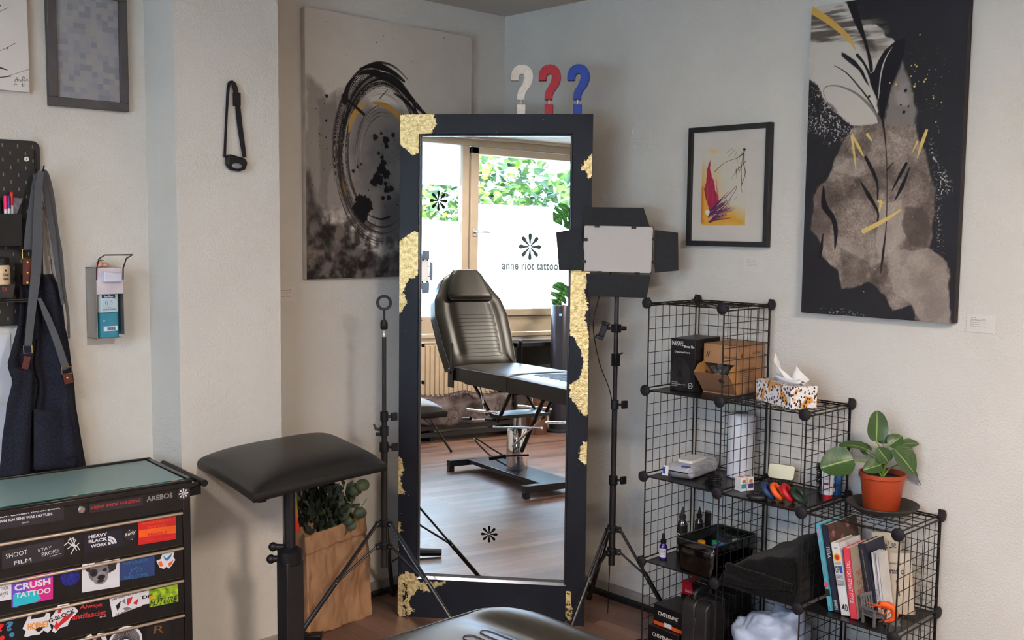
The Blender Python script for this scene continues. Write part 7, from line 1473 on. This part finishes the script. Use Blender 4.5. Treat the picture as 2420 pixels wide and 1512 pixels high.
b_ = MB(); b_.grid(lambda u, v: bagf(u, v), 120, 60); b_.build('bag_body', bagm, t, solid=.0012, angle=30)
b_ = MB(); b_.grid(lambda u, v: bagf(u, 1-.17*v, .005), 120, 8); b_.build('folded_rim', bagm, t, solid=.001, angle=30)
b_ = MB(); b_.grid(lambda u, v: Vector((0, 0, .003))+u_*((u-.5)*LW*.98)+v_*(v*depth*.98), 4, 4); b_.build('bag_bottom', bagm, t)
# greenery in the bag
lm2 = M('eucalyptus_leaf', srgb(78, 90, 66), .55, var=.2, scale=12); lm3 = M('dark_foliage', srgb(34, 46, 30), .6, var=.3, scale=14)
tp = thing('leafy_bouquet', 'eucalyptus sprigs and dark foliage sticking out of the paper bag', 'plant', bg0+v_*.07+Vector((0, 0, .0)))
rn = random.Random(9)
def sprig(pts, nl, rad, mt_, nm, side=1):
    b_ = MB(); q_ = smooth_path(pts, 5); b_.tube(q_, .0022, 6); b_.build('stem', stemm, tp)
    b_ = MB(); b_.smooth = True
    for i in range(nl):
        p_ = q_[int((i+1)/(nl+1)*(len(q_)-1)*.75+len(q_)*.22) if len(q_) > 4 else -1]; d = Vector((rn.gauss(0, 1), rn.gauss(0, 1), rn.gauss(.2, .6))).normalized(); d = (d-FW*.3).normalized(); c_ = p_+d*rad*1.1; nrm_ = (-FW+Vector((rn.gauss(0, .45), rn.gauss(0, .45), rn.gauss(0, .45)))).normalized(); a_ = nrm_.cross(Vector((0, 0, 1))).normalized(); e_ = nrm_.cross(a_); k_ = rad*rn.uniform(.75, 1.15)
        vs = [c_]+[c_+a_*k_*math.cos(2*math.pi*j/14)+e_*k_*.88*math.sin(2*math.pi*j/14)+nrm_*.003*math.sin(4*math.pi*j/14) for j in range(14)]; b_.add(vs, [(0, 1+j, 1+(j+1) % 14) for j in range(14)])
    o = b_.build(nm, mt_, tp, solid=.0008, angle=180)
U3 = Vector((0, 0, 1)); rt = Vector((RT.x, RT.y, 0)).normalized()
b0_ = U3*.40
for dx, hgt, n_, rd_ in ((.12, .60, 8, .028), (.08, .58, 7, .024), (.04, .585, 6, .024), (.14, .52, 5, .026), (-.02, .56, 6, .026)): sprig([b0_*.3+rt*dx*.2, b0_+rt*dx*.5, U3*hgt*.95+rt*dx*.85, U3*(hgt+.04)+rt*(dx+.02)], n_, rd_, lm2, 'round_leaves')
b_ = MB(); b_.smooth = True
for i in range(230):
    c_ = rt*rn.uniform(-.115, .05)+Vector((rn.gauss(0, .03), rn.gauss(0, .03), rn.uniform(.40, .60))); d = Vector((rn.gauss(0, .5), rn.gauss(0, .5), .9)).normalized(); s_ = d.cross(FW+Vector((rn.gauss(0, .4),)*3)).normalized(); L_ = rn.uniform(.03, .07); b_.add([c_, c_+d*L_*.5+s_*L_*.22, c_+d*L_, c_+d*L_*.5-s_*L_*.22], [(0, 1, 2, 3)])
b_.build('dark_leaves', lm3, tp)
def heliconia():
    m, n, l, b = _new('orange_red_bract'); tc = n.new('ShaderNodeTexCoord'); sx_ = n.new('ShaderNodeSeparateXYZ'); l.new(tc.outputs['Generated'], sx_.inputs[0]); rp = n.new('ShaderNodeValToRGB'); rp.color_ramp.elements[0].color = (*srgb(214, 50, 24), 1); rp.color_ramp.elements[0].position = .3; rp.color_ramp.elements[1].color = (*srgb(170, 190, 50), 1); rp.color_ramp.elements[1].position = .85
    e = rp.color_ramp.elements.new(.6); e.color = (*srgb(236, 140, 40), 1); l.new(sx_.outputs['Z'], rp.inputs[0]); l.new(rp.outputs[0], b.inputs['Base Color']); b.inputs['Roughness'].default_value = .4; return m
hp = [(705, 1256), (699, 1235), (698, 1205), (700, 1175)]
hq = [P(x, y, 0, bg0.x+.02)-tp.location for x, y in hp]; b_ = MB(); q_ = smooth_path(hq, 5); b_.tube(q_, [np.interp(i/(len(q_)-1), [0, .2, .6, 1], [.004, .013, .013, .002]) for i in range(len(q_))], 10, flat=.4); b_.build('red_bract', heliconia(), tp)
# cable and plug on the floor
cb = MB(); pts = [(935, 1322), (905, 1352), (885, 1385), (840, 1425), (800, 1455), (765, 1488), (750, 1500)]
base = [P(x, y, 2, .006) for x, y in pts]; tp_ = [P(923, 1240, 2, .47)]
cb.tube(smooth_path([P(940, 1318, 2, .16), P(912, 1340, 2, .10), P(885, 1385, 2, .03)]+[P(x, y, 2, .005) for x, y in ((850, 1425), (805, 1455), (768, 1486), (757, 1497))], 8), .0026, 7)
o = cb.build('power_cable', black_m); tag(o, 'thin black cable running down past the paper bag to the floor', 'cable')
c = P(738, 1512, 2, .0); t = thing('power_adapter', 'black plug and cable bundle on the floor in front of the paper bag', 'plug', (c.x, c.y, 0)); b_ = MB(); b_.box((-.04, -.025, 0), (.04, .025, .03), Rz(.9)); b_.build('adapter_body', black_m, t, bevel=.006)
b_ = MB(); b_.tube([(.02+.06*math.cos(k*.42)*(1+.1*math.sin(k)), -.03+.045*math.sin(k*.42), .006+.012*abs(math.sin(k*.3))) for k in range(30)], .0026, 6); b_.build('cable_loop', black_m, t)

# ================================================================ TREATMENT CHAIR
chv = M('charcoal_chair_vinyl', srgb(42, 39, 32), .34, var=.05, scale=20, bump=.10, bscale=700, col2=srgb(36, 34, 28), spec=.5)
chs = M('chair_side_vinyl', srgb(14, 14, 19), .38, var=.1, scale=20, bump=.1, bscale=700); seam = M('stitching', srgb(22, 21, 20), .8); chrm = M('polished_chrome', (.78, .78, .80), .07, 1.0, var=.02); dkm = M('dark_chair_metal', srgb(26, 28, 36), .35, var=.1)
XC = 2.35
chair = thing('treatment_chair', 'reclined black padded treatment chair, its foot end at the bottom edge and the rest mirrored', 'chair', (XC, -3.12, 0))
def pad(name, T, L_, wf_, th, puff, stitches=None, groove=None, pipe=True, ends=(1, 1), mt=None):
    """padded section: local x across, y along, z up. wf_(v) half width"""
    nu, nv = 28, 44; b_ = MB()
    def top(u, v):
        uu = 2*u-1; w_ = wf_(v); e = (1-abs(uu)**5)
        if ends[0]: e *= 1-max(0, 1-v/.10)**3
        if ends[1]: e *= 1-max(0, 1-(1-v)/.10)**3
        z = th+puff*max(0, e)**.6
        if groove: z += groove(uu, v)*max(0, e)
        return Vector((uu*w_, L_*v, z))
    b_.grid(top, nu, nv, mi=0)
    edge = [(0, i/nv) for i in range(nv, -1, -1)]+[(i/nu, 0) for i in range(1, nu+1)]+[(1, i/nv) for i in range(1, nv+1)]+[(i/nu, 1) for i in range(nu-1, 0, -1)]
    n_ = len(edge); e3 = [top(*e) for e in edge]; vs = [p_.copy() for p_ in e3]+[Vector((p_.x*1.004, p_.y, th*.5)) for p_ in e3]+[Vector((p_.x, p_.y, 0)) for p_ in e3]
    b_.add(vs, [(r*n_+i, (r+1)*n_+i, (r+1)*n_+(i+1) % n_, r*n_+(i+1) % n_) for r in (0, 1) for i in range(n_)]+[[2*n_+i for i in range(n_)]], mi=1)
    o = b_.build(name, [mt or chv, chs], chair, angle=50); o.matrix_basis = T
    if pipe: q = MB(); q.tube(e3, .0035, 6, closed=True); q.build('piping', chs, o)
    if stitches:
        q = MB()
        for s_ in stitches: q.tube([top(u, v)+Vector((0, 0, .0012)) for u, v in s_], .0011, 5)
        q.build('stitching', seam, o)
    return o
LT = Matrix.Translation((-XC, 3.12, 0))
hw = .30
# seat
pad('seat_cushion', LT @ Tr(XC, -3.56, .715), .76, lambda v: hw, .10, .020)
# leg rest: rises level, end is rounded (corner radii) ; row of U stitches across
def wl(v): return hw*(1-max(0, (v-.86)/.14)**3.0*.42)
def uline(u0, u1, v0, dv): # closed-end loop across the pad
    pts = [(u1, v0)]+[(u0+.05, v0)]+[(u0+.015+.035*(1-math.cos(a))*0, v0+dv*.5*(1-math.cos(a))*.5+0) for a in ()]
    return pts
def loops(v_list, dv, u0, u1):
    out = []
    for v0 in v_list:
        p_ = [(u1-(u1-u0)*i/12, v0) for i in range(13)]+[(u0-.028*math.sin(a), v0+dv*.5*(1-math.cos(a))) for a in [math.pi*k/10 for k in range(1, 10)]]+[(u0+(u1-u0)*i/12, v0+dv) for i in range(13)]; out.append(p_)
    return out
def grv(uu, v):      # raised border and hollow band towards the foot end
    return -.022*math.exp(-((v-.86-.03*uu)/.055)**2)
LEGT = LT @ Tr(XC, -2.79, .712) @ Rx(R(-.8))
pad('leg_rest_cushion', LEGT, .875, wl, .10, .022, loops([.12, .19, .26, .33, .40, .47, .54, .61, .68, .74], .035, .27, .73), grv)
# backrest
BT = LT @ Tr(XC, -3.60, .80) @ Rx(R(90+35)) @ Matrix.Rotation(math.pi, 4, 'Z') @ Matrix.Rotation(math.pi, 4, 'Z')
rec = R(26)
bd = Vector((0, -math.sin(rec), math.cos(rec)))             # up the backrest
BT = LT @ frame((XC, -3.615, .790), (1, 0, 0), bd)
# frame gives u=(1,0,0), v=bd, n=u x v -> points (0,-cos,-sin): flip so the pad faces the foot end
n_ = Vector((1, 0, 0)).cross(bd)
BT = LT @ Matrix(((-1, 0, 0, XC), (0, bd.y, -n_.y, -3.615-.0), (0, bd.z, -n_.z, .800), (0, 0, 0, 1)))
def wb_(v): return float(np.interp(v, [0, .25, .55, .72, .80, .88, .95, 1], [.30, .32, .328, .30, .255, .22, .185, .11]))
def gb(uu, v): return -.014*math.exp(-((abs(uu)-.62)/.10)**2)*(1 if .12 < v < .7 else .3)+.008*math.exp(-((v-.35)/.25)**2)
Mx = Tr(0, 0, -.085)
pad('backrest_cushion', BT @ Mx, .80, wb_, .085, .022, loops([.10, .18, .26, .34, .42, .50], .04, .24, .76), gb)
def wp(v): return float(np.interp(v, [0, .15, .5, .8, .95, 1], [.19, .20, .175, .145, .115, .08]))
pad('head_cushion', BT @ Tr(0, .555, .015), .26, wp, .035, .035, None, None)
# hinges, scissor frame, pedestal
b_ = MB()
for s_ in (-1, 1): b_.box((s_*.31-.006, -.50, .66), (s_*.31+.006, -.42, .80)); b_.cyl((s_*.29, -.46, .775), (s_*.325, -.46, .775), .012); b_.box((s_*.312-.004, -.47, .79), (s_*.312+.004, -.43, 1.0), )
b_.build('back_hinge', dkm, chair, bevel=.002)
b_ = MB()
for s_ in (-.2, .2):
    b_.box((s_-.015, -.42, .685), (s_+.015, .30, .712)); b_.tube([(s_, -.30, .69), (s_, -.05, .50)], .012, 8); b_.tube([(s_, .22, .69), (s_, .05, .46)], .014, 8); b_.tube([(s_*1.1, .66, .69), (s_*1.1, .40, .30)], .016, 8)
b_.box((-.22, -.10, .485), (.22, .12, .51)); b_.build('seat_frame', dkm, chair, bevel=.002)
b_ = MB()
for s_ in (-.23, .23): b_.tube([(s_, -.34, .50), (s_, .10, .53)], .010, 10); b_.tube([(s_, -.28, .43), (s_, .02, .47)], .008, 10); b_.tube([(s_, -.16, .69), (s_*.9, -.12, .50)], .007, 8); b_.tube([(s_, .04, .42), (s_, .66, .50)], .009, 10); b_.tube([(s_, .30, .32), (s_, .66, .56)], .008, 10)
b_.tube([(-.24, -.02, .50), (.24, -.02, .50)], .008, 8); b_.build('chrome_linkage', chrm, chair)
b_ = MB(); b_.tube([(-.26, -.36, .43), (-.26, -.24, .445)], .013, 10); b_.tube([(-.26, -.02, .47), (-.26, .08, .48)], .013, 10); b_.tube([(-.40, .26, .24), (-.30, .32, .26)], .014, 10); b_.tube([(-.30, .32, .26), (-.20, .46, .28)], .007, 8); b_.tube([(.1, .62, .25), (.30, .66, .25)], .014, 8); b_.build('handle_grip', black_m, chair)
b_ = MB(); b_.cyl((0, 0, .40), (0, 0, .50), .030, seg=24); b_.build('piston', chrm, chair)
b_ = MB(); b_.lathe([(.078, .085), (.080, .09), (.074, .39), (.066, .40), (.030, .402)], None, 40); b_.build('pedestal', chrm, chair)
b_ = MB(); b_.box((-.13, -.52, .055), (.13, .54, .085)); b_.build('base_plate', M('base_plate_blue_black', srgb(30, 38, 52), .28, var=.05), chair, bevel=.003)
for y in (-.52, .54): b_ = MB(); b_.box((-.29, y-.028, .040), (.29, y+.028, .088)); [b_.box((s_*.27-.022, y-.022, 0), (s_*.27+.022, y+.022, .042)) for s_ in (-1, 1)]; b_.build('base_foot', dkm, chair, bevel=.003)
b_ = MB(); b_.tube(smooth_path([(-.06, .0, .10), (-.14, -.14, .17), (-.19, -.27, .26), (-.16, -.32, .275), (-.05, -.24, .19), (.04, -.08, .12), (.06, .0, .10)], 6), .006, 8); b_.build('foot_pedal', M('pedal_metal', (.10, .10, .11), .3, .9), chair)

# ================================================================ BEHIND THE CAMERA, UNDER THE WINDOW
t = thing('radiator', 'beige ribbed radiator under the window, seen in the mirror', 'radiator', (1.9, RY, .36))
rad = M('radiator_cream', srgb(196, 176, 150), .45, var=.04)
b_ = MB(); b_.box((0, .02, 0), (1.57, .10, .50)); [b_.box((.02+.05*i, .098, .02), (.045+.05*i, .112, .48)) for i in range(31)]; b_.box((0, .015, .50), (1.57, .11, .515)); b_.build('radiator_panel', rad, t, bevel=.003)
b_ = MB(); [b_.box((.03+.04*i, .03, .514), (.05+.04*i, .095, .5165)) for i in range(38)]; b_.build('grille', M('grille_grey', srgb(150, 140, 126), .5), t)
for x in (.2, 1.5): b_ = MB(); b_.box((x, .03, -.36), (x+.03, .09, 0)); b_.build('leg', rad, t)
t = thing('low_bench', 'low black slatted bench under the window, seen in the mirror', 'bench', (1.75, RY, 0))
b_ = MB(); b_.box((0, .13, .30), (1.70, .42, .33)); b_.build('bench_top', black_m, t, bevel=.004)
b_ = MB(); [b_.box((0, .395, .04+.062*i), (1.70, .41, .08+.062*i)) for i in range(4)]; b_.build('slatted_front', M('slat_black', (.014, .015, .02), .35), t, bevel=.002)
for x in (0, .82, 1.66): b_ = MB(); b_.box((x, .14, 0), (x+.04, .395, .30)); b_.build('leg', black_m, t)
fur = thing('fur_throw', 'shaggy brown and white fur throw draped over the low bench', 'throw', (1.80, RY+.12, .331)); rn = random.Random(15)
furm = M('brown_white_fur', srgb(128, 118, 118), .95, var=.3, scale=4, col2=srgb(38, 24, 24), spec=.1); furd = M('dark_brown_fur', srgb(18, 10, 10), .9, var=.4, scale=40)
b_ = MB()
def ff(u, v):
    x = 1.58*u; s_ = v*.52
    if s_ < .30: y, z = .0+s_, .05+.02*math.sin(6*u*3+v*4)
    else: a = min((s_-.30)/.08, 1)*math.pi/2; y, z = .30+.05*math.sin(a), .05-.05*(1-math.cos(a))-max(0, s_-.38)*1.1
    q = noise.noise(Vector((x*9, v*6, 1)))*.02; return (x, y+q*.4+.01, z+q+.03*math.sin(x*5)*(v > .6))
b_.grid(ff, 90, 30); b_.build('hide', furm, fur, solid=.01)
b_ = MB(); b_.smooth = False
for i in range(4200):
    u, v = rn.random(), rn.random(); p_ = Vector(ff(u, v)); d = Vector((rn.gauss(0, .4), rn.uniform(.2, 1), rn.gauss(.1, .5)-(v > .6)*.9)).normalized(); L_ = rn.uniform(.02, .045); s_ = Vector((1, 0, 0))*.0022; b_.add([p_-s_, p_+s_, p_+d*L_], [(0, 1, 2)], mi=0 if v < .62 else 1)
b_.build('shag', [furm, furd], fur)['kind'] = 'stuff'
t = thing('black_cabinet', 'low black cabinet with glass shelf right of the bench, seen in the mirror', 'cabinet', (3.50, RY, 0))
b_ = MB(); b_.box((0, .02, .82), (1.15, .34, .86)); b_.box((0, .02, .40), (1.15, .06, .82)); b_.box((0, .02, .36), (1.15, .34, .40)); b_.box((0, .02, .0), (.03, .34, .86)); b_.box((1.12, .02, 0), (1.15, .34, .86)); b_.build('carcass', black_m, t, bevel=.003)
b_ = MB(); b_.box((.03, .05, .60), (1.12, .33, .608)); b_.build('glass_shelf', M('glass_shelf_mat', srgb(150, 170, 180), .1, .2), t)
t = thing('storage_drum', 'brown wooden drum under the black cabinet, seen in the mirror', 'drum', (3.68, -4.84, 0)); b_ = MB(); b_.lathe([(.001, 0), (.10, 0), (.10, .30), (.095, .32), (.001, .322)], None, 32); b_.build('drum_body', M('brown_drum', srgb(92, 58, 44), .35, var=.2, scale=30, stretch=(1, 1, .05)), t)
tw = PR(1330, 722, 1, -4.80); t = thing('tower_fan', 'dark grey cylindrical tower air purifier with blue light, seen in the mirror', 'air purifier', (tw.x+.02, -4.86, 0))
b_ = MB(); b_.lathe([(.001, 0), (.14, 0), (.14, .02), (.098, .03), (.096, tw.z-.01), (.090, tw.z), (.001, tw.z+.002)], None, 48); b_.build('tower_body', M('purifier_grey', srgb(52, 52, 62), .3, .3, var=.1, scale=4), t)
b_ = MB(); a0 = math.radians(128)
b_.grid(lambda u, v: (.0985*math.cos(a0+.25*(u-.5)), .0985*math.sin(a0+.25*(u-.5)), tw.z-.10+.02*v), 4, 2); b_.build('indicator_light', M('blue_indicator', (.02, .05, 1.0), .5, emit=6.0), t)
# swiss-cheese plant on the cabinet
mn = M('monstera_leaf', srgb(52, 122, 48), .4, var=.15, scale=10, col2=srgb(30, 84, 34)); t = thing('monstera_plant', 'swiss-cheese plant with split leaves by the window, seen in the mirror', 'plant', (4.50, -5.08, .862))
b_ = MB(); b_.lathe([(.001, 0), (.08, 0), (.10, .16), (.095, .16), (.075, .02)], None, 28); b_.build('pot', M('white_plant_pot', srgb(210, 206, 200), .4), t)
def monstera(tip, L_, dr, up, rev=1):
    pl = []; n_ = 9
    out = [(0, 0)]
    for side in (1, -1):
        pass
    half = [(0, 0), (.10, .30), (.20, .44), (.36, .50), (.33, .16), (.42, .16), (.52, .48), (.62, .42), (.56, .12), (.66, .12), (.76, .34), (.86, .20), (1.0, 0)]
    half = [(0, 0), (-.04, .18), (.04, .38), (.22, .50), (.34, .48), (.30, .18), (.38, .17), (.48, .47), (.60, .42), (.54, .14), (.62, .13), (.74, .34), (.88, .18), (1.0, 0)]
    d = Vector(dr).normalized(); s_ = d.cross(Vector(up)).normalized(); nn = s_.cross(d)
    b_ = MB(); T_ = Vector(tip)
    for sg in (1, -1):
        pts = [T_+d*(a*L_)+s_*(b2*L_*sg)-nn*(b2*b2*L_*.5+a*a*L_*.2) for a, b2 in half]
        # fans to the midrib
        for i in range(len(half)-1):
            m0 = T_+d*(max(0, half[i][0])*L_)-nn*(half[i][0]**2*L_*.2); m1 = T_+d*(max(0, half[i+1][0])*L_)-nn*(half[i+1][0]**2*L_*.2); b_.add([m0, pts[i], pts[i+1], m1], [(0, 1, 2, 3) if sg > 0 else (3, 2, 1, 0)])
    b_.build('leaf', mn, t, solid=.001, angle=180)
    b_ = MB(); b_.tube(smooth_path([(0, 0, .14), (T_.x*.4, T_.y*.4, T_.z*.7+.04), T_], 5), .005, 7); b_.build('stem', stemm, t)
for px, py, L_, dr, up in ((1330, 690, .26, (-.35, .1, -.75), (.3, 1, .3)), (1342, 512, .24, (-.75, .2, -.35), (.2, 1, .5)), (1352, 545, .24, (-.3, .2, -.8), (.3, 1, .2)), (1380, 480, .26, (-.5, .2, .6), (0, 1, .2)), (1400, 560, .26, (.5, .3, -.4), (0, 1, .4))):
    q = PR(px+6, py-16, 1, -5.0); monstera(q-Vector((4.50, -5.08, .862)), L_, dr, up)
